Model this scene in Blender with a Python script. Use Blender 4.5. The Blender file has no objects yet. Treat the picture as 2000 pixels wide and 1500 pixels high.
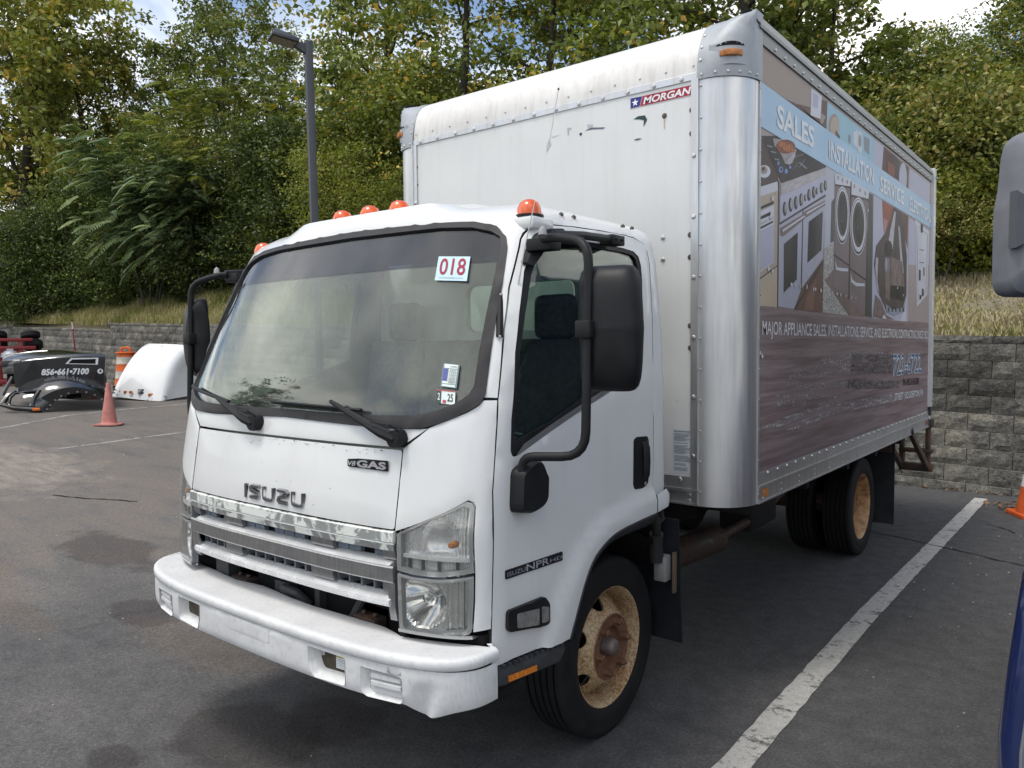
import bpy, bmesh, math, random
import numpy as np
from mathutils import Vector, Matrix, geometry
R = math.radians
C = bpy.context.scene.collection
sc = bpy.context.scene
rng = random.Random(7)
nrng = np.random.default_rng(7)

# ---------------------------------------------------------------- camera
YAW, PITCH, ROLL = 0.6691, -0.0513, -0.0101
cam_d = bpy.data.cameras.new('camera'); cam = bpy.data.objects.new('camera', cam_d); C.objects.link(cam)
fw = Vector((-math.sin(YAW)*math.cos(PITCH), math.cos(YAW)*math.cos(PITCH), math.sin(PITCH)))
rt0 = Vector((math.cos(YAW), math.sin(YAW), 0)); up0 = rt0.cross(fw)
rt = rt0*math.cos(ROLL) + up0*math.sin(ROLL); upv = rt.cross(fw)
CAM = Vector((2.6701, -2.9768, 1.7752))
M = Matrix((rt, upv, -fw)).transposed().to_4x4(); M.translation = CAM
cam.matrix_world = M
cam_d.sensor_width = 36; cam_d.lens = 1510.75/2000*36
cam_d.clip_start = 0.05; cam_d.clip_end = 3000
sc.camera = cam

# ---------------------------------------------------------------- world, sun, exposure
SUN_EL, SUN_AZ = 70.0, 205.0            # compass angle the light comes from, measured from +Y clockwise
world = bpy.data.worlds.new('World'); sc.world = world; world.use_nodes = True
nt = world.node_tree; N = nt.nodes; L = nt.links
for n in list(N): N.remove(n)
out = N.new('ShaderNodeOutputWorld'); bg = N.new('ShaderNodeBackground'); L.new(bg.outputs[0], out.inputs[0])
sky = N.new('ShaderNodeTexSky'); sky.sky_type = 'NISHITA'; sky.sun_disc = False
sky.sun_elevation = R(SUN_EL); sky.sun_rotation = R(SUN_AZ); sky.air_density = 1.0; sky.dust_density = 1.5; sky.ozone_density = 1.5
tc = N.new('ShaderNodeTexCoord'); sep = N.new('ShaderNodeSeparateXYZ'); L.new(tc.outputs['Generated'], sep.inputs[0])
def wmath(op, a, b):
    m = N.new('ShaderNodeMath'); m.operation = op
    for i, v in enumerate((a, b)):
        if isinstance(v, (int, float)): m.inputs[i].default_value = v
        else: L.new(v, m.inputs[i])
    return m.outputs[0]
zz = wmath('ADD', wmath('MAXIMUM', sep.outputs[2], 0.0), 0.22)
cx = wmath('DIVIDE', sep.outputs[0], zz); cy = wmath('DIVIDE', sep.outputs[1], zz)
comb = N.new('ShaderNodeCombineXYZ'); L.new(wmath('ADD', cx, 11.7), comb.inputs[0]); L.new(wmath('ADD', cy, 2.3), comb.inputs[1])
cn = N.new('ShaderNodeTexNoise'); cn.inputs['Scale'].default_value = 0.9; cn.inputs['Detail'].default_value = 7; cn.inputs['Roughness'].default_value = 0.55; cn.inputs['Distortion'].default_value = 0.4
L.new(comb.outputs[0], cn.inputs['Vector'])
cr = N.new('ShaderNodeValToRGB'); cr.color_ramp.elements[0].position = 0.44; cr.color_ramp.elements[1].position = 0.60
L.new(cn.outputs[0], cr.inputs[0])
cn2 = N.new('ShaderNodeTexNoise'); cn2.inputs['Scale'].default_value = 1.7; cn2.inputs['Detail'].default_value = 6
L.new(comb.outputs[0], cn2.inputs['Vector'])
cr2 = N.new('ShaderNodeValToRGB'); cr2.color_ramp.elements[0].position = 0.3; cr2.color_ramp.elements[1].position = 0.66
cr2.color_ramp.elements[0].color = (6.6, 6.6, 6.6, 1); cr2.color_ramp.elements[1].color = (14.0, 13.6, 12.8, 1)
L.new(cn2.outputs[0], cr2.inputs[0])
sgain = N.new('ShaderNodeVectorMath'); sgain.operation = 'SCALE'; sgain.inputs['Scale'].default_value = 1.0
L.new(sky.outputs[0], sgain.inputs[0])
mx = N.new('ShaderNodeMix'); mx.data_type = 'RGBA'
L.new(cr.outputs[0], mx.inputs['Factor']); L.new(sgain.outputs[0], mx.inputs[6]); L.new(cr2.outputs[0], mx.inputs[7])
L.new(mx.outputs[2], bg.inputs[0]); bg.inputs[1].default_value = 0.13
sun_d = bpy.data.lights.new('sun', 'SUN'); sun = bpy.data.objects.new('sun', sun_d); C.objects.link(sun)
sun_d.energy = 1.35; sun_d.angle = R(14); sun_d.color = (1.0, 0.96, 0.9)
sdir = Vector((math.sin(R(SUN_AZ))*math.cos(R(SUN_EL)), math.cos(R(SUN_AZ))*math.cos(R(SUN_EL)), math.sin(R(SUN_EL))))
sun.rotation_euler = sdir.to_track_quat('Z', 'Y').to_euler()
sc.view_settings.view_transform = 'Standard'; sc.view_settings.look = 'None'
sc.view_settings.exposure = 0.48; sc.view_settings.gamma = 1.0; sc.view_settings.use_curve_mapping = False
sc.cycles.max_bounces = 8; sc.cycles.transparent_max_bounces = 16; sc.cycles.diffuse_bounces = 3; sc.cycles.glossy_bounces = 4
sc.cycles.use_denoising = True; sc.cycles.caustics_reflective = False; sc.cycles.caustics_refractive = False
sc.cycles.sample_clamp_indirect = 6

# ---------------------------------------------------------------- materials
MATS = {}
class NB:
    def __init__(s, name):
        s.m = bpy.data.materials.new(name); s.m.use_nodes = True; s.t = s.m.node_tree; s.N = s.t.nodes; s.L = s.t.links
        for n in list(s.N): s.N.remove(n)
        s.out = s.N.new('ShaderNodeOutputMaterial'); s.p = s.N.new('ShaderNodeBsdfPrincipled'); s.L.new(s.p.outputs[0], s.out.inputs[0])
        s.tc = s.N.new('ShaderNodeTexCoord')
    def coord(s, scale=(1, 1, 1), src='Object'):
        mp = s.N.new('ShaderNodeMapping'); mp.inputs['Scale'].default_value = scale; s.L.new(s.tc.outputs[src], mp.inputs[0]); return mp.outputs[0]
    def noise(s, scale=5, detail=4, rough=.55, vec=None, dist=0):
        n = s.N.new('ShaderNodeTexNoise'); n.inputs['Scale'].default_value = scale; n.inputs['Detail'].default_value = detail
        n.inputs['Roughness'].default_value = rough; n.inputs['Distortion'].default_value = dist
        s.L.new(vec if vec is not None else s.tc.outputs['Object'], n.inputs['Vector']); return n.outputs[0]
    def ramp(s, fac, stops):
        r = s.N.new('ShaderNodeValToRGB'); e = r.color_ramp.elements
        while len(e) < len(stops): e.new(0.5)
        for i, (p, c) in enumerate(stops):
            e[i].position = p
            e[i].color = tuple(c)+(1,) if not isinstance(c, (int, float)) else (c, c, c, 1)
        s.L.new(fac, r.inputs[0]); return r.outputs[0]
    def mix(s, fac, a, b, mode='MIX'):
        m = s.N.new('ShaderNodeMix'); m.data_type = 'RGBA'; m.blend_type = mode
        for i, v in ((0, fac), (6, a), (7, b)):
            if isinstance(v, (int, float)): m.inputs[i].default_value = v if i == 0 else (v, v, v, 1)
            elif isinstance(v, tuple): m.inputs[i].default_value = v+(1,) if len(v) == 3 else v
            else: s.L.new(v, m.inputs[i])
        return m.outputs[2]
    def math(s, op, a, b=0.0):
        m = s.N.new('ShaderNodeMath'); m.operation = op
        for i, v in enumerate((a, b)):
            if isinstance(v, (int, float)): m.inputs[i].default_value = v
            else: s.L.new(v, m.inputs[i])
        return m.outputs[0]
    def set(s, **k):
        for a, v in k.items():
            i = s.p.inputs[a.replace('_', ' ')]
            if isinstance(v, (int, float)): i.default_value = v
            elif isinstance(v, tuple): i.default_value = v+(1,) if len(v) == 3 else v
            else: s.L.new(v, i)
    def bump(s, h, strength=.3, dist=.01):
        b = s.N.new('ShaderNodeBump'); b.inputs['Strength'].default_value = strength; b.inputs['Distance'].default_value = dist
        s.L.new(h, b.inputs['Height']); s.L.new(b.outputs[0], s.p.inputs['Normal'])
def mat(name, col, rough=.5, metal=0, var=.12, vscale=6, bump=0, bscale=60, coat=0, bdist=.004):
    if name in MATS: return MATS[name]
    b = NB(name); n = b.noise(vscale, 5)
    lo = tuple(max(0, c*(1-var)) for c in col); hi = tuple(min(1, c*(1+var)) for c in col)
    b.set(Base_Color=b.ramp(n, [(.3, lo), (.7, hi)]), Metallic=metal)
    b.set(Roughness=b.ramp(n, [(.3, max(.02, rough-.06)), (.7, min(1, rough+.06))]))
    if rough >= .42 and metal < .2: b.set(Specular_IOR_Level=.25)
    if coat: b.set(Coat_Weight=coat, Coat_Roughness=.06)
    if bump: b.bump(b.noise(bscale, 3), bump, bdist)
    MATS[name] = b.m; return b.m
def m_white_paint():
    b = NB('white_paint'); n = b.noise(3, 6); st = b.noise(5, 5, .6, b.coord((3, 3, .25)))
    c = b.ramp(n, [(.25, (.63, .64, .64)), (.75, (.69, .70, .70))])
    c = b.mix(b.math('MULTIPLY', b.ramp(st, [(.52, 0.), (.8, 1.)]), .22), c, (.55, .53, .48), 'MIX')
    sp = b.noise(55, 3, .6); c = b.mix(b.math('MULTIPLY', b.ramp(sp, [(.66, 0.), (.76, 1.)]), .35), c, (.5, .47, .42))
    b.set(Base_Color=c, Roughness=.30, Coat_Weight=.5, Coat_Roughness=.08); MATS['white_paint'] = b.m; return b.m
def m_bumper():
    b = NB('bumper_plastic'); n = b.noise(6, 6, .6); n2 = b.noise(38, 4, .65, b.coord((1, 3, 1)))
    c = b.ramp(n, [(.3, (.58, .585, .59)), (.7, (.68, .685, .69))]); c = b.mix(b.math('MULTIPLY', b.ramp(n2, [(.5, 0.), (.68, 1.)]), .5), c, (.46, .46, .46))
    b.set(Base_Color=c, Roughness=b.ramp(n2, [(.4, .42), (.7, .6)])); b.bump(n2, .12, .002); MATS['bumper_plastic'] = b.m; return b.m
def m_box_white():
    b = NB('box_white'); st = b.noise(4, 6, .62, b.coord((5, 5, .35))); n = b.noise(2.2, 6)
    c = b.ramp(n, [(.25, (.62, .63, .625)), (.75, (.70, .705, .70))]); c = b.mix(b.math('MULTIPLY', b.ramp(st, [(.5, 0.), (.8, 1.)]), .28), c, (.52, .50, .46))
    sp = b.noise(28, 4, .6); c = b.mix(b.math('MULTIPLY', b.ramp(sp, [(.68, 0.), (.76, 1.)]), .5), c, (.42, .40, .37))
    b.set(Base_Color=c, Roughness=.42); b.bump(b.noise(1.4, 2), .05, .02); MATS['box_white'] = b.m; return b.m
def m_aluminium(name='aluminium', col=(.66, .665, .67), dirt=.35, rough=.4):
    b = NB(name); st = b.noise(4, 5, .6, b.coord((8, 8, .5))); f = b.noise(90, 3)
    n = b.noise(3, 5); c = b.ramp(n, [(.3, tuple(v*.86 for v in col)), (.7, col)])
    c = b.mix(b.math('MULTIPLY', b.ramp(st, [(.45, 0.), (.75, 1.)]), dirt), c, (.36, .34, .31))
    b.set(Base_Color=c, Metallic=.85 if name != 'roof_aluminium' else .35, Roughness=b.ramp(st, [(.3, rough-.08), (.75, rough+.18)])); b.bump(f, .04, .002)
    MATS[name] = b.m; return b.m
def m_chrome():
    b = NB('chrome'); n = b.noise(8, 5); b.set(Base_Color=b.ramp(n, [(.3, (.62, .63, .65)), (.7, (.78, .79, .8))]), Metallic=1., Roughness=b.ramp(n, [(.3, .1), (.7, .24)])); MATS['chrome'] = b.m; return b.m
def m_dull_chrome():
    b = NB('dull_chrome'); st = b.noise(5, 6, .65, b.coord((2, 2, 60))); n = b.noise(14, 6, .7, b.coord((6, 1, 1)))
    c = b.mix(b.ramp(n, [(.4, 0.), (.7, 1.)]), (.34, .35, .37), (.50, .49, .47)); c = b.mix(b.math('MULTIPLY', b.ramp(st, [(.4, 0.), (.7, 1.)]), .4), c, (.22, .21, .2))
    b.set(Base_Color=c, Metallic=.9, Roughness=.33); MATS['dull_chrome'] = b.m; return b.m
def m_peel_chrome():
    b = NB('peeling_chrome'); n = b.noise(12, 8, .72, b.coord((1, 1, .8)), .8); f = b.ramp(n, [(.47, 0.), (.53, 1.)])
    c = b.mix(f, (.58, .60, .59), (.66, .68, .64))
    b.set(Base_Color=c, Metallic=b.math('SUBTRACT', 1., f), Roughness=b.mix(f, .42, .7)); b.bump(f, .08, .001); MATS['peeling_chrome'] = b.m; return b.m
def m_rust(name, paint, rust, lo, hi, scale=24):
    b = NB(name); n = b.noise(scale, 8, .68); n2 = b.noise(6, 5, .6); s = b.math('ADD', b.math('MULTIPLY', n, .65), b.math('MULTIPLY', n2, .35))
    f = b.ramp(s, [(lo, 0.), (hi, 1.)]); rr = b.ramp(b.noise(70, 4), [(.3, tuple(v*.6 for v in rust)), (.7, tuple(min(1, v*1.35) for v in rust))])
    b.set(Base_Color=b.mix(f, paint, rr), Roughness=b.mix(f, .45, .85)); b.bump(n, .35, .004); MATS[name] = b.m; return b.m
def m_glass(name, tint, refl=1.0, haze=0.0, rough=0.0):
    b = NB(name); b.N.remove(b.p)
    tr = b.N.new('ShaderNodeBsdfTransparent'); tr.inputs[0].default_value = tint+(1,)
    gl = b.N.new('ShaderNodeBsdfGlossy'); gl.inputs['Roughness'].default_value = rough; gl.inputs[0].default_value = (refl, refl, refl, 1)
    fr = b.N.new('ShaderNodeFresnel'); ge = b.N.new('ShaderNodeNewGeometry'); b.L.new(b.math('ADD', b.math('MULTIPLY', ge.outputs['Backfacing'], 1/1.5-1.5), 1.5), fr.inputs[0])
    mx = b.N.new('ShaderNodeMixShader'); b.L.new(fr.outputs[0], mx.inputs[0]); b.L.new(tr.outputs[0], mx.inputs[1]); b.L.new(gl.outputs[0], mx.inputs[2])
    last = mx.outputs[0]
    if haze:
        df = b.N.new('ShaderNodeBsdfDiffuse'); df.inputs[0].default_value = (.6, .6, .58, 1)
        m2 = b.N.new('ShaderNodeMixShader'); hz = b.math('MULTIPLY', b.ramp(b.noise(6, 5), [(.35, .3), (.7, 1.)]), haze); b.L.new(hz, m2.inputs[0]); b.L.new(last, m2.inputs[1]); b.L.new(df.outputs[0], m2.inputs[2]); last = m2.outputs[0]
    b.L.new(last, b.out.inputs[0]); MATS[name] = b.m; return b.m
WP = m_white_paint(); BP = m_bumper(); BW = m_box_white(); AL = m_aluminium(); CH = m_chrome(); BCH = mat('sky_lit_chrome', (.80, .81, .82), .25, .45, .08, 12); DC = m_dull_chrome(); PC = m_peel_chrome()
AL2 = m_aluminium('dirty_aluminium', (.52, .52, .52), .5, .5)
ALR = m_aluminium('roof_aluminium', (.70, .69, .675), .25, .58)
RIM = m_rust('rusty_cream_rim', (.52, .40, .24), (.27, .125, .045), .44, .58, 85); HUB = m_rust('rusty_hub', (.20, .10, .055), (.13, .058, .032), .4, .6)
BRN = m_rust('rusty_frame', (.06, .045, .038), (.13, .07, .045), .45, .6, 12)
RIM2 = m_rust('rusty_orange_rim', (.56, .34, .17), (.27, .11, .04), .45, .6, 18)
GL = m_glass('windshield_glass', (.86, .93, .90), 1.0, .035); GLB = m_glass('shade_band_glass', (.34, .42, .56), 1.0, .02); GLD = m_glass('door_glass', (.66, .74, .70)); LENS = m_glass('clear_lens', (.95, .95, .94), 1., .05)
BK = mat('black_plastic', (.012, .0125, .014), .5, 0, .25, 9, .15, 220, bdist=.001)
DK = mat('dark_void', (.010, .010, .011), .9); SEAL = mat('rubber_seal', (.036, .035, .037), .5, 0, .25, 14)
TIRE = mat('tire_rubber', (.013, .013, .014), .72, 0, .3, 12, .2, 90); TRIM = mat('cab_trim', (.060, .064, .063), .8, 0, .2, 12)
DASH = mat('dash_grey', (.33, .35, .34), .75, 0, .15, 9); SEATM = mat('seat_cloth', (.085, .08, .078), .9, 0, .3, 40, .3, 200)
AMB = mat('amber_lens', (.78, .17, .015), .22, 0, .2, 20, coat=.6); AMB2 = mat('dull_amber', (.42, .16, .04), .35, 0, .35, 40)
CAPM = mat('cast_corner', (.36, .385, .41), .5, .15, .14, 8, .12, 60); SIL = mat('reflector_silver', (.80, .81, .82), .28, .6, .08, 30)
GREYP = mat('grey_plastic', (.20, .215, .235), .42, 0, .15, 10); BLG = mat('blue_grey_slat', (.16, .19, .235), .55, 0, .15, 14)
RIV = mat('rivet_metal', (.55, .555, .56), .42, .8, .15, 60); BOLT = mat('dark_bolt', (.09, .075, .065), .6, .3, .4, 60)
WHITE = mat('print_white', (.78, .79, .80), .5); BLUEP = mat('print_blue', (.03, .035, .2), .5); REDP = mat('print_red', (.34, .03, .06), .5)
BLACKP = mat('print_black', (.015, .015, .017), .5); GREYT = mat('print_grey', (.30, .31, .36), .6)
NAVY = mat('navy_paint', (.012, .022, .085), .2, 0, .15, 4, coat=.8); MIRG = mat('mirror_grey', (.165, .172, .19), .5, 0, .12, 8, .1, 240)
REDM = mat('red_metal', (.22, .012, .018), .4, 0, .25, 12); GLOSSB = mat('gloss_black', (.010, .011, .014), .18, 0, .2, 5, coat=.9)
POLE = mat('pole_bronze', (.055, .06, .068), .5, .2, .15, 4); MIRROR = mat('mirror_glass', (.8, .8, .8), .03, 1, .02)

# ---------------------------------------------------------------- geometry helpers
def tag(o, label=None, cat=None, group=None, kind=None):
    for k, v in (('label', label), ('category', cat), ('group', group), ('kind', kind)):
        if v: o[k] = v
    return o
def thing(name, label, cat, loc=(0, 0, 0), rz=0, group=None):
    o = bpy.data.objects.new(name, None); C.objects.link(o); o.location = loc; o.rotation_euler = (0, 0, rz); o.empty_display_size = .2
    return tag(o, label, cat, group)
def link_mesh(name, me, parent=None):
    o = bpy.data.objects.new(name, me); C.objects.link(o)
    if parent: o.parent = parent
    return o
class MB:
    def __init__(s): s.v = []; s.f = []; s.mi = []
    def add(s, vs, fs, mi=0):
        o = len(s.v); s.v += [tuple(v) for v in vs]; s.f += [tuple(i+o for i in f) for f in fs]; s.mi += [mi]*len(fs); return s
    def box(s, a, b, mi=0, rot=None, piv=None):
        vs = [Vector((x, y, z)) for x in (a[0], b[0]) for y in (a[1], b[1]) for z in (a[2], b[2])]
        if rot is not None:
            p = Vector(piv) if piv else sum(vs, Vector())/8
            vs = [rot @ (v-p)+p for v in vs]
        return s.add(vs, [(0, 1, 3, 2), (4, 6, 7, 5), (0, 4, 5, 1), (2, 3, 7, 6), (0, 2, 6, 4), (1, 5, 7, 3)], mi)
    def tube(s, pts, r, n=10, cap=True, mi=0):
        pts = [Vector(p) for p in pts]; rs = r if isinstance(r, (list, tuple)) else [r]*len(pts)
        rings = []; ref = None
        for i, p in enumerate(pts):
            d = (pts[min(i+1, len(pts)-1)]-pts[max(i-1, 0)]).normalized()
            if ref is None: ref = d.orthogonal().normalized()
            u = (ref-d*ref.dot(d)).normalized(); ref = u; w = d.cross(u)
            rings.append([p+(u*math.cos(2*math.pi*k/n)+w*math.sin(2*math.pi*k/n))*rs[i] for k in range(n)])
        vs = [v for g in rings for v in g]; fs = []
        for i in range(len(pts)-1):
            for k in range(n): fs.append((i*n+k, i*n+(k+1) % n, (i+1)*n+(k+1) % n, (i+1)*n+k))
        if cap: fs += [tuple(range(n))[::-1], tuple((len(pts)-1)*n+k for k in range(n))]
        return s.add(vs, fs, mi)
    def lathe(s, prof, c, axis='x', n=32, mi=0, a0=0, a1=2*math.pi, cap=False):
        full = abs(a1-a0-2*math.pi) < 1e-6; m = n if full else n+1; vs = []; fs = []
        for (r, h) in prof:
            for k in range(m):
                a = a0+(a1-a0)*k/n; ca, sa = math.cos(a)*r, math.sin(a)*r
                v = {'x': (h, ca, sa), 'y': (ca, h, sa), 'z': (ca, sa, h)}[axis]
                vs.append((c[0]+v[0], c[1]+v[1], c[2]+v[2]))
        for i in range(len(prof)-1):
            for k in range(n):
                k2 = (k+1) % m if full else k+1
                fs.append((i*m+k, i*m+k2, (i+1)*m+k2, (i+1)*m+k))
        return s.add(vs, fs, mi)
    def dome(s, c, r, h, axis, n=8, mi=0):
        ax = Vector(axis).normalized(); u = ax.orthogonal().normalized(); w = ax.cross(u); c = Vector(c); vs = []; fs = []
        for (rr, hh) in ((1, 0), (.75, .66)):
            for k in range(n): vs.append(c+(u*math.cos(2*math.pi*k/n)+w*math.sin(2*math.pi*k/n))*r*rr+ax*h*hh)
        vs.append(c+ax*h)
        for k in range(n): fs.append((k, (k+1) % n, n+(k+1) % n, n+k)); fs.append((n+k, n+(k+1) % n, 2*n))
        return s.add(vs, fs, mi)
    def prism(s, poly, mapf, thick, mi=0):
        """flat polygon (list of 2d) mapped by mapf(u,v,d); d from 0 to thick"""
        n = len(poly); vs = [mapf(u, v, 0) for u, v in poly]+[mapf(u, v, thick) for u, v in poly]
        fs = [tuple(range(n)), tuple(range(2*n-1, n-1, -1))]+[(i, i+n, (i+1) % n+n, (i+1) % n) for i in range(n)]
        return s.add(vs, fs, mi)
    def build(s, name, mats, parent=None, smooth=35, bevel=0, bseg=2, fix=True):
        me = bpy.data.meshes.new(name); me.from_pydata(s.v, [], s.f)
        mats = mats if isinstance(mats, (list, tuple)) else [mats]
        for m in mats: me.materials.append(m)
        if len(mats) > 1: me.polygons.foreach_set('material_index', s.mi)
        if fix or bevel:
            bm = bmesh.new(); bm.from_mesh(me)
            if fix: bmesh.ops.recalc_face_normals(bm, faces=bm.faces)
            if bevel:
                ed = [e for e in bm.edges if len(e.link_faces) == 2 and e.calc_face_angle(0) > R(30)]
                bmesh.ops.bevel(bm, geom=ed, offset=bevel, segments=bseg, affect='EDGES', profile=.5, clamp_overlap=True)
            bm.to_mesh(me); bm.free()
        if smooth: me.shade_smooth(); me.set_sharp_from_angle(angle=R(smooth))
        return link_mesh(name, me, parent)
def inpoly(px, py, poly):
    c = False; j = len(poly)-1
    for i in range(len(poly)):
        xi, yi = poly[i]; xj, yj = poly[j]
        if (yi > py) != (yj > py) and px < (xj-xi)*(py-yi)/(yj-yi)+xi: c = not c
        j = i
    return c
def resample(poly, step):
    o = []
    for i, a in enumerate(poly):
        b = poly[(i+1) % len(poly)]; d = math.dist(a, b); n = max(1, int(math.ceil(d/step)))
        o += [(a[0]+(b[0]-a[0])*k/n, a[1]+(b[1]-a[1])*k/n) for k in range(n)]
    return o
def roundpoly(poly, r, n=4):
    o = []; m = len(poly)
    for i in range(m):
        p = Vector(poly[i]); a = Vector(poly[i-1])-p; b = Vector(poly[(i+1) % m])-p
        rr = min(r, a.length*.45, b.length*.45); A = p+a.normalized()*rr; B = p+b.normalized()*rr
        for k in range(n+1):
            t = k/n; q = A*(1-t)**2+p*2*t*(1-t)+B*t*t; o.append((q.x, q.y))
    return o
def panel(name, outline, holes, fmap, mats, parent=None, step=.05, thick=.02, off=0., roll=.002, smooth=40, disp=None):
    """sheet cut from a curved surface: outline/holes in 2d, fmap(u,v)->3d point; gets thickness, rim walls and a rolled edge"""
    loops = [resample(outline, step)]+[resample(h, step) for h in holes]
    vs = []; ed = []
    for lp in loops:
        o = len(vs); vs += lp; ed += [(o+i, o+(i+1) % len(lp)) for i in range(len(lp))]
    us = [p[0] for p in loops[0]]; vv = [p[1] for p in loops[0]]
    bpts = np.array(vs); u = min(us)+step*.5
    while u < max(us):
        v = min(vv)+step*.5
        while v < max(vv):
            if inpoly(u, v, loops[0]) and not any(inpoly(u, v, h) for h in loops[1:]) and np.min((bpts[:, 0]-u)**2+(bpts[:, 1]-v)**2) > (step*.45)**2: vs.append((u, v))
            v += step
        u += step
    r = geometry.delaunay_2d_cdt([Vector(p) for p in vs], ed, [], 0, 1e-6)
    V2, F = r[0], r[2]
    F = [f for f in F if len(f) == 3]; keep = []
    for f in F:
        cx = sum(V2[i][0] for i in f)/3; cy = sum(V2[i][1] for i in f)/3
        if inpoly(cx, cy, loops[0]) and not any(inpoly(cx, cy, h) for h in loops[1:]): keep.append(f)
    e = 1e-3; P = []; Nn = []
    for q in V2:
        p = Vector(fmap(q[0], q[1])); a = Vector(fmap(q[0]+e, q[1]))-Vector(fmap(q[0]-e, q[1])); b = Vector(fmap(q[0], q[1]+e))-Vector(fmap(q[0], q[1]-e))
        n = a.cross(b); n = n.normalized() if n.length > 1e-12 else Vector((0, -1, 0)); P.append(p); Nn.append(n)
    # outward = away from truck axis at (0, 0.2)
    s = 0
    for f in keep[:60]:
        i = f[0]; s += Nn[i].dot(P[i]-Vector((0, .3, P[i].z-.3)))
    if s < 0: Nn = [-n for n in Nn]
    cnt = {}
    for f in keep:
        for i in range(3):
            k = (f[i], f[(i+1) % 3]); kk = (min(k), max(k)); cnt.setdefault(kk, []).append(k)
    bnd = [l[0] for l in cnt.values() if len(l) == 1]; bset = {i for k in bnd for i in k}
    n = len(V2); top = []; bot = []
    for i in range(n):
        d = disp(P[i]) if disp else Vector()
        q = P[i]+Nn[i]*(off-(roll if i in bset else 0))+d
        top.append(q); bot.append(P[i]+Nn[i]*(off-thick)+d)
    fs = []; mi = []
    f0 = keep[0]; flip = (top[f0[1]]-top[f0[0]]).cross(top[f0[2]]-top[f0[0]]).dot(Nn[f0[0]]) < 0
    for f in keep:
        g = f[::-1] if flip else f
        fs.append(tuple(g)); mi.append(0)
        if thick: fs.append(tuple(i+n for i in g[::-1])); mi.append(1)
    if thick:
        for a, b in bnd:
            if flip: a, b = b, a
            fs.append((b, a, a+n, b+n)); mi.append(1)
    used = sorted({i for f in fs for i in f}); mp = {k: j for j, k in enumerate(used)}; allv = top+bot
    me = bpy.data.meshes.new(name); me.from_pydata([allv[i] for i in used], [], [tuple(mp[i] for i in f) for f in fs])
    mats = mats if isinstance(mats, (list, tuple)) else [mats]
    for m in mats: me.materials.append(m)
    if len(mats) > 1: me.polygons.foreach_set('material_index', mi)
    me.shade_smooth(); me.set_sharp_from_angle(angle=R(smooth))
    return link_mesh(name, me, parent)
_txt = {}
def text_mesh(s, shear=0., bold=0.):
    k = (s, shear, bold)
    if k in _txt: return _txt[k]
    cu = bpy.data.curves.new('t', 'FONT'); cu.body = s; cu.shear = shear; cu.offset = bold; cu.resolution_u = 3; cu.extrude = 0.0
    o = bpy.data.objects.new('t', cu); C.objects.link(o); dg = bpy.context.evaluated_depsgraph_get(); dg.update()
    me = bpy.data.meshes.new_from_object(o.evaluated_get(dg)); v = [tuple(x.co) for x in me.vertices]; f = [tuple(p.vertices) for p in me.polygons]
    bpy.data.objects.remove(o); bpy.data.curves.remove(cu); bpy.data.meshes.remove(me)
    xs_ = [a[0] for a in v]; ys_ = [a[1] for a in v]
    _txt[k] = (v, f, min(xs_), max(xs_), min(ys_), max(ys_)); return _txt[k]
def text(name, s, o, u, v, w, h, mt, parent, n, thick=.0015, shear=0., bold=0., label=None, off=.001, capbase=True):
    """lettering: o = lower-left corner, u/v = unit directions, w/h = size, n = outward normal"""
    V, F, x0, x1, y0, y1 = text_mesh(s, shear, bold)
    if capbase: y0 = text_mesh('H', 0, bold)[4]; y1 = text_mesh('H', 0, bold)[5]
    o, u, v, n = Vector(o), Vector(u), Vector(v), Vector(n); m = MB(); k = len(V)
    pts = [o+u*((a[0]-x0)/(x1-x0)*w)+v*((a[1]-y0)/(y1-y0)*h) for a in V]
    top = [p+n*(off+thick) for p in pts]
    ec = {}
    for f in F:
        for i in range(len(f)):
            a, b = f[i], f[(i+1) % len(f)]; ec.setdefault((min(a, b), max(a, b)), []).append((a, b))
    fs = list(F); vs = top
    if thick > .001:
        vs = top+[p+n*off for p in pts]; fs = fs+[(l[0][0], l[0][1], l[0][1]+k, l[0][0]+k) for l in ec.values() if len(l) == 1]
    m.add(vs, fs); ob = m.build(name, mt, parent, smooth=0, fix=False)
    if label: ob['label'] = label
    return ob
# ================================================================ ground, wall, hill
def gz(x):
    t = -(x+1.2)
    return 0.036*t if t > .6 else (0.036*(t+.6)**2/2.4 if t > -.6 else 0.)
def wy(x): return 7.5+.022*(1.3-x)
def wtop(x): return 1.825+.032*(1.3-x)
def hill(x, y):
    d = y-wy(x); d = d if d < 7 else 7+(d-7)*.12
    return wtop(x)-.05-(.22*max(0, 1-d/1.6) if x < -21.75 else 0)+.30*max(0, d-.2)+.02*max(0, d-.2)**1.5
def grid_mesh(name, xs_, ys_, zf, m, parent=None):
    nx, ny = len(xs_), len(ys_); v = [(x, y, zf(x, y)) for x in xs_ for y in ys_]
    f = [(i*ny+j, (i+1)*ny+j, (i+1)*ny+j+1, i*ny+j+1) for i in range(nx-1) for j in range(ny-1)]
    me = bpy.data.meshes.new(name); me.from_pydata(v, [], f); me.materials.append(m); me.shade_smooth(); return link_mesh(name, me, parent)
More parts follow.
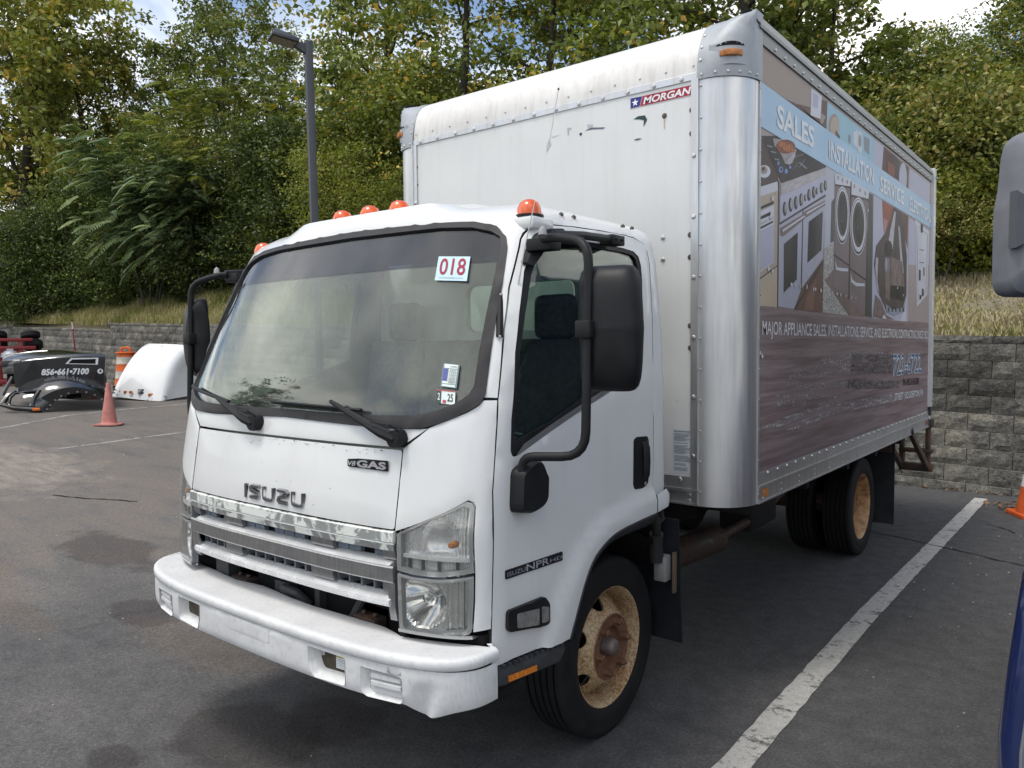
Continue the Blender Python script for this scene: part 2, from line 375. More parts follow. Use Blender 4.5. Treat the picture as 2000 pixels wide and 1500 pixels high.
def m_asphalt():
    b = NB('asphalt'); P = b.tc.outputs['Object']
    fine = b.math('ADD', b.math('MULTIPLY', b.noise(150, 4, .7), .5), b.math('MULTIPLY', b.noise(58, 6, .75), .5)); med = b.noise(9, 6, .65); big = b.noise(.55, 6, .6, None, .5); st = b.noise(1.5, 6, .62, b.coord((.5, 1.6, 1)), .6)
    c = b.ramp(med, [(.3, (.058, .058, .060)), (.7, (.095, .094, .094))])
    sx = b.N.new('ShaderNodeSeparateXYZ'); b.L.new(P, sx.inputs[0]); X, Y = sx.outputs[0], sx.outputs[1]
    # older, dustier asphalt towards the open lot on the left
    ra = b.math('ADD', b.math('MULTIPLY', X, -.22), b.math('MULTIPLY', b.math('SUBTRACT', big, .5), 2.2))
    old = b.ramp(b.math('ADD', ra, -.05), [(0., 0.), (.8, 1.)])
    c = b.mix(b.math('MULTIPLY', old, .75), c, b.ramp(st, [(.3, (.120, .112, .104)), (.7, (.200, .185, .170))]))
    # brown silt washed over the old surface
    silt = b.ramp(b.math('MULTIPLY', st, old), [(.40, 0.), (.62, 1.)]); c = b.mix(b.math('MULTIPLY', silt, .5), c, (.150, .122, .100))
    def blob(cx, cy, rx, ry, lo=.78, hi=1.0, wob=1.3):
        dx = b.math('DIVIDE', b.math('SUBTRACT', X, cx), rx); dy = b.math('DIVIDE', b.math('SUBTRACT', Y, cy), ry)
        d = b.math('SQRT', b.math('ADD', b.math('MULTIPLY', dx, dx), b.math('MULTIPLY', dy, dy)))
        d = b.math('ADD', d, b.math('MULTIPLY', b.math('SUBTRACT', b.noise(2.6, 5, .65), .5), wob)); return b.ramp(d, [(lo, 1.), (hi, 0.)])
    # pale sandy patch of worn-out pavement
    sand = blob(-9.3, .5, 2.9, 1.35, .7, 1.0, 1.2)
    c = b.mix(b.math('MULTIPLY', sand, .85), c, b.ramp(b.noise(4, 7, .7, b.coord((.6, 2.2, 1))), [(.3, (.15, .127, .105)), (.7, (.30, .265, .228))]))
    for a in ((-3.95, -.08, .75, .34), (-2.35, -.55, .33, .2), (-.25, -.7, .3, .22), (-.72, -1.5, .16, .1), (-.42, -1.05, .42, .3)):
        c = b.mix(b.math('MULTIPLY', blob(*a), .50), c, (.028, .021, .021))
    for a in ((-4.2, -1.0, .9, .35), (-3.0, -1.1, .7, .16), (-1.6, -.6, .8, .25)):
        c = b.mix(b.math('MULTIPLY', blob(*a, .4, 1.3), .32), c, (.13, .095, .07))
    c = b.mix(1., c, b.ramp(fine, [(.33, .38), (.5, 1.), (.67, 1.95)]), 'MULTIPLY')
    vo = b.N.new('ShaderNodeTexVoronoi'); vo.inputs['Scale'].default_value = 60; b.L.new(P, vo.inputs['Vector'])
    chip = b.math('MULTIPLY', b.ramp(vo.outputs['Distance'], [(.10, 1.), (.17, 0.)]), b.ramp(b.noise(23, 2), [(.55, 0.), (.62, 1.)]))
    c = b.mix(b.math('MULTIPLY', chip, .55), c, (.32, .31, .30))
    b.set(Base_Color=c, Roughness=.9, Specular_IOR_Level=.3); b.bump(b.math('ADD', fine, b.math('MULTIPLY', b.noise(45, 4), .8)), .55, .006)
    MATS['asphalt'] = b.m; return b.m
ASP = m_asphalt()
xs_g = [-400, -120, -60, -40]+[-32+i*.8 for i in range(41)]+[1, 2, 3, 5, 8, 14, 40, 120, 400]
ys_g = [-400, -120, -60, -30, -12, -6, -3, 0, 2, 4, 6, 7.6, 8.8, 10, 30]
tag(grid_mesh('asphalt_ground', xs_g, ys_g, lambda x, y: gz(x)-(.3 if y > 8.6 else 0), ASP), kind='structure')
def m_hill():
    b = NB('dry_soil'); n = b.noise(1.3, 7, .65); f = b.noise(30, 5, .7)
    c = b.ramp(n, [(.3, (.15, .13, .085)), (.5, (.26, .225, .155)), (.7, (.20, .19, .10))]); c = b.mix(1., c, b.ramp(f, [(.3, .5), (.7, 1.4)]), 'MULTIPLY')
    b.set(Base_Color=c, Roughness=.95); b.bump(f, .8, .05); MATS['dry_soil'] = b.m; return b.m
HILLM = m_hill()
hx = sorted([-90, -60, -45, -36, -21.8, -21.7]+[-34+i*1.2 for i in range(36)]+[10, 14, 20, 40])
hd = [.12, .3, .6, 1, 1.5, 2.2, 3, 4, 6, 9, 13, 20, 40]
hv = [(x, wy(x)+d, hill(x, wy(x)+d)+.10*math.sin(x*1.7+d*1.3)*min(1, d/2)) for x in hx for d in hd]
hf = [(i*len(hd)+j, (i+1)*len(hd)+j, (i+1)*len(hd)+j+1, i*len(hd)+j+1) for i in range(len(hx)-1) for j in range(len(hd)-1)]
hm = bpy.data.meshes.new('hillside'); hm.from_pydata(hv, [], hf); hm.materials.append(HILLM); hm.shade_smooth(); tag(link_mesh('hillside', hm), kind='structure')

# ---- retaining wall of split-face blocks
def m_block(name, lo, hi):
    b = NB(name); oi = b.N.new('ShaderNodeObjectInfo'); geo = b.N.new('ShaderNodeNewGeometry'); P = geo.outputs['Position']
    gn = b.noise(1.5, 7, .68, P, .5); gn2 = b.noise(17, 8, .75, P); gn3 = b.noise(55, 4, .7, P); st = b.noise(2.2, 5, .6, None)
    c = b.ramp(b.math('ADD', b.math('MULTIPLY', gn, .42), b.math('MULTIPLY', gn2, .58)), [(.36, lo), (.5, tuple(a*.5+d*.5 for a, d in zip(lo, hi))), (.62, hi)])
    c = b.mix(b.math('MULTIPLY', b.ramp(gn, [(.5, 0.), (.68, 1.)]), .35), c, (.36, .32, .23))
    c = b.mix(1., c, b.ramp(oi.outputs['Random'], [(0., .62), (1., 1.25)]), 'MULTIPLY'); c = b.mix(1., c, b.ramp(gn3, [(.3, .6), (.7, 1.35)]), 'MULTIPLY')
    b.set(Base_Color=c, Roughness=.92); b.bump(b.math('ADD', gn2, b.math('MULTIPLY', gn3, .5)), 1.0, .035); MATS[name] = b.m; return b.m
BLK = m_block('split_block', (.034, .034, .033), (.26, .25, .222)); BLKTOP = m_block('block_smooth', (.22, .215, .20), (.36, .35, .325))
wall_t = thing('retaining_wall', 'grey split-face concrete block retaining wall along the back of the lot', 'wall', (0, 0, 0))
BW_, BH_ = .457, .2045
def block_mesh(seed, h=BH_, w=BW_, rough=.020):
    r = random.Random(seed); nx, nz = 6, 3; W = w-.007; H = h-.006; vs = []; fs = []
    for j in range(nz+1):
        for i in range(nx+1):
            edge = i in (0, nx) or j in (0, nz)
            vs.append((-W/2+W*i/nx, -.012-(0 if edge else rough*(.25+r.random())), H*j/nz+.003))
    for j in range(nz):
        for i in range(nx): a = j*(nx+1)+i; fs.append((a, a+1, a+nx+2, a+nx+1))
    k = len(vs); bd = .25
    cor = [(-W/2, 0, .003), (W/2, 0, .003), (W/2, 0, H+.003), (-W/2, 0, H+.003)]
    ring = [j for j in range(nx+1)]+[(j+1)*(nx+1)-1 for j in range(1, nz+1)]+[nz*(nx+1)+i for i in range(nx-1, -1, -1)]+[j*(nx+1) for j in range(nz-1, 0, -1)]
    for q in ring: x, y, z = vs[q]; vs.append((x*1.0, .0, z))
    n = len(ring)
    for i in range(n): fs.append((ring[i], k+i, k+(i+1) % n, ring[(i+1) % n]))
    k2 = len(vs)
    for i in range(n): x, y, z = vs[k+i]; vs.append((x, bd, z))
    for i in range(n): fs.append((k+i, k2+i, k2+(i+1) % n, k+(i+1) % n))
    me = bpy.data.meshes.new('block'); me.from_pydata(vs, [], fs); me.materials.append(BLK); me.materials.append(BLKTOP)
    me.polygons.foreach_set('material_index', [0]*(nx*nz)+[1]*(2*n)); me.update(); return me
bms = [block_mesh(i) for i in range(9)]; cms = [block_mesh(100+i, .09, BW_, .012) for i in range(4)]
TILT = math.atan(.032); wrot = Matrix.Rotation(math.atan(-.022), 4, 'Z') @ Matrix.Rotation(TILT, 4, 'Y')
mass_v, mass_f, mass_mi = [], [], []; nblk = 0; fwv, rtv = fw, rt
def seen_px(p):
    d = p-CAM; z = d.dot(fw)
    return None if z < .5 else (1000+1510.75*d.dot(rt)/z, 750-1510.75*d.dot(upv)/z)
for row in range(-1, 11):
    # row counted down from the cap; courses follow the slope of the lot
    for i in range(-100, 16):
        x = i*BW_+(BW_/2 if row % 2 else 0)+.11
        step_up = x > -21.75          # the wall steps up one course on the near side
        if not step_up and row == -1: continue
        iscap = row == (-1 if step_up else 0)
        z = wtop(x)-.09-BH_*(row+1) if not iscap else (wtop(x)-.09 if step_up else wtop(x)-.09-BH_)
        if z+.16 < gz(x): continue
        setb = -.018*(row+1)
        base = cms if iscap else bms
        me = base[(i*7+row*3) % len(base)]; p = Vector((x, wy(x)+setb+(-.012 if iscap else 0), z))
        px = seen_px(p); vis = px and (-40 < px[0] < 372 or 425 < px[0] < 705 and px[1] < 800 and px[1] > 600 or 1005 < px[0] < 1130 and 640 < px[1] or 1770 < px[0] < 2040)
        T = Matrix.Translation(p) @ wrot
        if vis and nblk < 298 and not (px[0] < 372 and px[1] > 735) :
            o = link_mesh('cap_block' if iscap else 'block', me, wall_t); o.matrix_local = T; nblk += 1
        else:
            k = len(mass_v); mass_v += [tuple(T @ v.co) for v in me.vertices]
            for pl in me.polygons: mass_f.append(tuple(q+k for q in pl.vertices)); mass_mi.append(pl.material_index)
mm = bpy.data.meshes.new('block_rows'); mm.from_pydata(mass_v, [], mass_f); mm.materials.append(BLK); mm.materials.append(BLKTOP); mm.polygons.foreach_set('material_index', mass_mi)
tag(link_mesh('block_rows', mm, wall_t), kind='stuff')
core = MB()
for xa, xb in ((-60, -21.75), (-21.75, 8)):
    dz = -.26 if xa < -30 else -.03
    a, b = (xa, wy(xa)+.02, wtop(xa)+dz), (xb, wy(xb)+.02, wtop(xb)+dz)
    core.add([(a[0], a[1], -1), (b[0], b[1], -1), b, a, (a[0], a[1]+.35, -1), (b[0], b[1]+.35, -1), (b[0], b[1]+.35, b[2]), (a[0], a[1]+.35, a[2])], [(0, 1, 2, 3), (3, 2, 6, 7), (4, 5, 6, 7)])
core.build('wall_core', mat('joint_dark', (.03, .03, .03), .95), wall_t, smooth=0)

# ---- painted parking lines (worn) and cracks
def m_line(name, pale, lo, hi):
    b = NB(name); n = b.noise(24, 7, .7); n2 = b.noise(5, 6, .68); s = b.math('ADD', b.math('MULTIPLY', n, .5), b.math('MULTIPLY', n2, .5))
    f = b.ramp(s, [(lo, 0.), (hi, 1.)]); fine = b.noise(150, 4, .7)
    c = b.mix(f, (.07, .068, .066), b.ramp(n, [(.3, tuple(v*.72 for v in pale)), (.7, pale)])); c = b.mix(1., c, b.ramp(fine, [(.3, .7), (.7, 1.25)]), 'MULTIPLY')
    b.set(Base_Color=c, Roughness=.85); b.bump(fine, .4, .004); MATS[name] = b.m; return b.m
LINE = m_line('worn_line', (.50, .49, .46), .39, .47); LINEF = m_line('faded_line', (.40, .385, .36), .40, .54)
def strip(name, pts, w, m, z=.004, jit=.0, kind='structure'):
    """ribbon on the ground through pts with a wavering edge"""
    v = []; f = []; r = random.Random(len(pts)*31+int(w*1000)); P = []
    for a, b in zip(pts, pts[1:]):
        n = max(2, int(math.dist(a, b)/.09))
        P += [(a[0]+(b[0]-a[0])*k/n, a[1]+(b[1]-a[1])*k/n) for k in range(n)]
    P.append(pts[-1])
    for i, p in enumerate(P):
        q = P[min(i+1, len(P)-1)]; o = P[max(i-1, 0)]; d = Vector((q[0]-o[0], q[1]-o[1])).normalized(); nn = Vector((-d.y, d.x))
        a = w/2*(1+r.uniform(-jit, jit)); b = w/2*(1+r.uniform(-jit, jit))
        for s_ in (a, -b): x, y = p[0]+nn.x*s_, p[1]+nn.y*s_; v.append((x, y, gz(x)+z))
    f = [(2*i, 2*i+1, 2*i+3, 2*i+2) for i in range(len(P)-1)]
    me = bpy.data.meshes.new(name); me.from_pydata(v, [], f); me.materials.append(m); return tag(link_mesh(name, me), kind=kind)
strip('parking_line', [(1.40, -3.2), (1.43, -.1), (1.405, 2.3), (1.46, 6.98)], .128, LINE, jit=.06)
strip('parking_line', [(-9.6, 1.75), (-10.0, 3.85), (-10.35, 7.2)], .10, LINEF, jit=.15)
strip('parking_line', [(-12.5, 1.9), (-13.73, 3.53), (-14.1, 4.8), (-14.3, 6.3), (-14.6, 7.3)], .11, LINEF, jit=.2)
CRK = mat('crack_fill', (.012, .012, .012), .95)
def crack(pts, w, seed):
    r = random.Random(seed); P = []
    for a, b in zip(pts, pts[1:]):
        n = max(3, int(math.dist(a, b)/.07)); P += [(a[0]+(b[0]-a[0])*k/n+r.gauss(0, .012), a[1]+(b[1]-a[1])*k/n+r.gauss(0, .012)) for k in range(n)]
    strip('crack', P, w, CRK, .006, .6)
crack([(.85, 4.66), (1.35, 4.5), (1.8, 4.32), (2.15, 4.16), (2.8, 3.95)], .014, 3); crack([(1.68, 5.62), (1.86, 5.45), (1.98, 5.3)], .012, 4)
crack([(-6.4, .45), (-6.0, .62), (-5.4, .95)], .02, 9)
# ================================================================ truck surfaces
ZC = [.40, .75, 1.12, 1.41, 1.49, 1.57, 1.80, 2.05, 2.25, 2.295, 2.322, 2.340, 2.352]
YC = [-1.165, -1.165, -1.160, -1.112, -1.098, -1.075, -.966, -.838, -.730, -.690, -.640, -.56, -.40]
def smooth_interp(z, a, b):
    return float(np.interp(z, a, b))
def yc(z): return (smooth_interp(z-.025, ZC, YC)+2*smooth_interp(z, ZC, YC)+smooth_interp(z+.025, ZC, YC))/4 if z < 2.26 else smooth_interp(z, ZC, YC)
def DD(z): return float(np.interp(z, [1.5, 2.25], [.28, .20]))
XZ, XV = [1.30, 1.60, 1.90, 2.15, 2.25, 2.29, 2.317, 2.338, 2.352], [1.0, .995, .98, .955, .93, .90, .85, .76, .64]
def xs(z): return float(np.interp(z, XZ, XV))
def ysurf(x, z):
    r = min(abs(x)/xs(z), .99999); return yc(z)+DD(z)*(1-(1-r**3)**(1/3))
ARCH_O = [(-.718, .653), (-.651, .773), (-.56, .88), (-.464, .973), (-.364, 1.035), (-.246, 1.076), (-.033, 1.099), (.154, 1.107), (.40, 1.107)]
ARCH_I = [(-.671, .645), (-.607, .76), (-.513, .876), (-.415, .962), (-.313, 1.018), (-.177, 1.05), (-.033, 1.069), (.154, 1.072), (.40, 1.072)]
AO = ARCH_O+[(.4, .3), (-.72, .3)]
def segd(p, pl):
    m = 9
    for a, b in zip(pl, pl[1:]):
        ax, ay = a; bx, by = b; t = max(0, min(1, ((p[0]-ax)*(bx-ax)+(p[1]-ay)*(by-ay))/((bx-ax)**2+(by-ay)**2))); m = min(m, math.hypot(p[0]-ax-t*(bx-ax), p[1]-ay-t*(by-ay)))
    return m
def flare(y, z):
    if z > 1.12 or y < -.75 or not inpoly(y, z, AO): return 0.
    t = min(1, segd((y, z), ARCH_O)/.032); return .024*t*t*(3-2*t)
def xsurf(y, z):
    q = min(1, max(0, 1-(y-yc(z))/DD(z))); x = xs(z)*(1-q**3)**(1/3)
    if y > .262: x -= .055*((y-.262)/.07)**2
    return x+flare(y, z)
F_ = lambda x, z: (x, ysurf(x, z), z)
SR = lambda y, z: (xsurf(y, z), y, z)
SL = lambda y, z: (-xsurf(y, z), y, z)
def S_(s, z):
    a = abs(s); g = 1 if s >= 0 else -1
    if a <= 1:
        t = a*math.pi/2; x = xs(z)*math.sin(t)**(2/3); y = yc(z)+DD(z)*(1-max(0, math.cos(t))**(2/3))
    else: x = xs(z); y = yc(z)+DD(z)+(a-1); x = x-(.055*((y-.262)/.07)**2 if y > .262 else 0)
    q = min(1, max(0, (.60-abs(x))/.20)); q = q*q*(3-2*q); h = min(1, max(0, (z-2.262)/.045)); h = h*h*(3-2*h)
    return (g*x, y-.012*q*h, z+.040*q*h)
def to_s(y, z):
    y0 = yc(z); D = DD(z)
    if y >= y0+D: return 1+(y-y0-D)
    q = 1-(y-y0)/D; q = min(1, max(0, q)); return math.acos(q**1.5)/(math.pi/2)
def xs_to_s(x, z): return math.asin(min(1, (abs(x)/xs(z))**1.5))/(math.pi/2)

truck = thing('box_truck', 'white cab-over box truck with an aluminium-edged cargo box and appliance shop graphics', 'truck')
# ---------------------------------------------------------------- cab skins
DFRONT = [(.662, -.979), (.803, -.975), (1.271, -.955), (1.375, -.94), (1.583, -.907), (1.816, -.833), (1.98, -.768), (2.166, -.676)]   # (z, y)
def dfy(z): return float(np.interp(z, [a for a, b in DFRONT], [b for a, b in DFRONT]))
DTOP = [(-.676, 2.166), (-.66, 2.186), (-.646, 2.199), (-.608, 2.22), (-.56, 2.228), (-.366, 2.240), (-.154, 2.247), (.05, 2.249), (.12, 2.245), (.187, 2.228), (.212, 2.195), (.210, 2.107), (.197, 1.938), (.183, 1.728), (.170, 1.425), (.162, 1.089), (.160, 1.006)]
ARCH = [(.138, 1.004), (-.035, .998), (-.207, .983), (-.328, .943), (-.393, .899), (-.442, .838), (-.509, .719), (-.552, .641)]
def crom(pl, n=5):
    o = []; q = [Vector(p) for p in pl]
    for i in range(len(q)-1):
        p0, p1, p2, p3 = q[max(i-1, 0)], q[i], q[i+1], q[min(i+2, len(q)-1)]
        for t in np.linspace(0, 1, n+1)[:-1]: v = .5*((2*p1)+(-p0+p2)*t+(2*p0-5*p1+4*p2-p3)*t*t+(-p0+3*p1-3*p2+p3)*t**3); o.append(tuple(v))
    return o+[tuple(q[-1])]
ARCH = crom(ARCH, 5)
WS_O = [(0, 2.268), (.31, 2.260), (.55, 2.252), (.69, 2.243), (.796, 2.216), (.846, 2.176), (.865, 2.133), (.879, 2.056), (.893, 1.968), (.917, 1.762), (.937, 1.603), (.930, 1.571), (.90, 1.546), (.864, 1.529), (.80, 1.502), (.735, 1.484), (.573, 1.480), (.28, 1.487), (0, 1.494)]
WS_I = [(0, 2.243), (.534, 2.235), (.698, 2.222), (.786, 2.199), (.826, 2.177), (.843, 2.144), (.850, 2.082), (.864, 1.95), (.885, 1.75), (.900, 1.63), (.890, 1.60), (.857, 1.572), (.79, 1.545), (.712, 1.527), (.56, 1.521), (.27, 1.520), (0, 1.522)]
def sym(h): return h+[(-x, z) for x, z in h[::-1] if x > 0]
LID = [(-.672, 1.128), (.672, 1.128), (.672, 1.404), (-.672, 1.404)]
panel('front_lid', roundpoly(LID, .012, 3), [], F_, [WP, TRIM], truck, .06, .02, roll=.004, off=.003)
cw = [(.664, 1.414), (.766, 1.483), (.735, 1.480), (.573, 1.476), (.28, 1.483), (0, 1.490)]
panel('cowl_panel', [(x, z) for x, z in cw]+[(-x, z) for x, z in cw[::-1] if x > 0], [], F_, [WP, TRIM], truck, .05, .02, off=.002)
seam = lambda z, g=.004: (to_s(dfy(z)-g, z), z)
crn = [(.677, 1.124), (.677, 1.409), (.772, 1.485), (.80, 1.498), (.864, 1.525), (.90, 1.542), (.930, 1.566), (.938, 1.582)]
crn = [(xs_to_s(x, z), z) for x, z in crn]+[seam(z) for z in (1.582, 1.5, 1.4, 1.271, 1.1, .95, .80)]
hlr = [(.951, .795), (.956, .90), (.957, .987), (.953, 1.15), (.951, 1.225), (.945, 1.240), (.928, 1.246)]
crn += [(xs_to_s(x, z), z) for x, z in hlr]
panel('corner_panel', crn, [], S_, [WP, TRIM], truck, .03, .02, off=.002)
panel('corner_panel', [(-s, z) for s, z in crn], [], S_, [WP, TRIM], truck, .03, .02, off=.002)
def dens(pl, st):
    o = [pl[0]]
    for a, b in zip(pl, pl[1:]):
        n = max(1, int(math.dist(a, b)/st)); o += [(a[0]+(b[0]-a[0])*k/n, a[1]+(b[1]-a[1])*k/n) for k in range(1, n+1)]
    return o
# pillars, roof and rear quarter in one skin
half = [seam(z) for z in (1.590, 1.70, 1.816, 1.9, 1.98, 2.07, 2.166)]
half += [(to_s(y-.004 if i < 2 else y, z+.004), z+.004) for i, (y, z) in enumerate(DTOP[1:9])]
half += [(to_s(y+.005, z), z) for y, z in DTOP[9:]]
half += [(to_s(y, z), z) for y, z in ((.300, 1.018), (.312, 1.414), (.325, 1.812), (.333, 2.0), (.333, 2.159), (.318, 2.285), (.30, 2.352))]
wsr = [(xs_to_s(x, z), z) for x, z in dens(WS_O[:11]+[(.9365, 1.593)], .03)]
roof_poly = half+[(-s, z) for s, z in half[::-1]]+[(-s, z) for s, z in wsr[::-1]]+[(s, z) for s, z in wsr[1:]]
panel('cab_shell', roof_poly, [], S_, [WP, TRIM], truck, .035, .03, off=.002)
rf = MB(); ring = [S_(s, 2.352) for s in np.linspace(-1.5, 1.5, 61)]; rf.add(ring, [tuple(range(len(ring)))]); rf.build('roof_skin', WP, truck)
# windshield
sho = sym(WS_O); shi = sym(WS_I)
panel('windshield_seal', [(x*1.003, z+(.004 if z > 2.2 else -.003 if z < 1.53 else 0)) for x, z in resample(sho, .03)], [shi], F_, [SEAL, SEAL], truck, .03, .03, off=.010, roll=.004)
band = [(x, z) for x, z in shi if z > 2.05]; zcut = 2.085
gl_low = [p for p in sym([(.8505, zcut)]+[q for q in WS_I if q[1] < zcut])]
lowh = [(.8505, zcut)]+[q for q in WS_I if q[1] < zcut-.01]
panel('windshield', [(x, z) for x, z in lowh]+[(-x, z) for x, z in lowh[::-1] if x > 0], [], F_, [GL, GL], truck, .06, .005, off=-.006, roll=0)
uph = [q for q in WS_I if q[1] > zcut]+[(.8505, zcut+.0005)]
panel('shade_band', uph+[(-x, z) for x, z in uph[::-1] if x > 0], [], F_, [GLB, GLB], truck, .06, .005, off=-.006, roll=0)
# wipers
def fpt(x, z, o=0.): return Vector((x, ysurf(x, z)-o, z))
for piv, elb, b0, b1 in (((-.161, 1.459), (-.495, 1.556), (-.845, 1.592), (-.40, 1.537)), ((.661, 1.446), (.313, 1.566), (-.069, 1.548), (.47, 1.538))):
    w = MB(); p = fpt(*piv); w.lathe([(.0, -.035), (.030, -.034), (.033, -.022), (.033, .012), (.0, .012)], (p.x, p.y-.01, p.z), 'y', 16)
    q = fpt(*elb, .035); mid = p.lerp(q, .32)+Vector((0, -.03, 0)); w.tube([p+Vector((0, -.025, 0)), p.lerp(mid, .5)+Vector((0, -.02, 0)), mid], [.024, .021, .018], 8); w.tube([mid, q], [.017, .008], 8)
    w.tube([p+Vector((.02, -.03, .03)), p+Vector((.0, -.055, .05)), mid+Vector((.02, -.02, .02))], .004, 5)
    o = w.build('wiper_arm', BK, truck)
    bl = MB(); A = fpt(*b0, .016); B = fpt(*b1, .016); pts = [fpt(b0[0]+(b1[0]-b0[0])*t, b0[1]+(b1[1]-b0[1])*t, .018) for t in np.linspace(0, 1, 9)]; bl.tube(pts, .008, 6)
    pts2 = [fpt(b0[0]+(b1[0]-b0[0])*t, b0[1]+(b1[1]-b0[1])*t+.004, .034) for t in np.linspace(.12, .88, 7)]; bl.tube(pts2, .006, 6); bl.build('wiper_blade', BK, o)
# stickers on the glass
def glass_frame(x0, z0, x1, z1):
    a, b = fpt(x0, z0, -.004), fpt(x1, z1, -.004); return a, b
def decal(name, cs, m, parent, off=.0015, label=None):
    """cs = corner (x,z) list on the front surface"""
    mb = MB(); pts = [fpt(x, z, off-.0) for x, z in cs]; n = (pts[1]-pts[0]).cross(pts[2]-pts[0]).normalized(); n = n if n.y < 0 else -n
    mb.add([p for p in pts], [tuple(range(len(pts)))]); o = mb.build(name, m, parent, smooth=0, fix=False)
    if label: o['label'] = label
    return o
ST18 = mat('sticker_pale_blue', (.50, .68, .76), .35); STW = mat('sticker_white', (.66, .74, .73), .35); STR = mat('sticker_red', (.42, .07, .09), .4); STB = mat('sticker_blue', (.08, .10, .36), .4)
def on_glass(x, z, u, v, e=.0):
    return None
def glass_axes(tl, tr, bl):
    a, b, c = fpt(*tl, -.003), fpt(*tr, -.003), fpt(*bl, -.003); U = (b-a); V = (a-c); return c, U.normalized(), V.normalized(), U.length, V.length, V.cross(U).normalized()*-1
c0, U, V, wU, hV, nn = glass_axes((.580, 2.117), (.730, 2.106), (.603, 2.021)); nn = nn if nn.y < 0 else -nn
def gquad(name, c0, U, V, u0, v0, u1, v1, m, nn, off, parent=truck, label=None):
    mb = MB(); P = lambda u, v, o: c0+U*u+V*v+nn*o
    mb.add([P(u0, v0, off), P(u1, v0, off), P(u1, v1, off), P(u0, v1, off)], [(0, 1, 2, 3)]); o = mb.build(name, m, parent, smooth=0, fix=False)
    if label: o['label'] = label
    return o
g = gquad('number_sticker', c0, U, V, 0, 0, wU, hV, ST18, nn, .002, label='pale sticker reading 018 in red')
text('lettering', '018', c0+U*.014+V*.026, U, V, wU-.028, hV-.036, REDP, g, nn, .0006, bold=.012, off=.003)
text('small_print', 'truckcenter.com', c0+U*.02+V*.009, U, V, wU-.04, .008, GREYT, g, nn, .0004, off=.003, capbase=False)
c0, U, V, wU, hV, nn = glass_axes((.764, 1.710), (.828, 1.704), (.778, 1.628)); nn = nn if nn.y < 0 else -nn
g = gquad('permit_sticker', c0, U, V, 0, 0, wU, hV, mat('sticker_film', (.16, .22, .24), .4), nn, .002, label='tall narrow permit sticker with blue fields')
for k, (a, b, cA, cB) in enumerate(((.80, .97, STW, None), (.66, .77, STB, STW), (.53, .64, STB, STW), (.40, .51, STB, STW), (.27, .38, STB, STW), (.15, .25, STW, None), (.03, .12, STW, None))):
    if cB is None: gquad('field', c0, U, V, .006, hV*a, wU-.006, hV*b, cA, nn, .003, g)
    else: gquad('field', c0, U, V, .004, hV*a, wU*.34, hV*b, cA, nn, .003, g); gquad('field', c0, U, V, wU*.38, hV*a, wU-.006, hV*b, cB, nn, .003, g)
for k, (s_, v) in enumerate((('01893', .84), ('2024', .68), ('1225', .55), ('1225', .42), ('0830', .29), ('30069', .17))):
    text('lettering', s_, c0+U*(wU*.46)+V*(hV*v), U, V, wU*.4, hV*.07, BLACKP, g, nn, .0004, off=.0036)
c0, U, V, wU, hV, nn = glass_axes((.768, 1.618), (.840, 1.612), (.780, 1.572)); nn = nn if nn.y < 0 else -nn
g = gquad('inspection_sticker', c0, U, V, 0, 0, wU, hV, STW, nn, .002, label='small inspection sticker reading 2 and 25')
gquad('field', c0, U, V, 0, 0, .020, hV, mat('sticker_dark', (.03, .05, .05), .4), nn, .0026, g); gquad('field', c0, U, V, 0, hV-.004, wU, hV, STR, nn, .003, g); gquad('field', c0, U, V, .026, .002, .040, .014, STR, nn, .003, g)
text('lettering', '2', c0+U*.006+V*.012, U, V, .009, .026, WHITE, g, nn, .0004, bold=.01, off=.0034); text('lettering', '25', c0+U*.045+V*.010, U, V, .022, .028, BLACKP, g, nn, .0004, bold=.01, off=.0034)

# ---------------------------------------------------------------- front letters
def ribbon_letters(name, strokes, o, u, v, n, w, d, m, parent):
    mb = MB(); o, u, v, n = Vector(o), Vector(u), Vector(v), Vector(n)
    for st in strokes:
        P = [o+u*a+v*b for a, b in st]; L_, R_ = [], []
        for i, p in enumerate(P):
            t = (P[min(i+1, len(P)-1)]-P[max(i-1, 0)]).normalized(); s_ = t.cross(n).normalized(); k = 1.
            if 0 < i < len(P)-1:
                t1 = (P[i]-P[i-1]).normalized(); k = 1/max(.6, abs(t.dot(t1)))
            L_.append(p+s_*w*k/2); R_.append(p-s_*w*k/2)
        m_ = len(P); vs = []
        for i in range(m_): vs += [L_[i], R_[i], L_[i].lerp(R_[i], .22)+n*d, R_[i].lerp(L_[i], .22)+n*d]
        fs = []
        for i in range(m_-1):
            a = 4*i; b = a+4; fs += [(a, b, b+2, a+2), (a+2, b+2, b+3, a+3), (a+3, b+3, b+1, a+1)]
        fs += [(0, 2, 3, 1), (4*m_-4, 4*m_-3, 4*m_-1, 4*m_-2)]; mb.add(vs, fs)
    return mb.build(name, m, parent, smooth=30)
LCH = mat('letter_chrome', (.34, .34, .35), .16, 1, .2, 30); LZ = 1.150; LH = .058
def arc(cx, cy, r, a0, a1, n=4): return [(cx+r*math.cos(R(a0+(a1-a0)*k/n)), cy+r*math.sin(R(a0+(a1-a0)*k/n))) for k in range(n+1)]
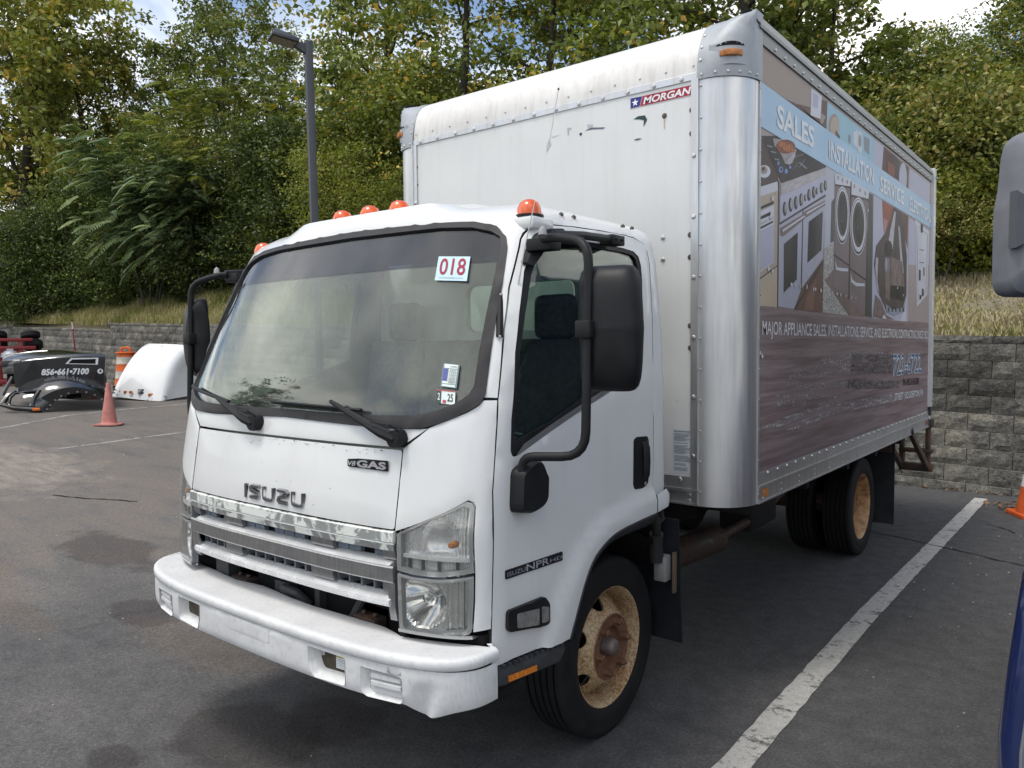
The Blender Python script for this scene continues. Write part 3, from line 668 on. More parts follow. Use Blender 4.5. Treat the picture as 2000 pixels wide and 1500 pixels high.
def lets(H):
    t = .0; S = []
    S.append([[(0, 0), (0, H)]])
    wS = .062; r = .012
    S.append([[(wS, H-.006), (r, H-.006)]+[(.002, H-.014), (.004, H-.022)]+[(wS-.004, .024), (wS-.001, .014), (wS-r, .006), (0, .006)]])
    S.append([[(0, H), (0, r+.006)]+[(.003, .010), (r+.004, .006), (wS-r-.004, .006), (wS-.003, .010), (wS, r+.006), (wS, H)]])
    S.append([[(0, H-.006), (wS-r, H-.006), (wS-.002, H-.014), (wS-.005, H-.022), (.005, .024), (.001, .014), (r, .006), (wS, .006)]])
    S.append(S[2]); return S, [0, .030, .122, .214, .306]
Ls, xo = lets(LH); tot = .306+.062; K = .385/tot
for st, x0 in zip(Ls, xo):
    x = -.190+x0*K; p = fpt(x, LZ+.03, .003); q = fpt(x+.06, LZ+.03, .003); u = (q-p).normalized(); nrm = Vector((u.y, -u.x, 0)); nrm = nrm if nrm.y < 0 else -nrm
    ribbon_letters('letter', [[(a*K, b) for a, b in s_] for s_ in st], p-Vector((0, 0, .03)), u, (0, .02, 1), nrm, .0160*K*1.05, .010, LCH, truck)
# engine badge
p = fpt(.428, 1.331, .004); q = fpt(.625, 1.331, .004); u = (q-p).normalized(); n = Vector((u.y, -u.x, 0)); n = n if n.y < 0 else -n
bd = MB(); bd.prism(roundpoly([(0, 0), (.197, -.004), (.197, .034), (.05, .032), (.0, .027)], .005, 2), lambda a, b, d: p+u*a+Vector((0, 0, b))+n*d, .006); bdo = bd.build('engine_badge', BK, truck)
text('lettering', 'V8', p+u*.005+Vector((0, 0, .005)), u, (0, 0, 1), .038, .017, SIL, bdo, n, .002, .25, .004, off=.0065); text('lettering', 'GAS', p+u*.050+Vector((0, 0, .002)), u, (0, 0, 1), .142, .026, mat('badge_silver', (.45, .45, .47), .4, .4), bdo, n, .003, 0, .03, off=.0065)

# chipped paint along the top edge of the lid
CHIP = mat('chip_primer', (.16, .15, .14), .7, 0, .4, 200); r_ = random.Random(21); cm_ = MB()
for k in range(46):
    x = r_.choice((r_.gauss(-.02, .10), r_.gauss(.25, .2), r_.uniform(-.6, .6))); z = 1.402-abs(r_.gauss(0, .012)) if k < 34 else r_.uniform(1.15, 1.38); s_ = r_.uniform(.0012, .0038); n = r_.randint(4, 6); x = max(-.64, min(.64, x))
    cm_.add([Vector(F_(x+s_*r_.uniform(.6, 2.)*math.cos(2*math.pi*i/n), z+s_*r_.uniform(.5, 1.)*math.sin(2*math.pi*i/n)))+Vector((0, -.0045, 0)) for i in range(n)], [tuple(range(n))])
tag(cm_.build('paint_chip', CHIP, truck, smooth=0, fix=False), kind='stuff')
# ---------------------------------------------------------------- grille
def sweep(name, prof, x0, x1, m, parent, nx=28):
    mb = MB(); k = len(prof)
    X = np.linspace(x0, x1, nx); vs = []
    for x in X:
        for o, z in prof: vs.append((x, ysurf(x, z)-o, z))
    fs = [(i*k+j, (i+1)*k+j, (i+1)*k+j+1, i*k+j+1) for i in range(nx-1) for j in range(k-1)]
    fs += [tuple(range(k)), tuple((nx-1)*k+j for j in range(k-1, -1, -1))]
    return mb.add(vs, fs).build(name, m, parent, smooth=25)
gr = sweep('grille', [(-.02, .998), (.004, .998), (.008, .992), (.008, .944), (.004, .938), (-.02, .938)], -.672, .672, DC, truck)
sweep('trim_strip', [(-.01, 1.122), (.005, 1.122), (.009, 1.118), (.009, 1.084), (.004, 1.080), (.006, 1.076), (.002, 1.052), (-.02, 1.050)], -.674, .674, PC, gr)
sweep('ledge', [(-.04, 1.018), (-.034, 1.018), (.006, 1.000), (.006, .9985), (-.04, .9985)], -.62, .655, BCH, gr); sweep('ledge', [(-.04, .894), (-.034, .894), (.008, .874), (.010, .862), (.004, .852), (-.03, .846), (-.05, .85)], -.63, .655, BCH, gr)  # ledges in paler chrome: reflected sky is put into their colour
for z0, z1 in ((1.018, 1.051), (.894, .938)):
    for xa, xb in ((-.672, -.60), (-.36, -.235), (.235, .36), (.615, .672)):
        sweep('divider', [(-.045, z1), (-.006, z1), (-.006, (z0+z1)/2), (-.012, z0), (-.045, z0)], xa, xb, DC, gr, 5)
sweep('end_cap', [(-.045, .938), (.0, .938), (-.002, .85), (-.012, .83), (-.06, .83)], -.672, -.60, DC, gr, 5); sweep('end_cap', [(-.045, .938), (.0, .938), (-.002, .85), (-.012, .80), (-.06, .79)], .645, .674, DC, gr, 4)
for xa, xb in ((-.60, -.36), (-.235, .235), (.36, .615)):
    n = max(3, int((xb-xa)/.06)); 
    for i in range(n):
        a = xa+(xb-xa)*i/n+.003; b = xa+(xb-xa)*(i+1)/n-.003
        if i % 4 != 2: sweep('slat', [(-.05, 1.054), (-.030, 1.052), (-.030, 1.022), (-.034, 1.020), (-.05, 1.018)], a, b, BLG, gr, 3)
    for i in range(n+1):
        x = xa+(xb-xa)*i/n; sweep('slat', [(-.09, .938), (-.030, .938), (-.030, .893), (-.09, .893)], x-.004, x+.004, GREYP, gr, 2)
vd = MB()
for z0, z1, o in ((1.01, 1.06, .06), (.885, .945, .10)):
    X = np.linspace(-.66, .66, 15); vd.add([(x, ysurf(x, .95)+o, z) for x in X for z in (z0, z1)], [(2*i, 2*i+1, 2*i+3, 2*i+2) for i in range(14)])
vd.build('grille_backing', DK, gr, smooth=0)

# ---------------------------------------------------------------- headlights
SILF = mat('reflector_facets', (.86, .86, .85), .12, .85, .05, 30)
HLP = [(.682, 1.117), (.80, 1.181), (.926, 1.2435), (.942, 1.238), (.948, 1.224), (.9505, 1.15), (.954, .987), (.953, .90), (.948, .797), (.941, .785), (.85, .774), (.70, .768), (.690, .784), (.683, .966)]
def headlight(sg):
    up = [(.684, .985), (.683, 1.115), (.80, 1.178), (.925, 1.241), (.941, 1.236), (.947, 1.222), (.9495, 1.15), (.953, .998), (.85, .980), (.75, .978)]
    lo = [(.684, .975), (.75, .968), (.85, .970), (.953, .986), (.952, .90), (.947, .797), (.940, .786), (.85, .775), (.70, .770), (.691, .785)]
    tos = lambda pl: [(sg*xs_to_s(x, z), z) for x, z in pl]
    root = None
    for nm, pl, zc_ in (('turn_signal', up, 1.09), ('headlight', lo, .88)):
        cx = sum(p[0] for p in pl)/len(pl); cz = sum(p[1] for p in pl)/len(pl)
        shr = lambda k: [(cx+(x-cx)*k, cz+(z-cz)*(k-.02)) for x, z in pl]
        # housing: silver bowl with flutes
        body = MB(); nxs, nzs = 56, 26; x0, x1 = .676, .958; z0, z1 = min(p[1] for p in pl)-.006, max(p[1] for p in pl)+.006; vs = []; ok = {}
        for i in range(nxs+1):
            for j in range(nzs+1):
                x = x0+(x1-x0)*i/nxs; z = z0+(z1-z0)*j/nzs; s_ = xs_to_s(x, z); P = Vector(S_(s_, z)); Q = Vector(S_(s_+.002, z)); t = (Q-P).normalized(); nn = Vector((t.y, -t.x, 0)); nn = nn if nn.y < 0 else -nn
                d = .028
                if nm == 'headlight':
                    r = math.hypot((x-.775)/.088, (z-.875)/.088)
                    if r < 1: d = .030+.085*(1-r*r)
                    elif x > .865: d = .034+.004*math.cos((x-.865)*2*math.pi/.022)
                    else: d = .026
                else:
                    r = math.hypot((x-.838)/.070, (z-1.092)/.082)
                    if r < 1: d = .030+.05*math.sqrt(1-r*r)
                    else: d = .030+.0035*math.cos(x*2*math.pi/.0105)
                    if z < 1.045: d = .022+.0035*math.cos(x*2*math.pi/.0105) if z > 1.033 else .030+.003*math.cos(x*2*math.pi/.0105)
                P = P-nn*d; vs.append((sg*P.x, P.y, P.z))
        fs = []
        for i in range(nxs):
            for j in range(nzs):
                x = x0+(x1-x0)*(i+.5)/nxs; z = z0+(z1-z0)*(j+.5)/nzs
                if inpoly(x, z, shr(1.06)): a = i*(nzs+1)+j; fs.append((a, a+nzs+1, a+nzs+2, a+1))
        h = body.add(vs, fs).build(nm, SIL if nm != 'headlight' else SILF, truck, smooth=60 if nm != 'headlight' else 9, fix=False)
        panel('bezel', tos(pl), [tos(shr(.90))], S_, [mat('bezel_grey', (.42, .43, .43), .25, .4), GREYP], h, .03, .03, off=.001, roll=.004)
        panel('lens', tos(shr(.985)), [], S_, [LENS, LENS], h, .035, .004, off=.004, roll=.0)
        pp = lambda x, z, d: Vector((sg*S_(xs_to_s(x, z), z)[0], S_(xs_to_s(x, z), z)[1]+d, z))
        if nm == 'turn_signal':
            b = MB(); c = pp(.868, 1.085, .045); b.lathe([(0, -.022), (.009, -.020), (.013, -.009), (.013, .010), (.006, .02), (0, .022)], c, 'y', 14); b.build('bulb', AMB2, h)
            st = MB()
            for k in range(46):
                x = .70+k*.0052
                if x < .94: p = pp(x, 1.039, .018); st.box(p-Vector((.0017, .004, .007)), p+Vector((.0017, .004, .007)))
            st.build('light_strip', mat('strip_white', (.8, .81, .82), .25), h, smooth=0)
            for x, z in ((.722, 1.013), (.775, 1.010), (.835, 1.010), (.897, 1.012)):
                sl = MB(); p = pp(x, z, .020); sl.box(p-Vector((.006, .003, .018)), p+Vector((.006, .003, .018))); sl.build('slot', BK, h, smooth=0)
                sl = MB(); p = pp(x, z-.024, .018); sl.box(p-Vector((.008, .003, .005)), p+Vector((.008, .003, .005))); sl.build('slot_light', mat('strip_white', (.8, .81, .82), .25), h, smooth=0)
        else:
            b = MB(); c = pp(.785, .895, .05); b.lathe([(0, -.035), (.016, -.03), (.020, -.012), (.016, .0)], c, 'y', 14); b.tube([c, c+Vector((0, .05, 0))], .010, 8); b.build('bulb', CH, h)
            b = MB()
            for k in range(6):
                x = .815+k*.006; b.tube([pp(x, .80+k*.004, .035), pp(x+.02, .87+k*.003, .05)], .0028, 5)
            b.build('reflector_rib', CH, h)
            br = MB(); X = np.linspace(.69, .95, 12); k = []
            for x in X:
                p = pp(x, .782, -.002); k += [p+Vector((0, 0, 0)), p+Vector((0, 0, -.012)), p+Vector((0, .05, -.012))]
            br.add(k, [(3*i+j, 3*i+3+j, 3*i+4+j, 3*i+1+j) for i in range(11) for j in (0, 1)]); br.build('lower_edge', mat('bezel_grey', (.42, .43, .43), .25, .4), h)
headlight(1); headlight(-1)
# dark structure behind the nose
uv_ = MB()
X = np.linspace(-.95, .95, 21); uv_.add([(x, ysurf(x*.98, .8)+.16, z) for x in X for z in (.50, 1.10)], [(2*i, 2*i+1, 2*i+3, 2*i+2) for i in range(20)])
uv_.box((-.90, -.98, .50), (.90, -.62, .52)); uv_.box((-.97, -1.0, .64), (.97, -.93, .775)); uv_.box((-.55, -.80, .55), (.55, .26, 1.05))
uv_.build('engine_bay', DK, truck, smooth=0)
for sx in (-1, 1):
    b = MB(); b.box((sx*.42-.065, -1.06, .69), (sx*.42+.065, -.98, .742)); b.box((sx*.42-.08, -1.00, .68), (sx*.42+.08, -.97, .775)); b.tube([(sx*.42-.03, -1.03, .742), (sx*.42-.03, -1.03, .757)], .011, 6); b.tube([(sx*.42+.035, -1.03, .742), (sx*.42+.035, -1.03, .757)], .011, 6)
    b.build('bumper_bracket', BRN, truck, bevel=.006)
EG = mat('engine_grey', (.05, .052, .055), .5)
for fn in (lambda b: b.tube([(-.1, -1.02, .74), (-.08, -1.06, .76), (0, -1.05, .75), (.04, -1.02, .70)], .02, 8), lambda b: b.box((-.16, -1.05, .70), (-.06, -.98, .78)), lambda b: b.box((.10, -1.04, .66), (.13, -1.0, .80)), lambda b: b.tube([(.30, -1.05, .65), (.36, -1.0, .80)], .018, 8), lambda b: b.tube([(.62, -1.05, .66), (.60, -1.0, .8)], .02, 8), lambda b: b.box((-.60, -1.06, .70), (-.50, -.99, .84))):
    b = MB(); fn(b); b.build('radiator_fitting', EG, truck)
# ---------------------------------------------------------------- bumper
BWD, BD_, BY = 1.035, .285, -1.285
def B_(s, z):
    a = abs(s); g = 1 if s >= 0 else -1
    if a <= 1: t = a*math.pi/2; x = BWD*math.sin(t)**(2/3); y = BY+BD_*(1-max(0, math.cos(t))**(2/3))
    else: x = BWD; y = BY+BD_+(a-1)
    k = max(0, (.62-z)/.07); ins = .012*k*k
    return (g*(x-ins*a**2), y+ins, z)
bs = lambda x: (1 if x >= 0 else -1)*math.asin(min(1, (abs(x)/BWD)**1.5))/(math.pi/2)
def dent(P):
    if P.x < .812 or P.z > .66: return Vector()
    ed_ = min(1, (P.x-.812)/.04)
    q = math.exp(-((P.x-.87)/.085)**2)*min(1, (.67-P.z)/.08); rid = .5+.5*math.sin((P.x-.80)*46-(P.z-.55)*30)
    return ed_*Vector((.0, .034*q*rid, -.038*math.exp(-((P.x-.87)/.10)**2)*max(0, (.625-P.z)/.05)))
def pocket_out(sg, pts): return [(bs(sg*x), z) for x, z in pts]
bump = None
holes = []; pk = []
for sg in (1, -1):
    tw = roundpoly([(.368, .690), (.372, .625), (.388, .588), (.40, .580), (.555, .585), (.562, .60), (.560, .688)], .008, 2)
    fg = roundpoly([(.635, .676), (.632, .588), (.655, .572), (.800, .574), (.808, .59), (.806, .668)], .008, 2)
    holes += [pocket_out(sg, tw), pocket_out(sg, fg)]; pk.append((sg, tw, fg))
bo = [(bs(x), .575) for x in np.linspace(-1.0, 1.0, 41)]; bo = [(-1., .575)]+bo+[(1., .575), (1., .702)]+[(bs(x), .702) for x in np.linspace(1.0, -1.0, 41)]+[(-1., .702)]
bump = panel('bumper', bo, holes, B_, [BP, BP], truck, .022, .006, roll=.003, smooth=60, disp=dent)
# top shelf with its wavy inner edge
INN = [(-1.03, -.99), (-.99, -1.0), (-.90, -1.03), (-.74, -1.05), (-.62, -1.06), (-.52, -1.075), (-.40, -1.085), (-.31, -1.075), (-.22, -1.065), (0, -1.09), (.155, -1.10), (.35, -1.09), (.56, -1.085), (.63, -1.10), (.68, -1.115), (.73, -1.10), (.77, -1.085), (.89, -1.045), (.96, -1.02), (1.03, -1.00)]
tp = MB(); SS = np.linspace(-1., 1., 91); rows = []
for s_ in SS:
    P = Vector(B_(s_, .702)); Q = Vector(B_(s_+.004, .702)); t = (Q-P).normalized(); n = Vector((t.y, -t.x, 0)); ln = min(1., abs(s_))
    zb = .703+.022*max(0, abs(s_)-.45)**1.5
    yi = float(np.interp(P.x, [a for a, b in INN], [b for a, b in INN])); I = Vector((P.x-.05*np.sign(P.x)*max(0, (abs(s_)-.9)/.1), max(yi, P.y+.045) if abs(s_) < .985 else P.y, .742))
    r = [P-n*.012+Vector((0, 0, 0)), P+n*.0, P+n*.004+Vector((0, 0, .004)), P+n*.004+Vector((0, 0, .021)), P+n*.002+Vector((0, 0, .030)), P-n*.004+Vector((0, 0, .0360)), P-n*.011+Vector((0, 0, .0385)), P-n*.018+Vector((0, 0, .0392))]
    e = I-r[-1]; e.z = 0
    r = [v+Vector((0, 0, zb-.702)) for v in r]; I.z = zb+.0385
    A = r[-1]
    r += [A.lerp(I, .05), A.lerp(I, .3)+Vector((0, 0, -.001)), A.lerp(I, .6)+Vector((0, 0, .0)), A.lerp(I, .88), I+Vector((0, 0, .003)), I+Vector((0, .008, -.001)), I+Vector((0, .008, -.03))]
    rows.append(r)
k = len(rows[0]); tp.add([v for r in rows for v in r], [(i*k+j, (i+1)*k+j, (i+1)*k+j+1, i*k+j+1) for i in range(len(rows)-1) for j in range(k-1)]+[tuple(range(k)), tuple((len(rows)-1)*k+j for j in range(k-1, -1, -1))])
tp.build('bumper_top', BP, bump, smooth=50)
TOWB = mat('tow_cavity', (.085, .070, .052), .8, 0, .4, 30)
for sg, tw, fg in pk:
    def pocket(name, outer, inner, d, m, back, bname):
        n = len(outer); mb = MB(); vs = []
        for x, z in outer: vs.append(Vector(B_(bs(sg*x), z)))
        for x, z in inner: vs.append(Vector(B_(bs(sg*x), z))+Vector((0, d, 0)))
        mb.add(vs, [(i, (i+1) % n, (i+1) % n+n, i+n) for i in range(n)]); mb.build(name, m, bump, smooth=50)
        mb = MB(); mb.add([v+Vector((0, .001, 0)) for v in vs[n:]], [tuple(range(n))]); return mb.build(bname, back, bump, smooth=0)
    cx, cz = .487, .652
    inn = [(cx+(x-cx-.016)*.80+.012, cz+(z-cz)*.70+.004) for x, z in tw]
    pocket('tow_pocket', tw, inn, .042, BP, TOWB, 'tow_plate')
    inf = [(.735+(x-.722)*.88, .628+(z-.624)*.90) for x, z in fg]
    pocket('lamp_pocket', fg, inf, .022, BP, BP, 'lamp_blank')
    for z in (.648, .622):
        rb = MB(); X = np.linspace(.672, .796, 6); vs = []
        for x in X:
            p = Vector(B_(bs(sg*x), z)); vs += [p+Vector((0, .022, .012)), p+Vector((0, .008, .008)), p+Vector((0, .008, -.006)), p+Vector((0, .022, -.011))]
        rb.add(vs, [(4*i+j, 4*i+4+j, 4*i+5+j, 4*i+1+j) for i in range(5) for j in range(3)]+[(0, 1, 2, 3), (23, 22, 21, 20)]); rb.build('blank_rib', BP, bump, smooth=60)
p = Vector(B_(bs(.47), .65))+Vector((0, .038, 0)); nq = Vector((.07, -1, 0)).normalized(); uq = Vector((1, .07, 0)).normalized()
def fq(name, o, u, v, w, h, m, n, off, par):
    mb = MB(); mb.add([o+n*off, o+u*w+n*off, o+u*w+v*h+n*off, o+v*h+n*off], [(0, 1, 2, 3)]); return mb.build(name, m, par, smooth=0, fix=False)
Z1 = Vector((0, 0, 1))
wl = fq('warning_label', p+Vector((.012, 0, -.026)), uq, Z1, .062, .066, WHITE, nq, .004, bump)
fq('label_band', p+Vector((.014, 0, .014)), uq, Z1, .058, .012, mat('label_yellow', (.55, .47, .12), .5), nq, .0055, wl)
for k in range(6): fq('label_line', p+Vector((.017, 0, -.020+k*.0055)), uq, Z1, .05-(k % 3)*.008, .0016, GREYT, nq, .0055, wl)
b = MB(); b.dome(p+Vector((-.065, -.002, .012)), .013, .008, (0, -1, 0), 10); b.build('tow_bolt', RIV, bump)
em = roundpoly([(-.14, .645), (.138, .645), (.138, .698), (-.14, .698)], .01, 3); panel('plate_blank', [(bs(x), z) for x, z in em], [], B_, [BP, BP], bump, .04, .004, off=.0045, roll=.003)

# ---------------------------------------------------------------- doors
WIN_O = [(-.605, 2.172), (-.66, 2.13), (-.712, 2.045), (-.771, 1.892), (-.818, 1.743), (-.864, 1.511), (-.873, 1.402), (-.866, 1.385), (-.853, 1.380), (-.826, 1.385), (-.634, 1.448), (-.517, 1.483), (-.343, 1.534), (-.007, 1.628), (.066, 1.640), (.082, 1.66), (.088, 1.70), (.100, 1.843), (.130, 2.05), (.132, 2.12), (.120, 2.163), (.083, 2.183), (-.01, 2.190), (-.249, 2.190), (-.515, 2.186)]
WIN_I = [(-.600, 2.150), (-.64, 2.11), (-.690, 2.03), (-.748, 1.886), (-.795, 1.740), (-.841, 1.511), (-.848, 1.43), (-.62, 1.485), (-.40, 1.557), (-.02, 1.665), (.045, 1.690), (.062, 1.72), (.076, 1.843), (.104, 2.05), (.106, 2.11), (.095, 2.148), (.070, 2.165), (-.01, 2.172), (-.249, 2.172), (-.515, 2.168)]
door_o = [(y, z) for z, y in DFRONT[:-1]]+DTOP+ARCH+[(-.671, .645), (-.707, .652), (-.881, .665), (-.96, .664)]
dbot = [(-.96, .664), (-.881, .665), (-.707, .652), (-.671, .645)]
SILL_O = [(.166, 1.006), (.296, 1.019), (.300, 1.03)]
for sg, fm in ((1, SR), (-1, SL)):
    dr = panel('door', door_o, [WIN_O], fm, [WP, TRIM], truck, .035, .028, off=.003, roll=.003)
    wl_ = panel('window_seal', WIN_O, [WIN_I], fm, [BK, BK], dr, .04, .03, off=.001, roll=.004)
    ml = [(-.845, 1.386), (-.826, 1.388), (-.634, 1.451), (-.343, 1.537), (-.007, 1.631), (.060, 1.645), (.060, 1.668), (-.007, 1.652), (-.343, 1.560), (-.634, 1.474), (-.80, 1.420)]
    panel('window_molding', ml, [], fm, [mat('molding_grey', (.24, .24, .245), .35, .4), BK], dr, .05, .01, off=.006, roll=.003)
    panel('window', WIN_I, [], fm, [GLD, GLD], dr, .08, .004, off=-.012, roll=0)
    # handle
    ho = roundpoly([(-.018, 1.352), (.006, 1.364), (.108, 1.358), (.121, 1.335), (.115, 1.145), (.066, 1.128), (-.010, 1.134), (-.024, 1.155)], .016, 3); cc = (.05, 1.245)
    hi = [(cc[0]+(y-cc[0])*.80, cc[1]+(z-cc[1])*.90) for y, z in ho]
    hd_ = panel('handle_surround', ho, [hi], fm, [BK, BK], dr, .03, .012, off=.008, roll=.004)
    panel('handle_recess', hi, [], fm, [DK, DK], hd_, .04, .004, off=.0055, roll=0)
    g = MB(); X = lambda y, z, o: Vector((sg*(xsurf(y, z)+o), y, z))
    g.tube([X(.075, 1.335, .004), X(.072, 1.31, .014), X(.070, 1.25, .017), X(.072, 1.19, .014), X(.076, 1.165, .004)], [.018, .020, .020, .019, .016], 8); g.build('handle_grip', BK, hd_)
    kk = MB(); kk.dome(X(.085, 1.150, .004), .010, .005, (sg, 0, 0), 10); kk.build('lock', RIV, hd_)
    # arch trim
    tr = MB(); AOUT = ARCH[::-1]+[(.158, 1.003)]; AIN = [(-.50, .60), (-.44, .72), (-.385, .80), (-.32, .865), (-.25, .905), (-.17, .925), (-.02, .93), (.158, .93)]
    AO2 = crom([(-.552, .641), (-.509, .719), (-.442, .838), (-.393, .899), (-.328, .943), (-.207, .983), (-.035, .998), (.158, 1.003)], 5); AIN = crom(AIN, 5)
    vs = []
    for (y, z), (y2, z2) in zip(AO2, AIN):
        x = xsurf(y, z); vs += [(sg*(x-.006), y, z), (sg*(x+.004), y+.002, z-.004), (sg*(x+.002), y*.85+y2*.15, z*.85+z2*.15), (sg*(x-.022), y*.3+y2*.7, z*.3+z2*.7), (sg*(x-.06), y2, z2), (sg*(x-.12), y2, z2+.01)]
    tr.add(vs, [(6*i+j, 6*i+6+j, 6*i+7+j, 6*i+1+j) for i in range(len(AO2)-1) for j in range(5)]); tr.build('arch_trim', mat('trim_slate', (.028, .031, .038), .45, 0, .2, 10, .1, 200, bdist=.001), dr, smooth=50)
    # side marker lamp
    mk = MB(); mpl = [(-.918, .850), (-.705, .845), (-.674, .811), (-.674, .738), (-.70, .735), (-.912, .774), (-.922, .79)]
    mr = panel('side_marker', roundpoly(mpl, .012, 3), [], fm, [BK, BK], dr, .04, .02, off=.026, roll=.006)
    a = MB(); e_ = MB(); q = lambda y, z, o: (sg*(xsurf(y, z)+o), y, z)
    def mpanel(nm, pl, m): return panel(nm, roundpoly(pl, .006, 2), [], fm, [m, m], mr, .03, .006, off=.031, roll=.003)
    mpanel('marker_lens', [(-.880, .832), (-.752, .816), (-.752, .756), (-.880, .780)], mat('marker_clear', (.40, .40, .39), .18, .6, .3, 50)); mpanel('marker_lens', [(-.735, .818), (-.692, .806), (-.692, .752), (-.735, .757)], mat('marker_clear', (.40, .40, .39), .18, .6, .3, 50))
    # badge
    if sg == 1:
        y0, y1, zb0, zb1 = -.919, -.572, .964, .951
        bp = MB(); bp.prism(roundpoly([(-.919, .991), (-.572, .983), (-.572, .949), (-.919, .960)], .004, 2), lambda a, b, d: (1.0+d+.0032, a, b), .004); bpo = bp.build('model_badge', BK, dr)
        u = Vector((0, 1, -.030)).normalized(); n = Vector((1, 0, 0)); o = Vector((1.0032, -.912, .9645))
        for s_, a, w, h, m in (('ISUZU', .0, .104, .015, GREYT), ('NPR', .110, .140, .025, mat('badge_silver', (.45, .45, .47), .4, .4)), ('HD', .256, .080, .013, GREYT)):
            text('lettering', s_, o+u*a+Z1*(.003 if s_ != 'NPR' else .0), u, Z1, w, h, m, bpo, n, .0008, 0, .012 if s_ == 'NPR' else .0, off=.0045)
    # mirror bracket low on the door
    bk = MB(); bpl = roundpoly([(-.880, 1.335), (-.790, 1.372), (-.755, 1.365), (-.725, 1.312), (-.716, 1.300), (-.721, 1.215), (-.750, 1.190), (-.815, 1.176), (-.885, 1.190), (-.890, 1.215)], .02, 3)
    vs = []; n = len(bpl)
    for o, k in ((0., 1.), (.045, .97), (.058, .88)):
        cy, cz = -.81, 1.255; vs += [(sg*(xsurf(cy+(y-cy)*k, cz+(z-cz)*k)+o), cy+(y-cy)*k, cz+(z-cz)*k) for y, z in bpl]
    bk.add(vs, [(r*n+i, r*n+(i+1) % n, r*n+n+(i+1) % n, r*n+n+i) for r in (0, 1) for i in range(n)]+[tuple(2*n+i for i in range(n))]); bk.build('mirror_bracket', BK, dr, smooth=50)
    tb = MB(); V_ = lambda x, y, z: Vector((sg*x, y, z))
    tbp = [(-.717, 2.07), (-.681, 2.133), (-.640, 2.185), (-.587, 2.208), (-.497, 2.218), (-.487, 2.202), (-.575, 2.165), (-.62, 2.140), (-.66, 2.10), (-.700, 2.058)]
    tb.prism(roundpoly(tbp, .01, 2), lambda a, b, d: V_(max(.915, xsurf(a, b))+d+.004, a, b), .03); tb.box(V_(.94, -.70, 2.115), V_(1.05, -.63, 2.160)); tb.build('top_bracket', BK, dr, bevel=.003)
    rb = MB(); rb.box(V_(.955, -.215, 2.182), V_(1.02, -.118, 2.222)); rb.tube([V_(1.06, -.69, 2.165), V_(1.03, -.45, 2.19), V_(1.0, -.22, 2.203)], .017, 8)
    for y in (-.19, -.14): rb.dome(V_(1.02, y, 2.204), .008, .008, (sg, 0, 0), 6)
    rb.build('brace_bar', BK, dr, bevel=.003)
    ht = MB(); ht.dome(V_(1.05, -.745, 2.160), .016, .034, (0, 0, 1), 8); ht.build('hinge_cap', mat('cap_grey', (.3, .3, .3), .5), dr)
    # mirror: arm + head
    def bez(pts, n=6):
        o = []
        for i in range(1, len(pts)-1):
            a, b, c = Vector(pts[i-1]), Vector(pts[i]), Vector(pts[i+1]); r = min(.085, (a-b).length*.45, (c-b).length*.45); A = b+(a-b).normalized()*r; B = b+(c-b).normalized()*r
            o += [A*(1-t)**2+b*2*t*(1-t)+B*t*t for t in np.linspace(0, 1, n)]
        return [Vector(pts[0])]+o+[Vector(pts[-1])]
    mroot = MB(); path = bez([V_(1.035, -.855, 1.28), V_(1.035, -.86, 1.385), V_(1.26, -.800, 1.395), V_(1.26, -.772, 2.115), V_(1.10, -.725, 2.150), V_(1.02, -.70, 2.155)]); mroot.tube(path, .0160, 12)
    arm = mroot.build('mirror_arm', BK, truck)
    cl = MB(); cl.box(V_(1.226, -.812, 1.793), V_(1.286, -.745, 1.853)); cl.build('clamp', BK, arm, bevel=.006)
    hd2 = MB(); yaw = Matrix.Rotation(sg*.30, 3, 'Z'); hc = V_(1.300, -.70, 1.825); hw, hh, hdp = .112, .214, .085
    def headpt(rho, th, y=None):
        c_, s_ = math.cos(th), math.sin(th); k = (abs(c_)**7+abs(s_)**7)**(-1/7); a, b = c_*k*rho, s_*k*rho
        tap = 1-.10*max(0, b)*(1 if a > 0 else .3)-.08*max(0, -b); yy = -hdp*(1-rho**5)**.5*(.82+.18*(1-abs(b))) if y is None else y
        if y is None and a < -.30 and abs(b) < .75: yy += .022*min(1, (-.30-a)/.2)*(1-(abs(b)/.75)**4)
        return hc+yaw @ Vector((sg*a*hw*tap, yy, b*hh))
    RHO = [0, .2, .4, .55, .68, .78, .86, .92, .96, .985, .997, 1.0]; TN = 64; vs = [headpt(r_, 2*math.pi*t/TN) for r_ in RHO for t in range(TN)]
    fs = [(i*TN+j, i*TN+(j+1) % TN, (i+1)*TN+(j+1) % TN, (i+1)*TN+j) for i in range(len(RHO)-1) for j in range(TN)]; o_ = len(vs)
    vs += [headpt(1., 2*math.pi*t/TN, .012) for t in range(TN)]+[headpt(.95, 2*math.pi*t/TN, .018) for t in range(TN)]; i_ = (len(RHO)-1)*TN
    fs += [(i_+j, i_+(j+1) % TN, o_+(j+1) % TN, o_+j) for j in range(TN)]+[(o_+j, o_+(j+1) % TN, o_+TN+(j+1) % TN, o_+TN+j) for j in range(TN)]+[tuple(o_+TN+j for j in range(TN))]
    hd2.add(vs, fs)
    ho_ = hd2.build('mirror_head', BK, arm, smooth=60)
    mg = MB(); mg.add([headpt(.88, 2*math.pi*t/TN, .0195) for t in range(TN)], [tuple(range(TN))]); mg.build('mirror_pane', MIRROR, ho_, smooth=0)
    # sill behind the door and dark wheel housing lip
    sl = panel('rear_sill', [(.166, 1.006), (.296, 1.019), (.300, 1.095), (.166, 1.085)], [], fm, [WP, TRIM], truck, .03, .02, off=.005, roll=.003)
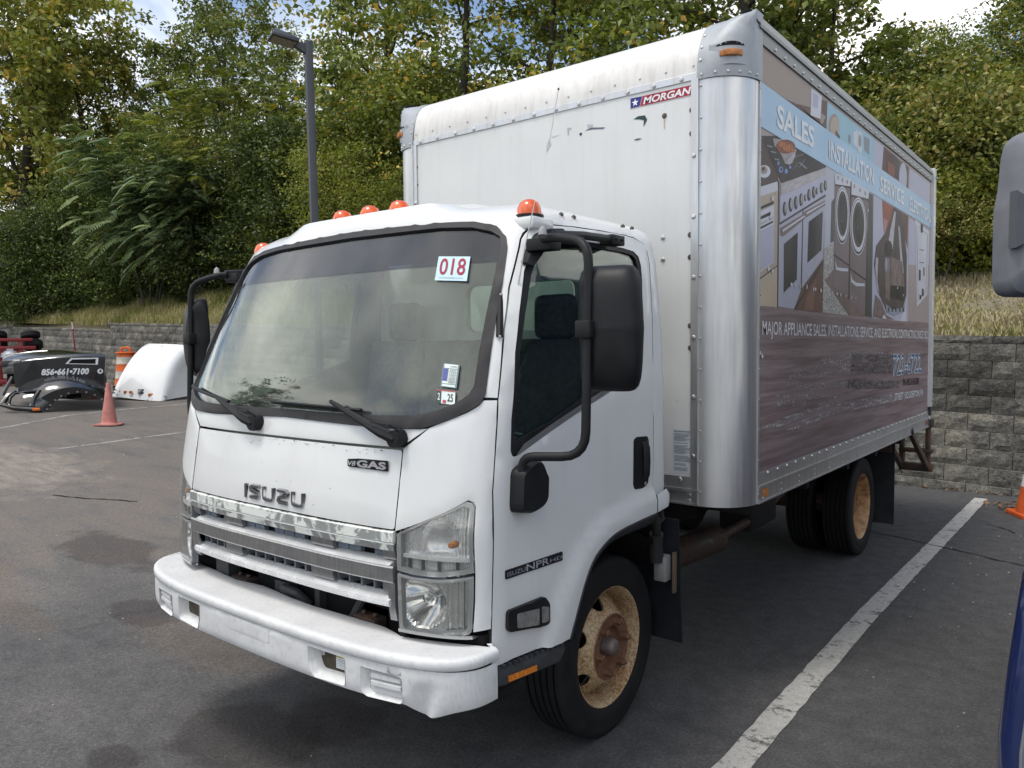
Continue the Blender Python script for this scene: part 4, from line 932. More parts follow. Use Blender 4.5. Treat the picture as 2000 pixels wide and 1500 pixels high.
# rear wall of the cab with its window
RW = roundpoly([(-.225, 1.845), (.50, 1.845), (.50, 2.10), (-.225, 2.10)], .06, 4)
BKF = lambda x, z: (x, .285, z)
panel('back_wall', [(-.93, 1.0), (.93, 1.0), (.95, 1.8), (.92, 2.2), (.80, 2.31), (-.80, 2.31), (-.92, 2.2), (-.95, 1.8)], [RW], BKF, [WP, TRIM], truck, .15, .03, roll=0)
panel('back_window', RW, [], lambda x, z: (x, .27, z), [GLD, GLD], truck, .15, .004, roll=0)
plate_a = MB(); a_, b_ = Vector((xsurf(-.80, 1.955)+.004, -.79, 1.955)), Vector((xsurf(-.85, 1.80)+.004, -.853, 1.803))
plate_a.tube([a_, a_.lerp(b_, .5), b_], .013, 8); ob = plate_a.build('pillar_strap', BK, truck)
for p_ in (a_, b_):
    d = MB(); d.dome(p_+Vector((.008, -.008, 0)), .006, .006, (.7, -.7, 0), 6); d.build('rivet', RIV, ob)
# ---------------------------------------------------------------- cab interior
it = MB(); it.box((-.86, -.93, 1.02), (.86, -.60, 1.38)); it.add([(-.82, -.985, 1.495), (.82, -.985, 1.495), (.9, -.58, 1.40), (-.9, -.58, 1.40), (-.82, -.96, 1.36), (.82, -.96, 1.36), (.9, -.58, 1.30), (-.9, -.58, 1.30)], [(0, 1, 2, 3), (3, 2, 6, 7), (4, 5, 1, 0), (0, 3, 7, 4), (1, 5, 6, 2)])
it.build('dashboard', DASH, truck, bevel=.02)
vn = MB()
for i in range(34): x = -.8+i*.048; vn.box((x, -.985, 1.497), (x+.016, -.955, 1.507))
vn.build('vent', DK, truck, smooth=0)
fl = MB(); fl.box((-.94, -.95, 1.0), (.94, .26, 1.03)); fl.box((-.95, -.60, 1.03), (-.92, .25, 1.36)); fl.box((.92, -.60, 1.03), (.95, .25, 1.36)); fl.box((-.90, .22, 1.03), (.90, .25, 1.80)); fl.box((-.78, -.50, 2.25), (.78, .25, 2.26)); fl.build('cab_lining', TRIM, truck, smooth=0)
for cx, w in ((.46, .24), (-.18, .2), (-.60, .22)):
    s_ = MB(); s_.box((cx-w, -.42, 1.05), (cx+w, .08, 1.24)); s_.box((cx-w*.95, .03, 1.20), (cx+w*.95, .17, 1.80), rot=Matrix.Rotation(-.16, 3, 'X')); 
    if cx > 0 or cx < -.5: s_.box((cx-.12, .13, 1.80), (cx+.12, .21, 2.02))
    s_.build('seat', SEATM, truck, bevel=.05, bseg=3)
sw = MB(); th = np.linspace(0, 2*math.pi, 33); ctr = Vector((.46, -.47, 1.50)); q = Matrix.Rotation(-.55, 3, 'X')
sw.tube([ctr+q @ Vector((.19*math.cos(t), .19*math.sin(t), 0)) for t in th], .015, 8, cap=False); 
for a in (.2, math.pi-.2, -math.pi/2): sw.tube([ctr+q @ Vector((0, 0, -.03)), ctr+q @ Vector((.185*math.cos(a), .185*math.sin(a), 0))], .014, 6)
sw.tube([ctr, ctr+q @ Vector((0, .1, -.5))], .03, 8); sw.build('steering_wheel', BK, truck)
pp_ = MB(); pp_.box((.60, -.80, 1.445), (.86, -.62, 1.452), rot=Matrix.Rotation(-.22, 3, 'X')); pp_.build('paper', WHITE, truck, smooth=0)
# ---------------------------------------------------------------- roof lamps and antenna
for x, y in ((-.865, -.585), (-.19, -.615), (0, -.615), (.19, -.615), (.875, -.59)):
    z0 = 2.243 if x < -.5 else 2.254 if x > .5 else 2.330
    l = MB(); l.lathe([(.056, 0), (.056, .012), (.050, .014)], (x, y, z0), 'z', 18); lo_ = l.build('marker_base', BK, truck)
    l = MB(); l.lathe([(.048, .012), (.046, .038), (.036, .060), (.018, .071), (0, .074)], (x, y, z0), 'z', 18); l.build('marker_light', mat('orange_lens', (.72, .10, .008), .2, 0, .15, 20, coat=.6), lo_, smooth=80)
    if x > .5:
        l = MB(); l.box((x-.07, y-.07, z0-.05), (x+.07, y+.07, z0)); l.build('lamp_riser', WP, lo_, bevel=.015)
rv = MB()
for y in (-.42, -.33, .02, .10): rv.dome((.905 if y < -.2 else .93, y, 2.284), .011, .014, (0, 0, 1), 8)
rv.build('drip_clip', BOLT, truck)
an = MB(); an.tube([(.937, -.745, 1.985), (.965, -.735, 2.135), (.999, -.72, 2.287)], [.003, .0026, .002], 5); an.tube([(.70, .10, 2.40), (.75, .11, 2.65), (.263, .48, 3.142)] if False else [(.190, .505, 2.86), (.259, .50, 3.14)], [.0025, .002], 5); an.build('antenna', mat('wire_grey', (.55, .55, .55), .4, .5), truck)
an = MB(); an.dome((.259, .50, 3.135), .006, .012, (0, 0, 1), 8); an.build('antenna_tip', BK, truck)
# ---------------------------------------------------------------- step and sill parts
sp = MB(); spl = [(-1.0, .655), (-.575, .622), (-.560, .604), (-.598, .562), (-.94, .592), (-1.0, .603)]
sp.prism(spl, lambda a, b, d: (1.012-d, a, b), .16); st_ = sp.build('step', mat('step_grey', (.045, .048, .052), .6, 0, .25, 30), truck, bevel=.006)
for i in range(13):
    y = -.975+i*.032; t = MB(); zt_ = .655-.0776*(y+1.0); t.box((.90, y, zt_-.002), (1.012, y+.016, zt_+.012), rot=Matrix.Rotation(-.077, 3, 'X')); t.build('tread_tooth', MATS['step_grey'], st_, smooth=0)
rf_ = MB(); rf_.prism([(-.920, .620), (-.756, .604), (-.756, .584), (-.918, .599)], lambda a, b, d: (1.0125+d, a, b), .005); rf_.build('reflector', mat('amber_reflector', (.62, .19, .02), .25, 0, .2, 60), st_)
# ---------------------------------------------------------------- wheels
def tire(mb, x0, x1, Rr, rl, c, n=64):
    """x0 inner face, x1 outer face"""
    w = x1-x0; xm = (x0+x1)/2; h = w/2
    prof = [(rl, h*.80), (rl+.012, h*.92), (rl+.05, h*1.0), (rl+.075, h*1.0), (Rr-.045, h*.97), (Rr-.040, h*.985), (Rr-.022, h*.93), (Rr-.008, h*.86), (Rr-.004, h*.80)]
    gr_ = [.62, .30, -.0, -.30, -.62]
    tr_ = []
    for g_ in gr_: tr_ += [(Rr, h*(g_+.055)), (Rr-.012, h*(g_+.045)), (Rr-.012, h*(g_-.045)), (Rr, h*(g_-.055))]
    full = prof+tr_+[(r, -a) for r, a in prof[::-1]]
    mb.lathe([(r, c[0]+xm+a) for r, a in full], (0, c[1], c[2]), 'x', n)
def wheel(sg, y, xl, dual, z=.402, Rr=.405, rot=0.):
    """xl = rim lip plane"""
    c = (0, y, z); t = MB()
    xo = xl+.016; tire(t, xo-.225, xo, Rr, .262, (0, y, z))
    if dual: tire(t, xo-.225-.295, xo-.295, Rr, .262, (0, y, z))
    flip = lambda mb: setattr(mb, 'v', [(sg*a, b, d) for a, b, d in mb.v])
    flip(t); W = t.build('wheel', TIRE, truck, smooth=40)
    r = MB()
    if not dual:
        r.lathe([(.262, xl-.004), (.270, xl-.002), (.272, xl+.002), (.268, xl+.003), (.258, xl-.006), (.252, xl-.022), (.245, xl-.05), (.238, xl-.080), (.236, xl-.098)], c, 'x', 64)
        flip(r); r.build('rim', RIM, W, smooth=50)
        # disc with six hand holes: unrolled ring cut by delaunay
        def dprof(rr): return float(np.interp(rr, [.06, .088, .09, .135, .142, .152, .17, .20, .225, .238], [xl-.012, xl-.012, xl+.000, xl+.002, xl+.010, xl+.006, xl-.020, xl-.052, xl-.080, xl-.094]))
        pts = []; ed = []; holes_ = []
        for rr in (.142, .238):
            o = len(pts); k = 72; pts += [(rr*math.cos(2*math.pi*i/k), rr*math.sin(2*math.pi*i/k)) for i in range(k)]; ed += [(o+i, o+(i+1) % k) for i in range(k)]
        for hh in range(6):
            a = R(98+60*hh)+rot; hc_ = (.198*math.cos(a), .198*math.sin(a)); k = 20; o = len(pts); hp = []
            for i in range(k):
                q = 2*math.pi*i/k; du, dv = .031*math.cos(q), .042*math.sin(q); hp.append((hc_[0]+du*math.cos(a)-dv*math.sin(a), hc_[1]+du*math.sin(a)+dv*math.cos(a)))
            pts += hp; ed += [(o+i, o+(i+1) % k) for i in range(k)]; holes_.append(hp)
        for rr in (.152, .165, .178, .192, .206, .220, .23):
            k = 72
            for i in range(k):
                q = (rr*math.cos(2*math.pi*(i+.5)/k), rr*math.sin(2*math.pi*(i+.5)/k))
                if min(math.dist(q, h) for hp in holes_ for h in hp) > .005 and not any(inpoly(q[0], q[1], hp) for hp in holes_): pts.append(q)
        rs = geometry.delaunay_2d_cdt([Vector(p) for p in pts], ed, [], 0, 1e-6); V2, F2 = rs[0], rs[2]; keep = []
        for f in F2:
            cx = sum(V2[i][0] for i in f)/3; cy = sum(V2[i][1] for i in f)/3; rr = math.hypot(cx, cy)
            if .142 < rr < .238 and not any(inpoly(cx, cy, hp) for hp in holes_): keep.append(tuple(f))
        dm = MB(); P3 = [(sg*dprof(math.hypot(q[0], q[1])), y+q[0]*(1), z+q[1]) for q in V2]; P4 = [(p[0]-sg*.009, p[1], p[2]) for p in P3]; n = len(P3)
        cnt = {}
        for f in keep:
            for i in range(3): a, b = f[i], f[(i+1) % 3]; cnt.setdefault((min(a, b), max(a, b)), []).append((a, b))
        walls = [(l[0][0], l[0][1], l[0][1]+n, l[0][0]+n) for l in cnt.values() if len(l) == 1]
        dm.add(P3+P4, keep+[tuple(i+n for i in f[::-1]) for f in keep]+walls); dm.build('wheel_disc', RIM, W, smooth=50)
        hb = MB(); hb.lathe([(.150, xl+.006), (.145, xl+.013), (.138, xl+.010), (.132, xl+.004), (.092, xl+.002), (.088, xl-.02), (.060, xl-.03), (.034, xl-.03)], c, 'x', 40); flip(hb); hbo = hb.build('hub', HUB, W, smooth=40)
        for k in range(6):
            a = R(68+60*k)+rot; nu = MB(); p = (xl, y+.113*math.cos(a), z+.113*math.sin(a)); nu.lathe([(.021, xl+.0), (.021, xl+.012), (.017, xl+.013), (.017, xl+.036), (.013, xl+.040), (.008, xl+.040), (.008, xl+.046), (0, xl+.047)], (0, p[1], p[2]), 'x', 6); flip(nu); nu.build('lug_nut', HUB, W, smooth=20)
        cp = MB(); cp.lathe([(.040, xl-.03), (.040, xl+.012), (.034, xl+.03), (.018, xl+.040), (0, xl+.042)], c, 'x', 24); flip(cp); cp.build('hub_cap', mat('hub_grey', (.17, .14, .125), .5, .3, .3, 30), W, smooth=50)
        bk_ = MB(); bk_.lathe([(.26, xl-.20), (0, xl-.20)], c, 'x', 24); flip(bk_); bk_.build('brake_drum', DK, W)
    else:
        r.lathe([(.262, xl-.004), (.270, xl-.002), (.272, xl+.002), (.268, xl+.003), (.256, xl-.010), (.248, xl-.03), (.240, xl-.06), (.236, xl-.066), (.228, xl-.09), (.224, xl-.14), (.20, xl-.155), (.15, xl-.165), (.14, xl-.16), (.13, xl-.16)], c, 'x', 64); flip(r); r.build('rim', RIM2, W, smooth=40)
        hb = MB(); hb.lathe([(.14, xl-.16), (.12, xl-.15), (.10, xl-.09), (.085, xl-.06), (.0, xl-.055)], c, 'x', 32); flip(hb); hb.build('hub', HUB, W, smooth=40)
        for k in range(6):
            a = R(20+60*k); nu = MB(); nu.lathe([(.018, xl-.16), (.018, xl-.125), (.010, xl-.12), (0, xl-.118)], (0, y+.115*math.cos(a), z+.115*math.sin(a)), 'x', 6); flip(nu); nu.build('lug_nut', HUB, W, smooth=20)
    return W
wheel(1, -.005, .870, False); wheel(-1, -.005, .870, False)
wheel(1, 3.81, .991, True); wheel(-1, 3.81, .991, True)
# ---------------------------------------------------------------- chassis
ch = MB()
for sx in (-1, 1): ch.box((sx*.42-.035, -.9, .62), (sx*.42+.035, 5.2, .84))
for y in (.5, 1.4, 2.4, 3.3, 4.3, 5.1): ch.box((-.42, y-.04, .66), (.42, y+.04, .80))
for y in (1.0, 1.9, 2.8, 3.6, 4.5): ch.box((-1.15, y-.03, .86), (1.15, y+.03, .945))
ch.build('chassis_frame', mat('frame_black', (.022, .021, .021), .75, 0, .3, 10), truck, bevel=.006)
ax = MB(); ax.tube([(-.8, 0, .40), (.8, 0, .40)], .05, 10); ax.tube([(-.85, 3.81, .402), (.85, 3.81, .402)], .075, 12); ax.lathe([(0, -.18), (.15, -.14), (.2, 0), (.15, .14), (0, .18)], (0, 3.81, .402), 'y', 16); ax.tube([(0, .4, .55), (0, 3.6, .42)], .04, 8)
ax.build('axle', BRN, truck)
mf = MB(); mf.tube([(.50, .62, .55), (.62, .80, .55), (.70, 1.55, .55)], .085, 16); mf.tube([(.70, 1.55, .55), (.72, 2.2, .58), (.60, 3.0, .60)], .03, 10); mf.build('muffler', m_rust('muffler_rust', (.05, .04, .035), (.10, .055, .035), .4, .6), truck)
tk = MB(); tk.box((.52, 2.0, .50), (.75, 2.5, .80)); tk.build('tank', mat('tank_black', (.02, .02, .021), .6), truck, bevel=.03)
# wheel-well parts behind the front wheel
ww = MB(); ww.add([(.70, .42, .92), (1.0, .42, .92), (1.0, .46, .30), (.70, .46, .30), (.70, .43, .92), (1.0, .43, .92), (1.0, .47, .30), (.70, .47, .30)], [(0, 1, 2, 3), (4, 7, 6, 5), (0, 4, 5, 1), (3, 2, 6, 7), (1, 5, 6, 2), (0, 3, 7, 4)]); ww.build('mud_flap', mat('flap_black', (.016, .017, .021), .5, 0, .3, 10), truck)
ww = MB(); ww.lathe([(.50, .55), (.50, .93)], (0, 0, .42), 'x', 24, a0=-.2, a1=2.7); ww.build('wheel_well', DK, truck)
hs = MB(); hs.tube([(.96, .235, 1.02), (.96, .27, .93), (.945, .30, .90), (.93, .33, .86)], .022, 10)
pts = []
hs.tube([(.93, .33, .86), (.92, .345, .80), (.915, .36, .72)], [.034, .034, .036], 12); hs.tube([(.96, .235, 1.02), (.965, .30, 1.0), (.965, .32, .94), (.945, .29, .91)], .014, 8)
hs.build('filler_hose', mat('hose_black', (.035, .033, .034), .6), truck)
cn_ = MB(); cn_.box((.90, .355, .62), (.965, .42, .745)); cn_.build('canister', mat('canister_grey', (.32, .32, .32), .4, .3), truck, bevel=.008)
fb = MB(); fb.box((.975, .40, .56), (.99, .43, .76)); fb.build('flap_bracket', mat('bracket_tan', (.13, .10, .07), .7), truck, bevel=.003)
rflap = MB(); rflap.add([(.62, 4.33, .93), (1.13, 4.33, .93), (1.12, 4.37, .16), (.62, 4.37, .16), (.62, 4.34, .93), (1.13, 4.34, .93), (1.12, 4.38, .16), (.62, 4.38, .16)], [(0, 1, 2, 3), (4, 7, 6, 5), (0, 4, 5, 1), (3, 2, 6, 7), (1, 5, 6, 2), (0, 3, 7, 4)]); rflap.build('mud_flap', mat('flap_dusty', (.030, .034, .040), .75, 0, .35, 6), truck)
fp = MB(); fp.box((.95, 4.315, .80), (1.10, 4.345, .95)); fp.build('flap_plate', BRN, truck)
GFX=[
('tan',1,[(0.904,3.242),(1.681,3.241),(1.676,3.112),(1.42,3.088),(1.242,3.073),(0.892,3.069)]),
('brown',2,[(1.242,3.073),(1.42,3.088),(1.676,3.127),(1.678,3.07),(1.989,3.069)]),
('brown',1,[(1.674,3.195),(2.002,3.236),(1.995,3.068),(1.661,3.071)]),
('white',2,[(1.681,3.238),(1.876,3.241),(1.859,3.099),(1.669,3.081)]),
('lilac',3,[(1.71,3.222),(1.814,3.222),(1.799,3.145),(1.701,3.138)]),
('tan',2,[(1.858,3.137),(1.958,3.137),(1.887,3.072),(1.851,3.081)]),
('sky',1,[(1.991,3.233),(3.121,3.234),(3.112,2.983),(1.975,3.051)]),
('tan',2,[(2.244,3.141),(2.239,3.116),(2.223,3.092),(2.197,3.069),(2.165,3.052),(2.129,3.041),(2.093,3.038),(2.061,3.042),(2.035,3.053),(2.019,3.07),(2.012,3.092),(2.017,3.116),(2.032,3.14),(2.056,3.161),(2.088,3.179),(2.123,3.19),(2.159,3.195),(2.192,3.191),(2.219,3.181),(2.237,3.163)]),
('cream',3,[(2.244,3.134),(2.24,3.113),(2.228,3.093),(2.207,3.074),(2.181,3.06),(2.152,3.051),(2.123,3.048),(2.097,3.052),(2.076,3.062),(2.063,3.076),(2.057,3.095),(2.061,3.115),(2.073,3.135),(2.093,3.153),(2.118,3.168),(2.147,3.177),(2.176,3.181),(2.203,3.177),(2.224,3.168),(2.239,3.153)]),
('dark',4,[(2.164,3.1),(2.257,3.08),(2.258,3.064),(2.158,3.069)]),
('white',2,[(2.571,3.169),(2.679,3.207),(2.685,3.082),(2.575,3.092)]),
('white',2,[(2.698,3.206),(2.779,3.206),(2.786,3.058),(2.685,3.071)]),
('grey',2,[(2.513,3.113),(2.512,3.102),(2.507,3.092),(2.5,3.084),(2.491,3.077),(2.481,3.074),(2.47,3.073),(2.461,3.076),(2.453,3.082),(2.448,3.09),(2.446,3.1),(2.447,3.11),(2.452,3.12),(2.459,3.128),(2.468,3.135),(2.478,3.138),(2.488,3.139),(2.498,3.136),(2.506,3.131),(2.511,3.122)]),
('grey',2,[(2.841,3.197),(2.99,3.205),(2.982,3.094),(2.846,3.101)]),
('tan',3,[(2.77,3.151),(2.768,3.138),(2.764,3.125),(2.756,3.114),(2.747,3.106),(2.736,3.102),(2.724,3.102),(2.714,3.106),(2.706,3.114),(2.7,3.124),(2.698,3.137),(2.699,3.15),(2.703,3.163),(2.711,3.174),(2.72,3.182),(2.731,3.186),(2.743,3.186),(2.753,3.182),(2.761,3.174),(2.767,3.164)]),
('lilac',1,[(3.121,3.234),(3.401,3.235),(3.364,3.048),(3.108,3.048)]),
('maroon',1,[(3.401,3.235),(3.905,3.226),(3.917,3.063),(3.354,3.052)]),
('red',2,[(3.53,3.147),(3.79,3.156),(3.743,3.062),(3.536,3.059)]),
('char',2,[(3.705,3.232),(3.905,3.226),(3.916,3.065),(3.796,3.065)]),
('brown',1,[(3.905,3.226),(4.271,3.226),(4.254,3.051),(3.917,3.063)]),
('lilac',2,[(4.2,3.13),(4.195,3.091),(4.177,3.054),(4.147,3.022),(4.107,2.999),(4.064,2.987),(4.019,2.986),(3.979,2.997),(3.946,3.019),(3.924,3.049),(3.915,3.084),(3.919,3.121),(3.937,3.157),(3.966,3.189),(4.003,3.212),(4.047,3.225),(4.091,3.227),(4.132,3.217),(4.167,3.196),(4.19,3.166)]),
('lilac',1,[(4.271,3.226),(5.164,3.231),(5.169,3.01),(4.244,3.013)]),
('tan',3,[(4.253,3.225),(4.301,3.226),(4.28,3.018),(4.238,3.017)]),
('band',5,[(0.895,3.071),(5.242,3.039),(5.246,2.826),(0.89,2.851)]),
('maroon2',1,[(0.882,2.792),(1.135,2.804),(1.148,2.621),(0.885,2.552)]),
('char',2,[(0.897,2.807),(1.364,2.901),(1.968,2.868),(1.969,2.832),(1.195,2.619)]),
('grey',3,[(0.975,2.773),(0.988,2.78),(1.059,2.784),(1.045,2.777)]),
('grey',3,[(1.028,2.752),(1.042,2.759),(1.114,2.766),(1.099,2.759)]),
('grey',3,[(1.082,2.725),(1.096,2.731),(1.161,2.736),(1.146,2.73)]),
('grey',3,[(1.367,2.782),(1.383,2.789),(1.57,2.844),(1.553,2.836)]),
('grey',3,[(1.47,2.747),(1.487,2.753),(1.592,2.82),(1.575,2.813)]),
('grey',3,[(1.598,2.761),(1.616,2.769),(1.486,2.781),(1.47,2.774)]),
('grey',3,[(1.368,2.716),(1.384,2.723),(1.465,2.777),(1.449,2.77)]),
('grey',3,[(1.686,2.801),(1.704,2.808),(1.795,2.849),(1.777,2.842)]),
('grey',3,[(1.213,2.664),(1.228,2.67),(1.384,2.729),(1.368,2.723)]),
('grey',3,[(0.958,2.746),(0.972,2.752),(1.006,2.771),(0.992,2.764)]),
('steel',4,[(1.062,2.828),(1.228,2.854),(1.426,2.837),(1.367,2.759),(1.308,2.735),(1.24,2.73),(1.182,2.768),(1.08,2.794)]),
('red',5,[(1.406,2.851),(1.398,2.837),(1.376,2.823),(1.342,2.808),(1.299,2.794),(1.252,2.784),(1.206,2.777),(1.166,2.775),(1.133,2.777),(1.113,2.784),(1.106,2.794),(1.112,2.806),(1.133,2.82),(1.164,2.835),(1.205,2.848),(1.251,2.859),(1.297,2.866),(1.34,2.869),(1.375,2.868),(1.398,2.861)]),
('orange',6,[(1.365,2.835),(1.362,2.828),(1.35,2.821),(1.333,2.813),(1.311,2.806),(1.287,2.801),(1.263,2.797),(1.241,2.796),(1.225,2.797),(1.214,2.8),(1.21,2.806),(1.213,2.812),(1.224,2.82),(1.241,2.827),(1.262,2.834),(1.286,2.84),(1.31,2.844),(1.332,2.845),(1.35,2.844),(1.361,2.841)]),
('orange',6,[(1.238,2.83),(1.236,2.826),(1.229,2.82),(1.218,2.815),(1.205,2.811),(1.191,2.807),(1.176,2.805),(1.163,2.805),(1.153,2.806),(1.146,2.808),(1.144,2.812),(1.146,2.817),(1.153,2.822),(1.163,2.827),(1.176,2.832),(1.19,2.835),(1.205,2.838),(1.218,2.838),(1.229,2.837),(1.235,2.834)]),
('orange',6,[(1.402,2.829),(1.4,2.826),(1.395,2.822),(1.387,2.818),(1.377,2.815),(1.366,2.813),(1.355,2.811),(1.345,2.811),(1.337,2.811),(1.332,2.813),(1.33,2.815),(1.332,2.818),(1.337,2.822),(1.344,2.825),(1.354,2.829),(1.366,2.831),(1.377,2.833),(1.387,2.833),(1.395,2.833),(1.4,2.831)]),
('steel2',6,[(1.234,2.729),(1.396,2.821),(1.407,2.803),(1.357,2.754),(1.308,2.735)]),
('flame',3,[(1.218,2.694),(1.216,2.689),(1.212,2.684),(1.204,2.679),(1.195,2.675),(1.184,2.673),(1.174,2.672),(1.165,2.672),(1.157,2.675),(1.152,2.678),(1.151,2.682),(1.152,2.687),(1.157,2.693),(1.164,2.697),(1.173,2.701),(1.184,2.704),(1.194,2.705),(1.204,2.704),(1.211,2.702),(1.216,2.698)]),
('char',4,[(1.207,2.694),(1.206,2.691),(1.203,2.688),(1.199,2.685),(1.194,2.683),(1.188,2.682),(1.182,2.681),(1.177,2.682),(1.173,2.683),(1.17,2.685),(1.169,2.688),(1.17,2.69),(1.173,2.693),(1.177,2.696),(1.182,2.698),(1.188,2.7),(1.193,2.7),(1.199,2.7),(1.203,2.699),(1.206,2.697)]),
('flame',3,[(1.289,2.697),(1.288,2.693),(1.285,2.689),(1.28,2.685),(1.274,2.682),(1.266,2.68),(1.259,2.68),(1.253,2.681),(1.248,2.683),(1.244,2.686),(1.243,2.69),(1.244,2.694),(1.247,2.698),(1.252,2.702),(1.259,2.705),(1.266,2.706),(1.273,2.707),(1.28,2.706),(1.285,2.704),(1.288,2.701)]),
('flame',3,[(1.161,2.716),(1.16,2.713),(1.158,2.71),(1.155,2.707),(1.151,2.705),(1.146,2.704),(1.142,2.703),(1.138,2.704),(1.134,2.706),(1.132,2.708),(1.131,2.711),(1.132,2.714),(1.134,2.718),(1.137,2.72),(1.141,2.723),(1.146,2.724),(1.151,2.724),(1.155,2.724),(1.158,2.722),(1.16,2.719)]),
('flame',3,[(1.348,2.729),(1.347,2.726),(1.344,2.723),(1.34,2.72),(1.335,2.718),(1.328,2.716),(1.322,2.716),(1.317,2.716),(1.312,2.718),(1.31,2.72),(1.309,2.722),(1.309,2.725),(1.312,2.728),(1.316,2.731),(1.322,2.733),(1.328,2.735),(1.334,2.735),(1.34,2.735),(1.344,2.734),(1.347,2.732)]),
('white',3,[(1.03,2.653),(1.025,2.642),(1.013,2.631),(0.994,2.621),(0.97,2.612),(0.943,2.606),(0.917,2.604),(0.893,2.604),(0.875,2.608),(0.863,2.615),(0.859,2.624),(0.863,2.635),(0.874,2.645),(0.892,2.655),(0.916,2.664),(0.942,2.67),(0.969,2.673),(0.993,2.673),(1.012,2.669),(1.025,2.662)]),
('tan',4,[(0.986,2.653),(0.983,2.646),(0.976,2.639),(0.964,2.632),(0.95,2.627),(0.934,2.623),(0.919,2.622),(0.904,2.622),(0.893,2.625),(0.886,2.63),(0.883,2.636),(0.886,2.642),(0.893,2.649),(0.904,2.656),(0.918,2.661),(0.934,2.665),(0.949,2.667),(0.964,2.666),(0.975,2.663),(0.983,2.659)]),
('char',5,[(0.946,2.651),(0.945,2.648),(0.942,2.645),(0.938,2.642),(0.932,2.639),(0.926,2.638),(0.919,2.637),(0.914,2.638),(0.909,2.639),(0.906,2.641),(0.905,2.644),(0.906,2.647),(0.909,2.651),(0.913,2.653),(0.919,2.656),(0.925,2.657),(0.932,2.658),(0.937,2.658),(0.942,2.656),(0.945,2.654)]),
('white2',2,[(0.885,2.552),(1.144,2.621),(1.146,2.573),(0.881,2.503)]),
('cream',1,[(0.881,2.503),(1.146,2.573),(1.141,2.181),(0.864,2.088)]),
('char',3,[(0.882,2.451),(1.077,2.509),(1.078,2.493),(0.882,2.438)]),
('white2',2,[(0.879,2.426),(1.087,2.491),(1.089,2.194),(0.867,2.116)]),
('char',3,[(0.882,2.402),(1.034,2.449),(1.034,2.43),(0.883,2.387)]),
('steel2',4,[(0.883,2.372),(1.073,2.429),(1.074,2.416),(0.883,2.36)]),
('char',3,[(0.88,2.35),(1.074,2.407),(1.074,2.397),(0.88,2.338)]),
('lilac',3,[(0.877,2.328),(1.085,2.389),(1.085,2.197),(0.867,2.125)]),
('cream2',2,[(0.865,2.082),(1.145,2.176),(1.15,1.958),(0.86,1.957)]),
('char',3,[(0.864,2.088),(1.145,2.181),(1.145,2.176),(0.865,2.081)]),
('char',4,[(0.866,2.002),(0.906,2.016),(0.906,2.01),(0.866,1.995)]),
('char',4,[(1.135,2.626),(1.161,2.623),(1.155,2.403),(1.153,1.958),(1.142,1.958),(1.141,2.182),(1.144,2.569)]),
('steel3',3,[(1.186,2.614),(1.969,2.833),(1.971,2.787),(1.181,2.552)]),
('steel2',4,[(1.214,2.602),(1.97,2.815),(1.97,2.806),(1.205,2.585)]),
('lilac',3,[(1.174,2.548),(1.971,2.787),(1.97,2.672),(1.177,2.409)]),
('char',5,[(1.166,2.405),(1.97,2.672),(1.971,2.661),(1.166,2.394)]),
('char',5,[(1.279,2.494),(1.277,2.482),(1.273,2.47),(1.266,2.461),(1.257,2.454),(1.247,2.451),(1.237,2.452),(1.227,2.456),(1.22,2.464),(1.215,2.474),(1.213,2.485),(1.215,2.497),(1.219,2.508),(1.226,2.517),(1.235,2.524),(1.245,2.527),(1.255,2.527),(1.264,2.523),(1.272,2.515),(1.277,2.505)]),
('steel',6,[(1.273,2.498),(1.272,2.49),(1.27,2.482),(1.266,2.476),(1.261,2.472),(1.256,2.47),(1.251,2.47),(1.246,2.473),(1.242,2.479),(1.239,2.486),(1.238,2.493),(1.239,2.502),(1.241,2.509),(1.245,2.516),(1.249,2.52),(1.255,2.522),(1.26,2.521),(1.265,2.518),(1.269,2.513),(1.272,2.506)]),
('char',5,[(1.371,2.527),(1.37,2.515),(1.365,2.503),(1.358,2.494),(1.349,2.487),(1.338,2.484),(1.328,2.484),(1.318,2.489),(1.311,2.496),(1.306,2.506),(1.304,2.518),(1.305,2.53),(1.309,2.541),(1.317,2.551),(1.326,2.558),(1.336,2.561),(1.347,2.561),(1.356,2.556),(1.364,2.549),(1.369,2.539)]),
('steel',6,[(1.365,2.532),(1.364,2.523),(1.362,2.515),(1.358,2.509),(1.353,2.505),(1.348,2.502),(1.342,2.503),(1.337,2.506),(1.333,2.512),(1.33,2.519),(1.329,2.527),(1.33,2.535),(1.332,2.543),(1.336,2.549),(1.341,2.554),(1.346,2.556),(1.352,2.555),(1.357,2.552),(1.361,2.547),(1.364,2.54)]),
('char',5,[(1.457,2.551),(1.456,2.539),(1.451,2.528),(1.444,2.519),(1.435,2.512),(1.425,2.509),(1.415,2.51),(1.405,2.514),(1.398,2.521),(1.393,2.531),(1.391,2.542),(1.392,2.553),(1.397,2.564),(1.404,2.574),(1.413,2.58),(1.423,2.583),(1.433,2.583),(1.443,2.579),(1.45,2.572),(1.455,2.562)]),
('steel',6,[(1.451,2.555),(1.451,2.547),(1.448,2.539),(1.444,2.533),(1.44,2.529),(1.434,2.527),(1.429,2.528),(1.424,2.531),(1.42,2.536),(1.417,2.542),(1.416,2.55),(1.417,2.558),(1.419,2.566),(1.423,2.572),(1.427,2.576),(1.433,2.578),(1.438,2.578),(1.443,2.575),(1.447,2.57),(1.45,2.563)]),
